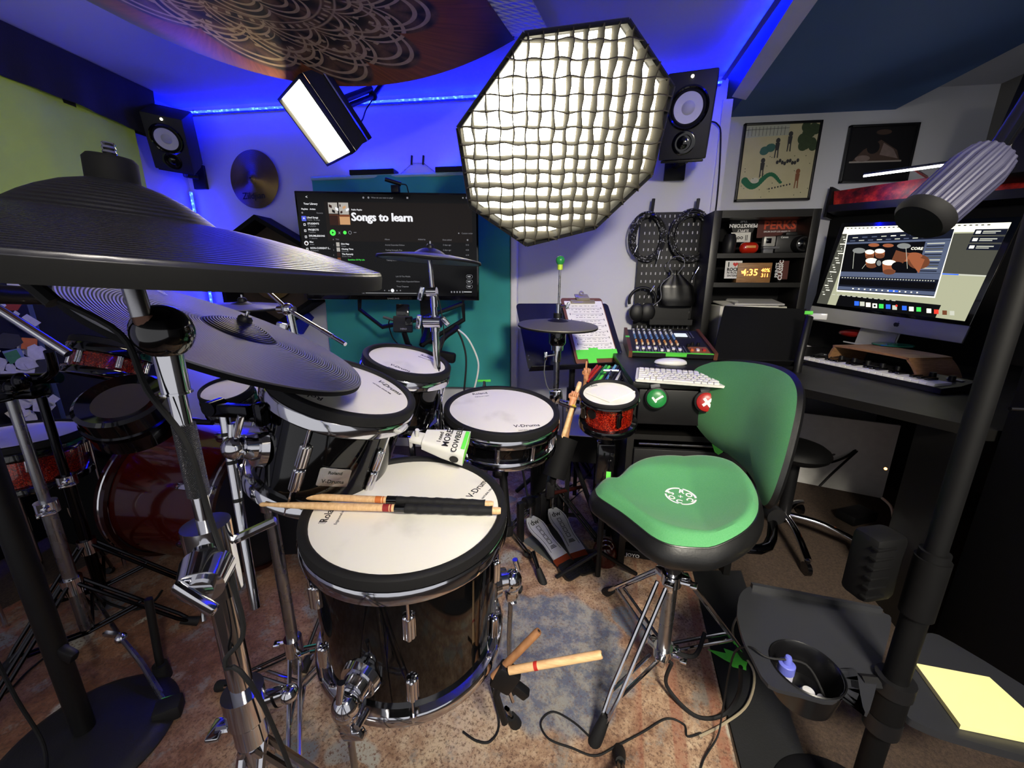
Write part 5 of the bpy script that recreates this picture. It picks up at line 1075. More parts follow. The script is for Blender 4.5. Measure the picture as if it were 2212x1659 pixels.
# mixer
mA, mB_ = V((.335, 1.864, .888)), V((.687, 1.837, .888)); mx = (mB_ - mA).normalized(); sl_ = math.atan2(.062, .36)
my = V((-mx.y * math.cos(sl_), mx.x * math.cos(sl_), math.sin(sl_))); Mo = V((mA.x, mA.y, .826)); mz = mx.cross(my)
Fm = MX(((mx.x, my.x, mz.x, Mo.x), (mx.y, my.y, mz.y, Mo.y), (mx.z, my.z, mz.z, Mo.z), (0, 0, 0, 1))); mw_, md_ = .352, .37
mi = thing('audio_mixer', 'compact audio mixer with wooden side cheeks below the pegboard', 'mixer', mw=Fm)
b = MB(); b.add([(0, 0, 0), (mw_, 0, 0), (mw_, md_, 0), (0, md_, 0), (0, .004, -.023), (mw_, .004, -.023), (mw_, md_, -.083), (0, md_, -.083)], [(0, 1, 2, 3), (7, 6, 5, 4), (0, 4, 5, 1), (1, 5, 6, 2), (2, 6, 7, 3), (3, 7, 4, 0)]); b.build('chassis', mt('mixer_charcoal', '#1c1d20', .5), mi, mw=Fm)
for x in (-.008, mw_ + .008):
    b = MB(); b.add([(x + s, y, z) for s in (-.008, .008) for y, z in ((-.006, .008), (md_ + .004, .010), (md_ + .004, -.083), (-.006, -.024))], [(0, 1, 2, 3), (7, 6, 5, 4), (0, 4, 5, 1), (1, 5, 6, 2), (2, 6, 7, 3), (3, 7, 4, 0)]); b.build('wooden_cheek', WOODD, mi, mw=Fm)
kc = {}
def mk(name, mat, x, y, fn):
    M = Fm @ T3(x, y, 0)
    if (name, mat.name) not in kc: b = MB(); fn(b); kc[(name, mat.name)] = b.build(name, mat, mi, mw=M)
    else: inst(kc[(name, mat.name)], mi, M)
def knobf(b): b.cyl((0, 0, 0), (0, 0, .010), .0052, .0044, 10)
def fadf(b): b.box((0, 0, .005), (.013, .020, .010), None, .002)
KB, KW, KO, KG = mt('knob_blue', '#5d7fb0', .4), mt('knob_grey_white', '#c9ccd2', .4), mt('knob_orange', '#c7874e', .4), mt('knob_cream', '#e3cfae', .4)
for i in range(8):
    x = .026 + i * .027
    for j, m_ in enumerate((KG, KO, KO, KB, KB, KB, KW, KW)): mk('knob', m_, x + .004, .120 + j * .0245 + (.02 if j > 2 else 0), knobf)
    mk('fader_cap', WHT, x, (.052, .05, .056, .050, .028, .026, .052, .044)[i], fadf)
for (x, m_) in ((.268, mt('fader_orange', '#d9652e', .4)), (.293, mt('fader_pale', '#e3d9cc', .4)), (.320, mt('fader_red', '#b8281e', .4))): mk('fader_cap', m_, x, .045, fadf)
for (x, y) in ((.262, .10), (.285, .125), (.312, .125)): mk('knob', BLK, x, y, lambda b: b.cyl((0, 0, 0), (0, 0, .016), .008, .007, 14))
b = MB()
for i in range(9): b.box((.026 + i * .027, .055, .0006), (.003, .10, .001))
for i in range(8): b.box((.040 + i * .027, .055, .0006), (.004, .09, .001))
b.build('fader_slots', mt('slot_grey', '#77787c', .5), mi, mw=Fm)['kind'] = 'stuff'
b = MB(); b.box((.300, .052, .0006), (.085, .095, .001)); b.build('orange_section', mt('mixer_orange', '#9a6038', .5), mi, mw=Fm)
b = MB(); b.box((.262, .285, .0015), (.058, .052, .003)); b.build('display', em('mixer_lcd', '#c9d2dc', .55, '#888888'), mi, mw=Fm)
b = MB(); b.box((.30, .29, .001), (.006, .09, .002)); b.box((.315, .29, .001), (.006, .09, .002)); b.build('level_meters', GRYP, mi, mw=Fm)
b = MB()
for i in range(8): b.box((.03 + i * .027, .352, .006), (.016, .016, .012), None, .002)
b.build('jack_row', STL, mi, mw=Fm)['kind'] = 'stuff'
b = MB(); b.box((mw_ / 2, .002, .001), (mw_, .012, .002)); b.box((mw_ * .55, -.0005, -.008), (.09, .002, .016)); b.box((-.009, .21, .0105), (.020, .026, .001)); b.build('green_tape', NEON, mi, mw=Fm)
# ================================================================ corner desk on the right
zr = .74
dk = thing('corner_desk', 'black corner desk holding the computer and the music keyboard', 'desk', (1.4, 1.9, 0))
poly = [(.715, 1.66), (.94, 1.61), (1.174, 1.235), (1.19, 1.185), (2.25, 1.185), (2.25, 2.72), (.86, 2.72), (.86, 2.515), (.715, 2.515)]
b = MB(); b.prism(poly, zr - .032, zr); b.build('desktop', DESK, dk)
b = MB(); b.box((1.19, 1.30, (zr - .032) / 2), (.03, .18, zr - .032), RZ(-.15)); b.build('leg_panel', DESK, dk)
b = MB(); b.box((1.05, 2.64, .37), (.05, .05, .70)); b.build('rear_leg', DESK, dk)
b = MB(); q0, q1 = onz(1690, 1034, .002), onz(1905, 1076, .002); b.slab([q0, q1, q1 + V((0, 0, .42)), q0 + V((0, 0, .42))], V((.3, 1, 0)).normalized() * .015); tag(b.build('white_backing_board', mt('white_board', '#d6d5d2', .6)), 'white board leaning on the wall under the corner desk', 'board')
# tall cabinet at the right end
cb2 = thing('tall_cabinet', 'tall black cabinet at the right edge behind the microphone stand', 'cabinet', (1.75, 1.3, 0))
b = MB(); b.box((1.72, 1.17, .68), (1.10, .32, 1.36), bev=.004) if False else b.box((1.76, 1.02, .68), (1.10, .30, 1.36), bev=.004); b.build('carcass', DARK, cb2)
b = MB(); ph_ = ony(2192, 879, .865); b.tube([ph_ + V((-.02, -.012, .0)), ph_ + V((.07, -.012, .0))], .004, 8); b.build('handle', CHR, cb2)

# ================================================================ shelf hutch
yh = 2.30; hl, hr = ony(1543, 460, yh).x, ony(1776, 455, yh).x; zt = ony(1660, 452, yh).z; hy1 = 2.515
hu = thing('shelf_hutch', 'black open shelf unit standing on the desk below the cartoon poster', 'shelf', ((hl + hr) / 2, 2.5, zr))
th = .028
for x, n_ in ((hl + .02, 'side_panel'), (hr - .02, 'side_panel')):
    b = MB(); b.box((x, (yh + hy1) / 2, (zr + zt) / 2), (.04, hy1 - yh, zt - zr), bev=.002); b.build(n_, DESK, hu)
b = MB(); b.box(((hl + hr) / 2, (yh + hy1) / 2, zt - .018), (hr - hl - .08, hy1 - yh, .036)); b.build('top_panel', DESK, hu)
zs1, zs2 = ony(1650, 546, yh).z, ony(1640, 610, yh).z
for z in (zs1, zs2):
    b = MB(); b.box(((hl + hr) / 2, (yh + hy1) / 2, z - .012), (hr - hl - .08, hy1 - yh - .01, .024)); b.build('shelf', DESK, hu)
b = MB(); b.box(((hl + hr) / 2, hy1 - .006, (zr + zt) / 2), (hr - hl - .08, .012, zt - zr - .01)); b.build('back_panel', BLKM, hu)
def shp(px, py, y=None): return ony(px, py, y or yh + .05)
def S(px, z, y): p = ony(px, 520, y); return V((p.x, y, z))
# first shelf
p = S(1576, zs1, yh + .05); b = MB(); b.T = MX.Translation(p); b.lathe([(0, 0), (.030, 0), (.033, .005), (.033, .075), (.028, .082), (.028, .092), (.022, .10), (0, .10)], 28); o = b.build('black_canister', BLK); tag(o, 'small black canister at the left of the upper hutch shelf', 'canister')
p = S(1619, zs1 + .030, yh + .06); t = thing('red_capsule', 'glossy red capsule shaped tin on the upper hutch shelf', 'tin', (p.x, p.y, zs1)); b = MB(); b.tube([p + V((-.048 + .096 * k / 12, 0, 0)) for k in range(13)], .030, 20, rf=lambda q: max(.05, (1 - abs(2 * q - 1) ** 4) ** .5)); b.build('tin_body', mt('gloss_red', '#a8210f', .15, coat=.8), t); b = MB(); b.box(p + V((0, -.0265, .004)), (.05, .008, .014), None, .003); b.build('tin_label', mt('gold_label', '#c78a4a', .4), t)
p = S(1660, zs1, yh + .07); t = thing('small_camera', 'silver action camera on a stand on the upper hutch shelf', 'camera', p); b = MB(); b.box(p + V((0, 0, .062)), (.058, .03, .05), None, .004); b.build('housing', mt('silver_grey', '#aaa9a4', .35, .3), t); b = MB(); b.box(p + V((-.006, -.016, .065)), (.026, .006, .026), None, .002); b.build('lens_window', BLKG, t); b = MB(); b.box(p + V((.012, 0, .030)), (.08, .035, .012), None, .002); b.box(p + V((.0, 0, .012)), (.05, .03, .024), None, .003); b.build('stand', GRYP, t)
p = S(1708, zs1, yh + .09); t = thing('photo_camera', 'black photo camera with round lens on the upper hutch shelf', 'camera', p); b = MB(); b.box(p + V((-.01, .0, .048)), (.155, .06, .092), None, .012); b.box(p + V((-.01, 0, .10)), (.06, .045, .022), None, .008); b.build('camera_body', mt('camera_black', '#131315', .5), t)
b = MB(); b.T = frm(p + V((.028, -.03, .045)), (0, -1, 0), (1, 0, 0)); b.lathe([(.042, 0), (.042, .03), (.036, .045), (.030, .046), (.026, .034), (0, .030)], 32); b.build('lens', BLK, t); b = MB(); b.T = frm(p + V((.028, -.060, .045)), (0, -1, 0), (1, 0, 0)); b.lathe([(.024, .006), (.012, .011), (0, .012)], 24); b.build('front_glass', BLKG, t)
b = MB(); b.T = frm(p + V((-.048, -.0305, .078)), (0, -1, 0), (1, 0, 0)); b.text('Canon', .014, 0, 0, 0, .02, 'CENTER'); b.build('brand_lettering', WINK, t)
def card(lab, px, py, w_, h_, y, col, texts, lean=.08, mat=None, poly=None):
    p = ony(px, py, y); F = frm(p, (0, -1, lean), (1, 0, 0)); t = thing('sticker_card', lab, 'card', mw=F)
    b = MB(); b.prism(poly or [(-w_ / 2, -h_ / 2), (w_ / 2, -h_ / 2), (w_ / 2, h_ / 2), (-w_ / 2, h_ / 2)], -.002, 0); b.build('card', mat or mt('card_' + col[1:], col, .5), t, mw=F)
    for m_, items in texts:
        b = MB()
        for s_, x_, y_, sz, rot, bo in items: b.T = T3(x_, y_, .0004) @ RZ(math.radians(rot)); b.text(s_, sz, 0, 0, 0, bo, 'CENTER')
        b.build('lettering', m_, t, mw=F)
    return t, F
RDI = mt('red_ink', '#b3231a', .6, var=0)
card('black hexagon card with white upside down lettering on the upper hutch shelf', 1606, 487, .13, .09, yh + .11, '#0d0d0f', [(WINK, [('PERKSTORN', 0, .008, .026, 180, .03), ('THE', 0, .030, .020, 180, .02), ('SUPPLY', 0, -.020, .018, 180, .02)])], poly=[(-.07, .02), (-.04, .055), (.04, .055), (.07, .02), (.05, -.035), (0, -.055), (-.05, -.035)])
card('red and brown card lettered in orange behind the cameras on the upper hutch shelf', 1679, 492, .20, .10, yh + .13, '#4a1710', [(mt('orange_ink', '#b0401f', .6, var=0), [('PERKS', .012, -.005, .060, 0, .03)]), (WINK, [('DRUM SHOP LOS ANGELES', .0, -.022, .011, 0, .01)])])
card('white paper card with dark scribbles behind the black canister', 1600, 512, .10, .05, yh + .10, '#c9c8c4', [(INK, [('ooo ||', 0, -.01, .03, 0, .02)])])
t, F = card('white card reading I love rock n roll on the middle hutch shelf', 1584, 582, .085, .092, yh + .03, '#c8c7c6', [(INK, [('I', -.026, .016, .032, 0, .05), ('ROCK', -.002, -.006, .022, 0, .05), ('N ROLL', -.002, -.021, .017, 0, .03), ('ENTERIN', 0, -.036, .014, 0, .03)])])
b = MB(); b.add([(.008 + .0016 * 16 * math.sin(a) ** 3 * .5, .027 + .0016 * .5 * (13 * math.cos(a) - 5 * math.cos(2 * a) - 2 * math.cos(3 * a) - math.cos(4 * a)), .0006) for a in [2 * PI * i / 28 for i in range(28)]], [tuple(range(28))]); b.build('red_heart', RDI, t, mw=F)
card('brown card with pale vertical lettering right of the wooden clock', 1692, 583, .05, .095, yh + .05, '#4a1c14', [(WINK, [('CLASSIC', -.004, .0, .028, 90, .03), ('PRINTS', -.024, .0, .024, 90, .02)])])
p0, p1 = S(1603, zs2, yh + .02), S(1678, zs2, yh + .02); hclk = ony(1640, 567, yh + .02).z - zs2
ck = thing('digital_clock', 'wooden digital clock showing 4:35 on the middle hutch shelf', 'clock', ((p0.x + p1.x) / 2, yh + .05, zs2)); cw = p1.x - p0.x
b = MB(); b.box(((p0.x + p1.x) / 2, yh + .055, zs2 + hclk / 2), (cw, .06, hclk), None, .002); b.build('wood_block', wood_mat('clock_wood', '#6d4a2a', '#9a7145', (2, 2, 20)), ck)
F = frm(((p0.x + p1.x) / 2, yh + .0245, zs2 + hclk / 2), (0, -1, 0), (1, 0, 0)); b = MB(); b.text('4:35', .048, -.022, -.014, .0, .01, 'CENTER'); b.text('40%', .026, .055, .004, .0, .01, 'CENTER'); b.text('311', .026, .055, -.022, .0, .01, 'CENTER'); b.text('.', .05, -.068, .004, 0, .01)
b.build('digits', em('orange_digits', '#ff8a3c', 3.), ck, mw=F)
# papers below
zz = ony(1640, 652, yh + .06).z; zd_ = zr
b = MB(); b.box((S(1632, 0, yh + .10).x, yh + .10, (zd_ + zz - .02) / 2 + .0), (.34, .18, zz - .02 - zd_ - .001), None, .003); tag(b.build('file_box', mt('pale_file_box', '#b9b7ae', .6)), 'pale file box full of papers under the middle hutch shelf', 'box')
pz = zz - .012
for k, (px, w_, rot, c, lab) in enumerate(((1628, .26, .10, '#d5d3cb', 'white papers stacked on top of the pale file box'), (1650, .24, -.12, '#a9a8a6', 'grey spiral notebook lying over the papers under the hutch shelf'))):
    b = MB(); x = S(px, 0, yh + .08).x; b.box((x, yh + .08 + .01 * k, pz + .012 * k), (w_, .19, .008), RZ(rot) @ RX(.10)); 
    if k:
        for q in range(14): b.tube([V((x - w_ / 2 + .004 * math.cos(a), yh + .01 + q * .011, pz + .014 + .006 * math.sin(a))) for a in [2 * PI * i / 8 for i in range(9)]], .0009, 4)
    tag(b.build('notebook' if k else 'paper_stack', mt('paper_%d' % k, c, .7)), lab, 'notebook' if k else 'papers')
# black leaning panel
FLp, w, h, P = rect([(1566, 660), (1742, 667), (1728, 775), (1540, 770)], 1.93)
P[3] = P[3] + (P[3] - P[0]) * .12; P[2] = P[2] + (P[2] - P[1]) * .12; lb = thing('desk_easel', 'black panel easel leaning in front of the shelf hutch', 'easel', FLp @ V((0, -h / 2, 0)))
b = MB(); b.slab(P, FLp.col[2].xyz * -.008); b.build('panel', DARK, lb)
b = MB(); q = [p.copy() for p in P]; nn = FLp.col[2].xyz
b.slab([q[3], q[2], q[2] + nn * .05, q[3] + nn * .05], (q[3] - q[0]).normalized() * .006); b.build('lip', BLKM, lb)
b = MB(); m_ = (P[2] + P[3]) / 2; b.tube([m_, V((m_.x, m_.y, zr))], .012, 8); b.build('strut', BLK, lb)
cp = thing('name_clip', 'clear clip with green tape on a black post right of the easel', 'clip', at(1765, 683, 1.83))
b = MB(); b.box(at(1768, 683, 1.83), (.065, .012, .028), RZ(-.5), .003); b.build('clear_clip', mt('clear_plastic_white', '#c9c9cb', .2), cp); b = MB(); b.box(at(1747, 675, 1.82), (.032, .014, .016), RZ(-.5), .002); b.build('tape_wrap', NEON, cp); b = MB(); pA = at(1748, 685, 1.84); b.tube([pA, at(1727, 772, 1.80), V((at(1727, 772, 1.80).x, at(1727, 772, 1.80).y, zr))], .017, 12); b.build('post', BLK, cp)

# ================================================================ computer
FI, w, h, P = rect([(1795, 482), (2170, 468), (2115, 748), (1762, 692)], 1.95); w, h = .65, .53
im = thing('computer', 'all-in-one computer with silver chin showing drum software on its screen', 'computer', mw=FI); nI = FI.col[2].xyz; oI = FI.translation
chin = .078
b = MB(); b.box((0, chin / 2, -.008), (w, h - chin, .016), bev=.003); b.build('screen_glass', BLKG, im, mw=FI)
b = MB(); b.box((0, -h / 2 + chin / 2, -.008), (w, chin, .017), bev=.003); b.build('chin', ALU, im, mw=FI)
b = MB(); b.box((0, -h / 2 - .03, -.07), (.17, .10, .008), bev=.003); b.T = T3(0, -h / 2 - .05, -.07); b.box((0, -.035, .03), (.17, .006, .18)); b.T = MX.Identity(4); b.box((0, -h / 2 - .02, -.06), (.16, .14, .006)); b.build('stand', ALU, im, mw=FI)
def ip(px, py): q = FI.inverted() @ onp(px, py, oI, nI); return q.x, q.y
b = MB(); cx_, cy_ = ip(1937, 700); s = .0105; 
for k, (dx, dy, r_) in enumerate(((-.42, 0, .78), (.42, 0, .78), (-.35, -.5, .62), (.35, -.5, .62), (0, -.2, .8))):
    b.m = 0; b.add([(cx_ + s * (dx + r_ * .95 * math.cos(a)), cy_ + s * (dy + r_ * math.sin(a)), .0009 + k * 2e-5) for a in [2 * PI * i / 20 for i in range(20)]], [tuple(range(20))])
b.add([(cx_ + s * (.12 + .5 * t_), cy_ + s * (.85 + .62 * t_ + sg * .22 * math.sin(PI * t_)), .0009) for sg, ts in ((1, [0, .33, .66, 1]), (-1, [.66, .33])) for t_ in ts], [tuple(range(6))])
b.m = 1; b.add([(cx_ + s * (1.32 + .5 * math.cos(a)), cy_ + s * (.05 + .5 * math.sin(a)), .0011) for a in [2 * PI * i / 16 for i in range(16)]], [tuple(range(16))])
b.build('fruit_logo', [mt('logo_dark', '#1c1c1e', .3), ALU], im, mw=FI)
# screen content
ES = lambda n, c, s=.8: em(n, c, s, '#020203', .15)
IM = [ES('ui_olive', '#8f9078'), ES('ui_dark', '#3d3d36'), ES('ui_navy', '#11141f'), ES('ui_cream', '#e8e4cc', .95), ES('ui_black', '#08080a'), ES('ui_copper', '#80492f'), ES('ui_head', '#e6dcc2', .9), ES('ui_slate', '#444c60'), ES('ui_grey', '#a6a79a'), ES('ui_blue', '#2858c8'), ES('ui_green', '#35b84a'), ES('ui_red', '#c03226'), ES('ui_cymbal', '#6a6c6a'), ES('ui_brown', '#5a3422')]
b = MB(); lz = [0]
def iz(): lz[0] += 1; return .0006 + lz[0] * 8e-6
def iq(m_, *pts): z = iz(); b.m = m_; b.add([(*ip(*p), z) for p in pts], [tuple(range(len(pts)))])
def ib(m_, u0, v0, u1, v1):  # rectangle in screen fractions
    z = iz(); b.m = m_; b.add([(X0 + (X1 - X0) * u, Y1 - (Y1 - Y0) * v, z) for u, v in ((u0, v0), (u1, v0), (u1, v1), (u0, v1))], [(0, 1, 2, 3)])
def ie(m_, px, py, rx, ry, n=18): z = iz(); b.m = m_; b.add([(*ip(px + rx * math.cos(2 * PI * i / n), py + ry * math.sin(2 * PI * i / n)), z) for i in range(n)], [tuple(range(n))])
X0, X1, Y0, Y1 = -w / 2 + .022, w / 2 - .022, -h / 2 + chin + .018, h / 2 - .022
ib(0, 0, 0, 1, 1); ib(1, .62, .10, 1, .52); ib(3, 0, 0, 1, .085); ib(1, 0, .085, .09, 1); ib(4, .16, .86, .84, 1.0); ib(8, .62, .52, 1, .535); ib(9, .66, .522, .86, .534)
for k in range(26): ib((8, 3)[k % 2], .012 + (k % 3) * .012, .12 + k * .030, .030 + (k % 4) * .012, .130 + k * .030)
for k in range(30): ib(1, .02 + k * .030, .012, .035 + k * .030, .024)
for k in range(3): ib(2, .84, .06 + k * .075, 1, .12 + k * .075); ib(3, .85, .075 + k * .075, .875, .105 + k * .075); ib(8, .885, .078 + k * .075, .97, .088 + k * .075); ib(8, .885, .096 + k * .075, .95, .104 + k * .075)
for k in range(12): ib(8, .10 + k * .04, .86, .125 + k * .04, .868)
W_ = [(1832, 507), (2062, 494), (2018, 640), (1809, 626)]
iq(3, (1830, 505), (2064, 492), (2020, 643), (1807, 629)); iq(2, *W_)
def wq(m_, u0, v0, u1, v1):
    f = lambda u, v: tuple((W_[0][i] * (1 - u) + W_[1][i] * u) * (1 - v) + (W_[3][i] * (1 - u) + W_[2][i] * u) * v for i in (0, 1)); iq(m_, f(u0, v0), f(u1, v0), f(u1, v1), f(u0, v1))
for k in range(9): wq((8, 7, 7, 8, 3)[k % 5], .05 + k * .09, .05, .10 + k * .09, .065); wq((7, 8)[k % 2], .03 + k * .085, .105, .08 + k * .085, .12)
wq(7, 0, .14, 1, .17); wq(4, 0, .175, .755, .66); wq(7, .76, .175, 1, .66)
for k in range(11): wq((8, 2, 1)[k % 3], .78, .20 + k * .042, .95, .215 + k * .042)
wq(7, 0, .665, 1, .75); wq(2, 0, .755, 1, .93); wq(4, .01, .80, .98, .90); wq(7, 0, .93, 1, .985); wq(9, .52, .945, .62, .97)
for k in range(34): wq(8, .02 + k * .028, .765, .034 + k * .028, .78)
for k in range(12): wq(3, .15 + k * .06, .95, .165 + k * .06, .967)
for p_ in ((5, 1955, 555, 22, 10), (13, 1985, 565, 24, 16), (5, 1975, 552, 18, 7)): ie(p_[0], *p_[1:])
iq(5, (1955, 545), (1998, 560), (1985, 590), (1970, 570)); iq(13, (1936, 540), (1965, 548), (1950, 570), (1925, 565))
for (x, y, rx, ry) in ((1856, 541, 14, 6), (1888, 529, 12, 4), (1919, 530, 12, 4), (1953, 531, 15, 6)): ie(12 if rx > 12.5 else 5, x, y, rx, ry)
for (x, y, rx, ry, hh_) in ((1879, 544, 10, 5, 11), (1901, 542, 11, 5, 11), (1883, 563, 13, 6, 10), (1921, 567, 15, 6, 20)):
    iq(5, (x - rx, y), (x + rx, y), (x + rx * .9, y + hh_), (x - rx * .9, y + hh_)); ie(13, x, y + hh_, rx * .9, ry); ie(6, x, y, rx, ry)
ie(4, 1899, 568, 8, 9); ie(12, 1899, 568, 5, 6); ie(4, 1940, 575, 14, 10)
for (x, y, x2, y2) in ((1845, 545, 1842, 580), (1957, 535, 1960, 580), (1862, 580, 1870, 570)): iq(8, (x, y), (x + 1, y), (x2 + 1, y2), (x2, y2))
z = iz(); x_, y_ = ip(1967, 539); b.m = 3; b.text('CORE', .017, x_, y_, z, .02, 'LEFT', 2e-5)
dock = ((9, 1851, 655), (8, 1863, 656), (6, 1876, 658), (3, 1890, 660), (10, 1904, 661), (9, 1919, 662), (8, 1933, 664), (9, 1954, 665), (3, 1969, 667), (10, 1985, 668), (3, 2007, 671), (11, 2023, 673), (13, 2041, 675), (8, 2057, 676))
for m_, x, y in dock: iq(m_, (x - 5, y - 5), (x + 5, y - 4.5), (x + 5, y + 5), (x - 5, y + 4.5))
ie(4, 1890, 660, 2.5, 2.5); ie(11, 1937, 660, 2.5, 2.5)
b.build('screen_image', IM, im, mw=FI)
# monitor riser
rd = V((.22, -.975, 0)).normalized(); rn = V((.975, .22, 0)).normalized(); R0 = onz(1812, 744, .845); rl = .34
ri = thing('monitor_riser', 'bent plywood riser under the computer with a red pouch on top', 'riser', R0)
prof = [(-.055, zr), (-.050, .77), (-.03, .825), (.0, .842), (rl - .05, .842), (rl - .015, .83), (rl + .02, .79), (rl + .045, zr)]
PP = spl([V((s, 0, z)) for s, z in prof], 5); k = len(PP)
vs = []
for dpt in (0, .20):
    for off in (0, -.010):
        for i, q in enumerate(PP):
            tq = (PP[min(i + 1, k - 1)] - PP[max(i - 1, 0)]).normalized(); nq = V((-tq.z, 0, tq.x)); u = q + nq * off
            vs.append(V((R0.x, R0.y, 0)) + rd * u.x + rn * dpt + V((0, 0, u.z)))
fs = [(a * k + i, a * k + i + 1, c * k + i + 1, c * k + i) for a, c in ((0, 1), (1, 3), (3, 2), (2, 0)) for i in range(k - 1)] + [(0, k, 3 * k, 2 * k), (k - 1, 2 * k - 1, 4 * k - 1, 3 * k - 1)]
b.add(vs, fs); b.build('plywood_shell', wood_mat('plywood', '#7a5538', '#a87f58', (3, 3, 30)), ri)
p = onz(1842, 728, .842); b = MB(); b.T = frm(V((p.x, p.y, .862)), (0, 0, 1), rd); b.sph((0, 0, 0), (.078, .05, .022), 28, 14); tag(b.build('red_pouch', mt('red_leather', '#8f1a17', .35, coat=.3)), 'glossy red oval pouch on the left of the plywood riser', 'pouch')
p = onz(1925, 748, .842); b = MB(); b.T = MX.Translation((p.x + .02, p.y + .02, .843)); b.lathe([(0, .006), (.012, .006), (.012, .009), (.02, .009), (.02, .006), (.075, .008), (.078, .004), (.07, 0), (0, 0)], 40); tag(b.build('green_disc', mt('translucent_green', '#1c7050', .2, coat=.5)), 'shallow green disc lying on the plywood riser', 'disc')
# music keyboard
ML, MR = V((1.285, 2.195, zr)), V((1.475, 1.60, zr)); mx_ = (MR - ML).normalized(); my_ = V((-mx_.y, mx_.x, 0)); mlen = (MR - ML).length
Fq = MX(((mx_.x, my_.x, 0, ML.x), (mx_.y, my_.y, 0, ML.y), (0, 0, 1, zr), (0, 0, 0, 1)))
sy = thing('midi_keyboard', 'slim black music keyboard with white keys on the corner desk', 'keyboard', mw=Fq)
b = MB(); b.add([(0, -.085, .001), (mlen, -.085, .001), (mlen, .08, .001), (0, .08, .001), (0, -.085, .022), (mlen, -.085, .022), (mlen, .005, .026), (0, .005, .026), (mlen, .08, .042), (0, .08, .042)], [(3, 2, 1, 0), (0, 1, 5, 4), (4, 5, 6, 7), (7, 6, 8, 9), (2, 3, 9, 8), (1, 2, 8, 6, 5), (0, 4, 7, 9, 3)]); b.build('case', mt('synth_black', '#151517', .45), sy, mw=Fq)
nk = 22; x0_, kw_ = .035, (mlen - .06) / 22; kc2 = {}
def sk(nm, mat, x, y, f):
    M = Fq @ T3(x, y, 0)
    if nm not in kc2: b = MB(); f(b); kc2[nm] = b.build(nm, mat, sy, mw=M)
    else: inst(kc2[nm], sy, M)
for i in range(nk): sk('white_key', WHT, x0_ + (i + .5) * kw_, -.040, lambda b: b.box((0, 0, .028), (kw_ - .0012, .085, .012), None, .001, 1))
for i in range(nk - 1):
    if i % 7 in (0, 1, 3, 4, 5): sk('black_key', BLKG, x0_ + (i + 1) * kw_, -.022, lambda b: b.box((0, 0, .037), (kw_ * .55, .050, .012), None, .001, 1))
for i in range(9): sk('knob', BLK, .075 + i * (mlen - .13) / 8, .045, lambda b: b.cyl((0, 0, .030), (0, 0, .052), .012, .010, 18))
b = MB(); b.box((mlen * .92, .055, .039), (.05, .016, .003)); b.box((.06, .06, .040), (.05, .006, .002)); b.build('panel_labels', WINK, sy, mw=Fq)
# hutch above the computer, light bar
ob_ = oI - nI * .16
q = lambda px, py, o=ob_: onp(px, py, o, nI)
rh = thing('red_shelf', 'shelf with a red mottled front panel above the computer', 'shelf', q(1990, 440))
redp, nb, bs = newmat('red_mottled_panel'); f = nb.noise(14, 5, .7); nb.put(bs.inputs['Base Color'], nb.ramp(f, [(.30, '#2a0a06'), (.45, '#7a140c'), (.58, '#c02a1a'), (.70, '#ee5a3c')])); bs.inputs['Roughness'].default_value = .35  # red mottling is base colour alone, without emission
b = MB(); b.slab([q(1802, 413), q(2260, 345), q(2255, 408), q(1800, 446)], -nI * .02); b.build('red_panel', redp, rh)
b = MB(); b.slab([q(1800, 447) + nI * .05, q(2255, 409) + nI * .05, q(2255, 430) + nI * .05, q(1797, 462) + nI * .05], -nI * .25); b.build('shelf_board', DESK, rh)
b = MB(); e_ = q(1800, 405); b.slab([q(1797, 405) + nI * .02, q(1803, 405) + nI * .02, q(1788, 470) + nI * .02, q(1782, 470) + nI * .02], -nI * .2); b.build('end_panel', DESK, rh)
b = MB(); z0 = zr; A_, B_ = q(1796, 460, oI - nI * .22), q(2255, 425, oI - nI * .22); b.slab([A_, B_, V((B_.x, B_.y, zr + .001)), V((A_.x, A_.y, zr + .001))], -nI * .015); b.build('back_panel', BLKM, rh)
lbm = thing('light_bar', 'thin glowing white light bar above the computer in front of the dark poster', 'lamp', q(1970, 366, oI + nI * .02))
a_, c_ = q(1866, 380, oI + nI * .02), q(2090, 350, oI + nI * .02); b = MB(); b.tube([a_, c_], .0045, 8); b.build('tube', em('white_led_tube', '#f6f8ff', 14.), lbm)
b = MB(); up3 = V((0, 0, .010)); b.tube([a_ + up3, c_ + up3], .007, 8); b.tube([(a_ + c_) / 2 + up3, (a_ + c_) / 2 + up3 - nI * .17 + V((0, 0, .0))], .006, 8); b.build('housing', STL, lbm)
sp_ = q(2190, 250, oI - nI * .02)
b = MB(); F = frm(sp_, nI, FI.col[0].xyz); b.T = F; b.box((.12, .0, -.1), (.30, .46, .2), bev=.01); tag(b.build('black_cabinet_box', mt('box_black', '#0a0a0c', .6)), 'tall black box standing on the red shelf at the right edge', 'box')
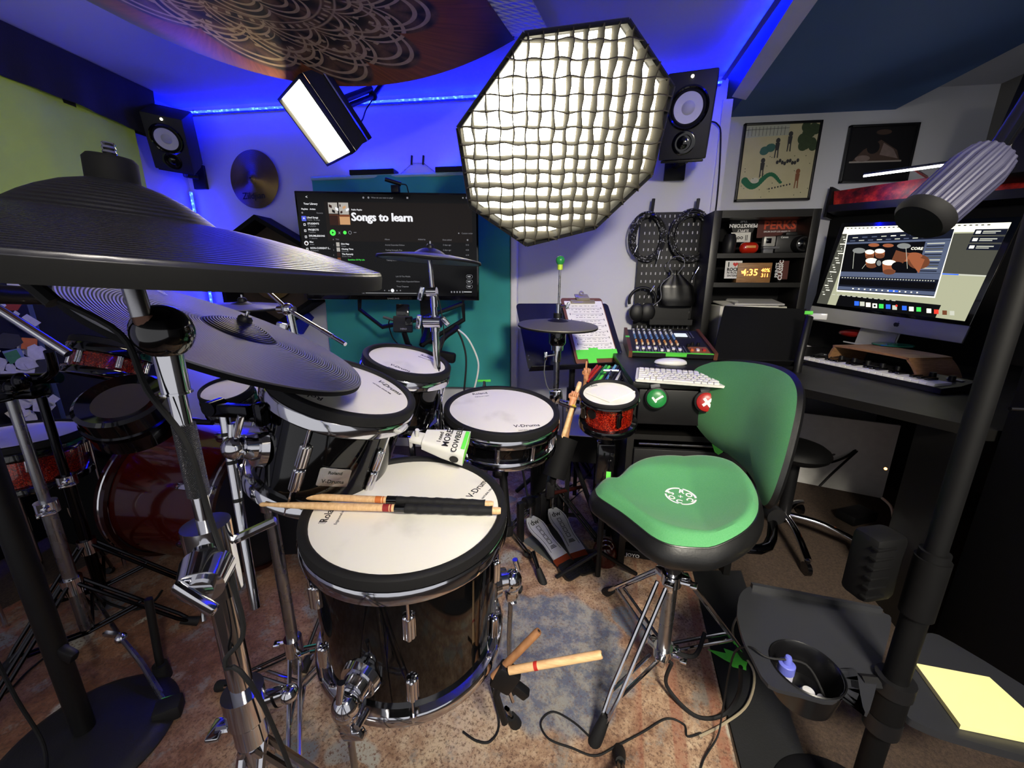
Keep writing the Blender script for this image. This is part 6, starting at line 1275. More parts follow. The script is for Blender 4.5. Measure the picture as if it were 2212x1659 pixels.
# cables etc. under the desk
for k, (pts, m_, lab) in enumerate(((((1745, 1000, 2.15), (1790, 985, 2.2), (1850, 965, 2.2), (1895, 965, 2.2), (1912, 1000, 2.2)), GRYP, 'grey cable drooping under the corner desk'), (((1740, 985, 2.1), (1780, 1000, 2.15), (1830, 985, 2.15), (1870, 950, 2.15), (1930, 900, 2.1)), RUB, 'black cable looping from the desk underside'), (((1770, 1050, 2.1), (1800, 1020, 2.1), (1850, 975, 2.15), (1900, 930, 2.15)), RUB, 'thick black cable rising from the floor under the desk'), (((1905, 1075, 1.9), (1925, 1095, 1.85), (1930, 1130, 1.75)), WHT, 'short white cable by the power brick under the desk'))):
    b = MB(); b.tube(spl([at(*p_) for p_ in pts]), .006, 6); tag(b.build('desk_cable', m_), lab, 'cable')
p = onz(1850, 1112, .025); b = MB(); b.box(p, (.16, .09, .05), RZ(.4), .008); tag(b.build('power_brick', BLK), 'black power brick on the carpet under the corner desk', 'power supply')
t = thing('black_floor_unit', 'dark box with an orange light under the corner desk', 'box', onz(1925, 1090, 0)); p = onz(1960, 1075, .0); b = MB(); b.box(p + V((.12, .16, .22)), (.26, .3, .44), RZ(.2), .006); b.build('housing', BLKM, t); b = MB(); b.sph(at(1913, 1012, 1.80), .006, 10, 6); b.build('indicator', em('orange_led', '#ff7a3c', 8), t)
# office chair behind the stool
oc = thing('office_chair', 'black office chair with chrome base tucked under the desk behind the drum throne', 'chair', onz(1750, 1130, 0))
pc2 = onz(1745, 985, .42); b = MB(); b.T = MX.Translation((pc2.x - .02, pc2.y + .05, .42)); b.sph((0, 0, 0), (.13, .13, .05), 28, 10); b.build('seat', DARK, oc)
sc2 = V((pc2.x - .02, pc2.y + .05, 0)); b = MB(); b.cyl(sc2 + V((0, 0, .39)), sc2 + V((0, 0, .08)), .025, n=14); b.build('gas_lift', BLK, oc)
for k in range(5):
    a = math.radians(-98 + 72 * k); e = sc2 + V((.27 * math.cos(a), .27 * math.sin(a), .065)); b = MB(); b.tube(spl([sc2 + V((0, 0, .11)), sc2.lerp(e, .5) + V((0, 0, .075)), e]), .014, 10); lg = b.build('base_arm', CHR, oc)
    b = MB(); b.cyl(e + V((-.008, 0, -.037)), e + V((.008, 0, -.037)), .027, n=18); b.cyl(e, e + V((0, 0, -.03)), .008, n=8); b.build('caster', BLKG, lg)
# ================================================================ music stand, clipboard
FMs, w, h, P = rect([(1123, 655), (1320, 655), (1345, 790), (1133, 800)], 1.95)
ms = thing('music_stand', 'black music stand holding a clipboard in front of the white wall', 'music stand', (FMs.translation.x, FMs.translation.y, 0)); nM = FMs.col[2].xyz
b = MB(); b.prism(rpoly(w, h, .02), -.004, 0); b.build('desk_panel', mt('stand_navy_black', '#10121c', .5), ms, mw=FMs)
b = MB(); b.box((0, -h / 2 - .002, .022), (w, .005, .05), bev=.001); b.build('lip', BLK, ms, mw=FMs)
b = MB()
for x in (-w / 2 + .012, w / 2 - .012):
    for y in (-.11, -.13): b.sph((x, y, .0), .005, 8, 6)
b.build('rivets', STL, ms, mw=FMs)['kind'] = 'stuff'
bp = FMs @ V((-.0, -.08, -.02)); b = MB(); b.tube([bp, bp + V((0, .02, -.08)), V((bp.x, bp.y + .02, .10))], .015, 12); b.cyl((bp.x, bp.y + .02, .62), (bp.x, bp.y + .02, .50), .024, n=14); b.cyl((bp.x, bp.y - .02, .56), (bp.x + .04, bp.y - .03, .56), .010, n=8); b.build('post', BLK, ms)
for k in range(3): a = math.radians(-60 + 120 * k); b = MB(); b.tube([(bp.x, bp.y + .02, .30), (bp.x + .28 * math.cos(a), bp.y + .02 + .28 * math.sin(a), .014)], .012, 8); b.build('leg', BLK, ms)
FC, cw_, ch_, P = rect([(1215, 633), (1305, 633), (1332, 790), (1234, 795)], 1.85); FC = frm(FMs @ (FMs.inverted() @ FC.translation * 0 + V(((FMs.inverted() @ onp(1272, 714, FMs.translation, nM)).x, (FMs.inverted() @ onp(1272, 714, FMs.translation, nM)).y, .010))), nM, FC.col[0].xyz); cw_, ch_ = .232, .385
cl_ = thing('clipboard', 'brown clipboard with handwritten sheet and green tape on the music stand', 'clipboard', mw=FC)
b = MB(); b.prism(rpoly(cw_, ch_, .015), -.003, 0); b.build('board', mt('hardboard_brown', '#6b4229', .6, var=.3), cl_, mw=FC)
b = MB(); b.T = T3(.004, .028, 0); b.prism(rpoly(.212, .288, .003), .0004, .002); b.build('paper', PAPER, cl_, mw=FC)
b = MB(); rr = random.Random(9)
for r_ in range(8):
    y = .135 - r_ * .035
    b.box((.006, y - .008, .0022), (.17, .0012, .0002)); b.box((-.085, y - .008, .0022), (.004, .011, .0002)); b.box((.095, y - .008, .0022), (.004, .011, .0002))
    for q_ in range(2):
        x = -.075 + rr.random() * .02
        while x < .075: l_ = .006 + rr.random() * .016; b.box((x + l_ / 2, y + .006 - q_ * .0215 + rr.uniform(-.001, .001), .0022), (l_, .0022, .0002), RZ(rr.uniform(-.15, .15))); x += l_ + .005 + rr.random() * .010
b.build('handwriting', mt('pencil_ink', '#55555a', .7), cl_, mw=FC)['kind'] = 'stuff'
b = MB(); b.box((.0, .165, .006), (.135, .022, .010), bev=.003); b.box((.0, .190, .012), (.075, .045, .006), RX(-.3), .002); b.cyl((-.03, .178, .014), (.03, .178, .014), .010, n=12); b.T = T3(0, .212, .016); b.lathe([(.006, -.003), (.013, -.003), (.013, .003), (.006, .003)], 20, True); b.T = MX.Identity(4); b.build('spring_clip', mt('clip_nickel', '#a89f88', .25, .4), cl_, mw=FC)
b = MB(); b.box((.006, -.140, .0025), (.220, .050, .001)); b.box((-.03, -.175, .0026), (.045, .030, .001)); b.box((-.01, -.112, .0024), (.05, .012, .001)); b.build('green_tape', NEON, cl_, mw=FC)
# ================================================================ drum throne
vel, nb, bs = newmat('green_velour'); f = nb.noise(6, 3); g = nb.noise(420, 2); c = nb.mix(f, '#327644', '#48905a'); nb.put(bs.inputs['Base Color'], nb.mix(nb.m('MULTIPLY', g, .35), c, '#7aa87e')); bs.inputs['Roughness'].default_value = .85; bs.inputs['Sheen Weight'].default_value = .15; bs.inputs['Specular IOR Level'].default_value = .2; bs.inputs['Sheen Roughness'].default_value = .4
bb = nb.n('Bump'); bb.inputs['Strength'].default_value = .25; bb.inputs['Distance'].default_value = .001; nb.put(bb.inputs['Height'], g); nb.put(bs.inputs['Normal'], bb.outputs[0])
VINYL = mt('black_vinyl', '#101011', .38, bump=.12)
zt_ = .62
top_out = [(1285, 1046), (1296, 1033), (1318, 1033), (1336, 1022), (1358, 1001), (1390, 987), (1430, 981), (1472, 982), (1520, 991), (1566, 1009), (1604, 1036), (1628, 1068), (1637, 1100), (1632, 1132), (1608, 1154), (1560, 1168), (1505, 1170), (1450, 1164), (1412, 1148), (1380, 1124), (1345, 1097), (1308, 1073), (1290, 1060)]
SO = [onz(x, y, zt_) for x, y in top_out]
sc_ = onz(1478, 1072, zt_); ns_ = 96
loop = spl(SO + [SO[0]], 8)[:-1]
# resample evenly
L_ = [0.]
for i in range(len(loop)): L_.append(L_[-1] + (loop[(i + 1) % len(loop)] - loop[i]).length)
def ev(t):
    d = t * L_[-1]; i = max(k for k in range(len(L_)) if L_[k] <= d + 1e-9); i = min(i, len(loop) - 1); a, c = loop[i], loop[(i + 1) % len(loop)]; return a.lerp(c, (d - L_[i]) / max(1e-9, L_[i + 1] - L_[i]))
OUT = [ev(i / ns_) for i in range(ns_)]
thr = thing('drum_throne', 'drum throne with green velour saddle seat and backrest on a chrome tripod', 'stool', (sc_.x, sc_.y, 0))
nose = onz(1290, 1047, zt_); fdir = (nose - sc_).normalized(); sdir = V((-fdir.y, fdir.x, 0))
def sh(s, p):  # height of the seat top
    q = p - sc_; u, v_ = q.dot(fdir), q.dot(sdir)
    bowl = .028 * min(1, (u * u + v_ * v_) / .025); ridge = .016 * 0
    rear = .034 * max(0, min(1, (-u - .03) / .11)); edge = -.026 * max(0, (s - .86) / .14) ** 2
    return bowl + ridge + rear + edge - .018
def seatp(i, j):
    o = OUT[int(round(i * ns_)) % ns_]; p = sc_.lerp(o, j); return V((p.x, p.y, zt_ + sh(j, p)))
b = MB(); b.grid(seatp, ns_, 22); b.build('seat_top', vel, thr)
b = MB()
def side(i, j):
    o = OUT[int(round(i * ns_)) % ns_]; rdir = (o - sc_); rdir.z = 0; rdir.normalize(); z0 = zt_ + sh(1, o); a = j * PI
    return V((o.x, o.y, 0)) + rdir * (.014 * math.sin(min(a * 1.2, PI)) - .03 * max(0, j - .6) / .4) + V((0, 0, z0 + .002 - .082 * j))
b.grid(side, ns_, 12); b.add([side(i / ns_, 1) for i in range(ns_)], [tuple(range(ns_))]); b.build('seat_side', VINYL, thr)
b = MB(); b.tube([OUT[i] * 1 + V((0, 0, sh(1, OUT[i]) + .001)) for i in range(ns_)] + [OUT[0] + V((0, 0, sh(1, OUT[0]) + .001))], .0022, 6); b.build('piping', VINYL, thr)
# embroidered round emblem
pe_ = onz(1470, 1072, zt_ - .016); ex_ = (onz(1500, 1080, zt_ - .016) - onz(1440, 1068, zt_ - .016)).normalized(); Fe = frm(pe_, (0, 0, 1), ex_)
b = MB()
def onseat(x, y): p = Fe @ V((x, y, 0)); q = p - sc_; jj = min(.6, q.length / .17); return V((p.x, p.y, zt_ + sh(.3, p) + .0012))
re_ = .0385
for k in range(4):
    a0 = k * PI / 2 + .10; n_ = 14; arc = [a0 + (PI / 2 - .20) * i / n_ for i in range(n_ + 1)]
    b.add([onseat(re_ * math.cos(a), re_ * math.sin(a)) for a in arc] + [onseat((re_ - .005) * math.cos(a), (re_ - .005) * math.sin(a)) for a in arc], [(i, i + 1, n_ + 2 + i, n_ + 1 + i) for i in range(n_)])
def arc_text(s, rad, a0, da, size, sg=1):
    for k, ch in enumerate(s):
        a = a0 + da * k; vs, fs = txt(ch, .03, 'CENTER'); top = [(v[0] * size, v[1] * size, v[2]) for v in vs]
        b.add([onseat(rad * math.cos(a) + sg * (x * math.sin(a) + y * math.cos(a)), rad * math.sin(a) + sg * (-x * math.cos(a) + y * math.sin(a))) + V((0, 0, .0004 if z > 0 else 0)) for x, y, z in top], fs)
rot_ = math.radians(35)
arc_text('ROC', .0165, rot_ + .90, -.90, .0225); arc_text('SOC', .0325, rot_ + PI - .86, .86, .0225, -1)
b.add([onseat(x, y) for x, y in ((-.006, -.0012), (.006, -.0012), (.006, .0012), (-.006, .0012))] + [onseat(x, y) for x, y in ((-.0012, -.006), (.0012, -.006), (.0012, .006), (-.0012, .006))], [(0, 1, 2, 3), (4, 5, 6, 7)])
b.build('embroidered_emblem', WINK, thr)
# backrest
bk_out = [(1572, 788), (1600, 783), (1640, 786), (1680, 797), (1712, 815), (1734, 845), (1741, 885), (1737, 940), (1728, 1000), (1712, 1060), (1697, 1088), (1682, 1096), (1668, 1092), (1655, 1070), (1640, 1048), (1612, 1015), (1580, 985), (1550, 958), (1534, 925), (1529, 885), (1535, 840), (1550, 805)]
bc = at(1632, 915, 1.17); nb_ = (fdir * .95 + V((0, -.22, .16))).normalized()
BO = [onp(x, y, bc, nb_) for x, y in bk_out]; bl_ = spl(BO + [BO[0]], 5)[:-1]; bn = len(bl_); bcen = sum(bl_, V()) / bn
side_ax = V((0, 0, 1)).cross(nb_).normalized()
def bp_(i, j, front=True):
    o = bl_[int(round(i * bn)) % bn]; p = bcen.lerp(o, j); q = (p - bcen).dot(side_ax); dome = .028 * (1 - j ** 3.5)
    return p + nb_ * ((dome if front else -.022 - .014 * (1 - j ** 4)) + .9 * q * q)
b = MB(); b.grid(lambda i, j: bp_(i, j), bn, 16); b.build('backrest_pad', vel, thr)
b = MB(); b.grid(lambda i, j: bp_(i, j, False), bn, 8)
ring = [bp_(i / bn, 1) for i in range(bn)]; rb_ = [bp_(i / bn, 1, False) for i in range(bn)]; mid_ = [(a + c) / 2 + (a - bcen).normalized() * .008 for a, c in zip(ring, rb_)]
b.add(ring + mid_ + rb_, [(r * bn + i, r * bn + (i + 1) % bn, (r + 1) * bn + (i + 1) % bn, (r + 1) * bn + i) for r in range(2) for i in range(bn)]); b.build('backrest_shell', VINYL, thr)
b = MB(); r0 = V((sc_.x, sc_.y, zt_ - .10)); r1 = bcen - nb_ * .05 - V((0, 0, .12)); b.tube(spl([r0 - fdir * .05, r0 - fdir * .2 + V((0, 0, -.004)), r1 - nb_ * .02 + V((0, 0, -.06)), r1]), .012, 10); b.build('backrest_arm', BCHR, thr)
b = MB(); kb_ = at(1668, 1108, 1.06); b.cyl(kb_ - side_ax * .02, kb_ + side_ax * .02, .024, n=16); b.build('backrest_knob', BLK, thr)
tb_ = V((at(1425, 1300, .98).x, at(1425, 1300, .98).y, 0)); tb_ = V((sc_.x - .01, sc_.y - .01, 0))
b = MB(); b.cyl((tb_.x, tb_.y, zt_ - .075), (tb_.x, tb_.y, .36), .0145, n=18); b.cyl((tb_.x, tb_.y, .40), (tb_.x, tb_.y, .13), .0175, n=18); b.cyl((tb_.x, tb_.y, zt_ - .11), (tb_.x, tb_.y, zt_ - .082), .07, .09, 24); b.build('post', STL, thr)
b = MB(); b.cyl((tb_.x, tb_.y, .425), (tb_.x, tb_.y, .41), .02, n=18); b.build('memory_ring', BLK, thr)
for z in (.385, .145):
    b = MB()
    b.cyl((tb_.x, tb_.y, z + .016), (tb_.x, tb_.y, z - .016), .025, n=18)
    for k in range(3): a = math.radians(-115 + 120 * k); b.box((tb_.x + .032 * math.cos(a), tb_.y + .032 * math.sin(a), z), (.028, .024, .022), RZ(a), .003)
    knob(b, (tb_.x + .03, tb_.y - .015, z), .012, (1, -.4, .1), .02); b.build('collar', CHR, thr)
for fpx in ((1290, 1590), (1312, 1278), (1610, 1415)):
    e = onz(*fpx, .022); dd = V((e.x - tb_.x, e.y - tb_.y, 0)).normalized(); o = V((-dd.y, dd.x, 0)) * .013
    b = MB(); top_ = V((tb_.x, tb_.y, .385)) + dd * .04; low = V((tb_.x, tb_.y, .145)) + dd * .04; kn_ = top_.lerp(e, .72)
    for s in (-1, 1): b.tube([top_ + o * s, kn_ + o * s, e + o * s * .35], .0058, 8); b.tube([low + o * s * .9, kn_ + o * s * .9 + V((0, 0, -.004))], .005, 8)
    lg = b.build('leg', CHR, thr); d_ = (e - kn_).normalized(); b = MB(); b.tube([e - d_ * .055, e - d_ * .02, e + d_ * .02, e + d_ * .034], .017, 12, rf=lambda q: .7 + .3 * min(1, q * 2) if q < .9 else .8); b.build('rubber_foot', RUB, lg)
b = MB(); q_ = V((tb_.x, tb_.y, .15)); b.tube(spl([q_ + V((.02, .0, .0)), q_ + V((.08, -.01, 0)), q_ + V((.12, .04, .03))]), .006, 8); tag(b.build('black_cable', RUB), 'short thick black cable end sticking out from the throne collar', 'cable')

# ================================================================ double pedal
PEDM = mt('pedal_silver', '#a9abb0', .4, .15); 
def pedal(lab, pts, z0, z1, group):
    """pts: heel-left, heel-right, toe-right, toe-left picture points"""
    HL, HR = onz(*pts[0], z0), onz(*pts[1], z0); TR_, TL_ = onz(*pts[2], z1), onz(*pts[3], z1)
    hc, tc2 = (HL + HR) / 2, (TL_ + TR_) / 2; ax2 = (tc2 - hc); Lp = ax2.length; F = frm(hc, (0, 0, 1), ax2); ay = ax2.normalized(); nz_ = V((0, 0, 1)) - ay * ay.z; F = frm(hc, nz_, ay)
    t = thing('bass_drum_pedal', lab, 'pedal', mw=F, group=group)
    wd = lambda s: .040 + .012 * math.sin(s * 2.6 - .2) - .022 * max(0, s - .78) / .22
    wd = lambda s: (.036, .034, .032, .034, .040, .046, .047, .041, .028)[min(8, int(s * 8 + 1e-6))] if False else np.interp(s, [0, .15, .35, .5, .65, .78, .9, 1], [.036, .034, .031, .034, .041, .042, .034, .020])
    n_ = 24; P_ = [(Lp * i / n_, wd(i / n_)) for i in range(n_ + 1)]; poly = P_ + [(x, -y) for x, y in reversed(P_)]
    b = MB(); b.prism(poly, -.008, 0); b.build('footboard', PEDM, t, mw=F)
    b = MB(); po = [(.03 + (Lp - .05) * i / n_, wd((.03 + (Lp - .05) * i / n_) / Lp) - .007) for i in range(n_ + 1)]; pi_ = [(x, y - .0022) for x, y in po]
    A_ = po + [(x, -y) for x, y in reversed(po)]; B_ = pi_ + [(x, -y) for x, y in reversed(pi_)]; k = len(A_)
    b.add([(x, y, .0006) for x, y in A_ + B_], [(i, (i + 1) % k, k + (i + 1) % k, k + i) for i in range(k)])
    b.T = T3(0, 0, .0007) @ RZ(-PI / 2)
    b.text('dw', .036, 0, Lp * .80, 0, .015, 'CENTER')
    for q_ in range(4): b.T = T3(Lp * (.70 - .115 * q_), 0, .0007); b.add([(x, y, 0) for x, y in ((-.011, -.009), (.011, -.009), (.011, .009), (-.011, .009))] + [(x, y, 0) for x, y in ((-.0085, -.0065), (.0085, -.0065), (.0085, .0065), (-.0085, .0065))], [(i, (i + 1) % 4, 4 + (i + 1) % 4, 4 + i) for i in range(4)])
    for x in (.16, .185, .21): b.T = T3(Lp * x + .01, 0, .0007); b.box((0, .0, 0), (.003, .03 - .008 * ((x * 100) % 2), .0006))
    b.build('black_lettering', INK, t, mw=F)
    b = MB(); b.box((-.012, 0, -.008), (.026, .072, .012)); b.build('orange_hinge', mt('copper_orange', '#8a3a1c', .4, .5), t, mw=F)
    b = MB(); b.prism([(x - .062, y) for x, y in rpoly(.075, .080, .018)], -.020, -.004)
    for r_ in range(6):
        for q_ in range(8): b.box((-.038 - r_ * .010, -.031 + q_ * .009, -.0035), (.0055, .0055, .003), None)
    b.build('heel_plate', mt('heel_black', '#141416', .4), t, mw=F)
    return t, F, Lp
g_ = 'double bass drum pedal pair'
t_a, Fa, La = pedal('left silver bass drum pedal of the pair below the snare', [(1197, 1208), (1225, 1194), (1150, 1115), (1140, 1118)], .056, .13, g_)
t_b, Fb_, Lb_ = pedal('right silver bass drum pedal of the pair next to the throne', [(1232, 1195), (1264, 1184), (1200, 1097), (1186, 1097)], .056, .13, g_)
b = MB(); pp = [onz(1128, 1168, .012), onz(1195, 1218, .012), onz(1275, 1190, .012), onz(1215, 1120, .012)]; b.slab(pp, (0, 0, -.010)); pb_ = b.build('base_plate', mt('grey_base_plate', '#6f7274', .4, .5), t_a)
for F, L, t in ((Fa, La, t_a), (Fb_, Lb_, t_b)):
    tp2 = F @ V((L + .012, 0, 0)); b = MB(); sy_ = F.col[1].xyz; sy_.z = 0; sy_.normalize()
    for s in (-1, 1): c2 = tp2 + sy_ * .045 * s; b.box((c2.x, c2.y, .115), (.03, .022, .20), RZ(math.atan2(sy_.y, sy_.x)), .004)
    b.tube([V((tp2.x, tp2.y, .20)) - sy_ * .06, V((tp2.x, tp2.y, .20)) + sy_ * .06], .010, 12); b.cyl(V((tp2.x, tp2.y, .20)) - sy_ * .02, V((tp2.x, tp2.y, .20)) + sy_ * .02, .026, n=20); b.tube([V((tp2.x, tp2.y, .20)), V((tp2.x, tp2.y, .20)) + F.col[0].xyz * .05 + V((0, 0, .12))], .005, 8); b.build('frame_posts', BLK, t)
    b = MB(); b.tube([V((tp2.x, tp2.y, .195)) - F.col[0].xyz * .02, F @ V((L - .004, 0, .002))], .006, 6); b.build('chain', STL, t)
b = MB(); a_ = onz(1100, 1130, .2); b.tube([Fa @ V((La + .01, -.08, .10)), Fa @ V((La - .02, -.26, .10))], .009, 10); b.build('drive_shaft', mt('maroon_shaft', '#3a1410', .4, .4), t_a)
# pad tower behind the pedals
kt = thing('kick_pad_tower', 'black kick pad tower with round knob behind the bass drum pedals', 'kick pad', onz(1188, 1100, 0)); kp_ = onz(1190, 1060, 0)
kq = Fb_ @ V((Lb_ + .085, .01, 0)); b = MB(); b.box((kq.x, kq.y, .20), (.11, .05, .40), RZ(.35), .008); b.build('pad_block', BLKM, kt); b = MB(); b.cyl((kq.x, kq.y, .395), (kq.x, kq.y, .43), .055, n=28); b.build('top_cup', BLKG, kt); b = MB()
for k in range(-3, 4): b.box((kq.x - .012 + k * .012, kq.y - .03, .33), (.005, .012, .09), RZ(.35))
b.build('ribbing', RUB, kt)

# ================================================================ holders, sticks, red boxes
sh_ = thing('stick_holder', 'black tube stick holder full of drumsticks between snare and red pad', 'stick holder', (0, 0, 0)); 
hb, htp = at(1196, 1030, 1.40), at(1222, 945, 1.42)
WM[sh_.name] = MX.Translation(hb); sh_.matrix_basis = WM[sh_.name]
b = MB(); b.T = frm(hb, htp - hb, (1, 0, 0)); Lh = (htp - hb).length; b.lathe([(0, 0), (.040, 0), (.045, Lh), (.041, Lh), (.036, .01), (0, .01)], 28); b.build('tube', BLKM, sh_); b = MB(); b.cyl(hb + V((0, 0, -.002)), hb + V((-.02, .02, -.09)), .012, n=10); b.box(hb + V((-.01, .01, -.05)), (.03, .03, .06), None, .005); b.tube([hb + V((-.02, .02, -.07)), V((Chh.x, Chh.y, hb.z - .08))], .010, 8); b.build('clamp_arm', BLK, sh_)
hd = (htp - hb).normalized(); hs = hd.cross(FW).normalized()
def stub(name, lab, off, top, mat, r=.0078, group='sticks standing in the black stick holder'):
    b = MB(); p = hb + hd * .02 + hs * off[0] + FW * off[1]; e = at(*top); b.tube([p, p.lerp(e, .5), e - (e - p).normalized() * .008, e], r, 12, rf=lambda q: 1 if q < .9 else .6); return tag(b.build(name, mat), lab, 'drumstick', group)
stub('drumstick', 'pale drumstick with red lettering standing tallest in the stick holder', (.012, -.012), (1253, 824, 1.38), BROWN and HICK, .0085)
stub('drumstick', 'dark brown stick at the left of the stick holder', (-.020, -.004), (1236, 866, 1.40), BROWN, .0085)
stub('drumstick', 'thin brown stick at the back of the stick holder', (-.006, .018), (1243, 862, 1.44), BROWN)
skin = mt('toy_skin', '#c98a62', .5, var=.06)
def toy_hand(lab, p, s, up, pose):
    t = thing('finger_topper', lab, 'pencil topper', p); F = frm(p, up, RT); b = MB(); b.T = F @ MX.Scale(s, 4); b.sph((0, 0, .4), (.42, .26, .48), 14, 10); b.cyl((0, 0, -.5), (0, 0, .1), .26, .30, 12)
    b.build('palm', skin, t); 
    for k in range(4):
        x = -.30 + k * .2; b = MB(); b.T = F @ MX.Scale(s, 4)
        if pose == 'point' and k == 1: b.tube([(x, 0, .7), (x, -.02, 1.2), (x, -.02, 1.65)], .13, 8, rf=lambda q: 1 - .25 * q)
        else: b.tube(spl([(x, -.06, .66), (x, -.20, .95 - .04 * abs(k - 1.3)), (x, -.36, .80), (x, -.30, .52)], 3), .115, 8, rf=lambda q: 1 - .2 * q)
        b.sph(b.T.inverted() @ (F @ MX.Scale(s, 4) @ V((x, -.02, 1.65) if pose == 'point' and k == 1 else (x, -.30, .52))), .1, 8, 6); b.build('finger', skin, t)
    b = MB(); b.T = F @ MX.Scale(s, 4); b.tube(spl([(-.38, -.08, .25), (-.46, -.22, .55), (-.25, -.42, .72)], 3), .12, 8, rf=lambda q: 1 - .2 * q); b.build('thumb', skin, t); return t
toy_hand('small toy fist with yellow ring on a stick in the stick holder', at(1236, 866, 1.36), .034, hd, 'fist')
b = MB(); pq_ = at(1238, 876, 1.36); F = frm(pq_, hd, RT); b.T = F; b.lathe([(.010, -.003), (.013, 0), (.010, .003), (.009, 0)], 18, True); tag(b.build('yellow_ring', mt('yellow_rubber', '#c9b23a', .5)), 'yellow rubber ring below the toy fist in the stick holder', 'ring')
toy_hand('small toy hand pointing upwards behind the red pad', at(1266, 812, 1.62), .036, V((.05, 0, 1)), 'point')
b = MB(); b.tube([at(1266, 808, 1.62), at(1260, 850, 1.62), V((at(1260, 850, 1.62).x, at(1260, 850, 1.62).y, .60))], .007, 8); tag(b.build('toy_stick', BROWN), 'brown stick carrying the pointing toy hand', 'stick')
# marker rack
rk = thing('marker_tray', 'dark tray of marker pens behind the small red drum pad', 'tray', at(1315, 820, 1.66)); mp0 = at(1300, 826, 1.64)
b = MB(); b.box(mp0 + V((.06, .02, -.02)), (.26, .10, .012), RZ(-.1)); b.tube([mp0 + V((.06, .02, -.02)), V((mp0.x + .06, mp0.y + .04, .50)), V((mp0.x + .06, mp0.y + .04, .02))], .012, 8); b.build('tray', BLKM, rk)
for k, c in enumerate(('#a3241c', '#b0301f', '#1d1d1f', '#2f8f3c', '#5fd84a', '#2b2b2d', '#6aa7c8', '#202022', '#18181a', '#c2c2c0', '#1a1a1c', '#17171a')):
    q_ = at(1288 + k * 6.6, 792 + (k % 3) * 1.5, 1.72); q2_ = at(1262 + k * 7.5, 823, 1.62)
    b = MB(); b.tube([q2_, q_], .0055, 8); b.m = 1; b.tube([q_, q_ + (q_ - q2_).normalized() * .012], .0058, 8)
    nm_ = {'#a3241c': 'dark red marker pen at the left end of the marker tray', '#b0301f': 'bright red marker pen second from the left in the marker tray', '#2f8f3c': 'green marker pen in the marker tray', '#5fd84a': 'lime green marker pen in the marker tray', '#6aa7c8': 'light blue capped marker pen in the marker tray', '#c2c2c0': 'white tipped pen in the marker tray'}.get(c, 'black marker pen lying in the marker tray')
    tag(b.build('marker_pen', [mt('pen_%d' % k, c, .4), mt('pencap_%d' % k, ('#c9c9c4' if k > 8 else c), .4)]), nm_, 'pen', 'marker pens in the tray')
b = MB(); q_ = at(1320, 800, 1.60); b.tube([q_ + V((-.03, 0, .0)), q_ + V((.03, 0, 0))], .006, 8); b.tube([q_, at(1318, 815, 1.55)], .005, 8); tag(b.build('tuning_key', STL), 'metal T-shaped drum key behind the red pad', 'drum key')
# low white side box
q4 = [onz(x, y, .50) for x, y in ((1222, 940), (1342, 948), (1300, 884), (1246, 880))]
lt = thing('side_box', 'low black box with a white sheet on top beneath the red pad', 'box', (q4[0] + q4[2]) / 2); b = MB(); b.slab(q4, (0, 0, .003)); b.build('white_sheet', PAPER, lt); b = MB(); b.slab([p + V((0, 0, -.001)) for p in q4], (0, 0, -.12)); b.build('box', BLKM, lt)
b = MB()
for p in q4: b.box(((p.x + (q4[0].x + q4[2].x) / 2 * .2) / 1.2, (p.y + (q4[0].y + q4[2].y) / 2 * .2) / 1.2, .19), (.02, .02, .38))
b.build('legs', BLKM, lt)['kind'] = 'stuff'
p = onz(1295, 928, .515); b = MB(); b.box(p, (.07, .035, .022), RZ(-.2), .004); tag(b.build('power_adapter', BLK), 'black power adapter lying on the white sheet beneath the red pad', 'adapter')
b = MB(); b.slab([at(1310, 1018, 1.28), at(1320, 1019, 1.28), at(1319, 1035, 1.28), at(1309, 1034, 1.28)], FW * .001); tag(b.build('tape_flag', NEON), 'small green tape flag hanging above the tip of the throne seat', 'tape')
# red gadgets on the floor
rp = onz(1305, 1215, 0); rg = thing('red_tambourine', 'dark red ribbed foot tambourine with silver arcs on the rug', 'tambourine', rp); b = MB(); b.T = MX.Translation(rp); b.lathe([(0, .002), (.045, .002)] + [(.047 + .002 * (k % 2), .006 + k * .008) for k in range(9)] + [(.044, .080), (.038, .092), (0, .096)], 30); b.build('body', mt('dark_red_plastic', '#4a0f08', .25, coat=.6), rg)
b = MB()
for k in range(2): b.tube([rp + V(((.022 + .010 * k) * math.cos(a), -.03 + .012 * k, .088 + (.020 + .012 * k) * math.sin(a))) for a in [PI * i / 14 for i in range(15)]], .003, 6)
b.build('silver_arcs', CHR, rg)
pj = onz(1380, 1205, 0); b = MB(); b.box(pj + V((0, .03, .022)), (.17, .09, .04), RZ(-.15), .004); jp = thing('pedal_power_supply', 'black effects power supply lettered JOYO under the throne seat', 'power supply', pj); b.build('housing', BLK, jp)
b = MB(); b.T = MX.Translation(pj + V((-.03, -.0165, .016))) @ RZ(-.15) @ RX(PI / 2); b.text('JOYO', .022, 0, 0, .001, .02, 'CENTER'); b.build('brand_lettering', WINK, jp)
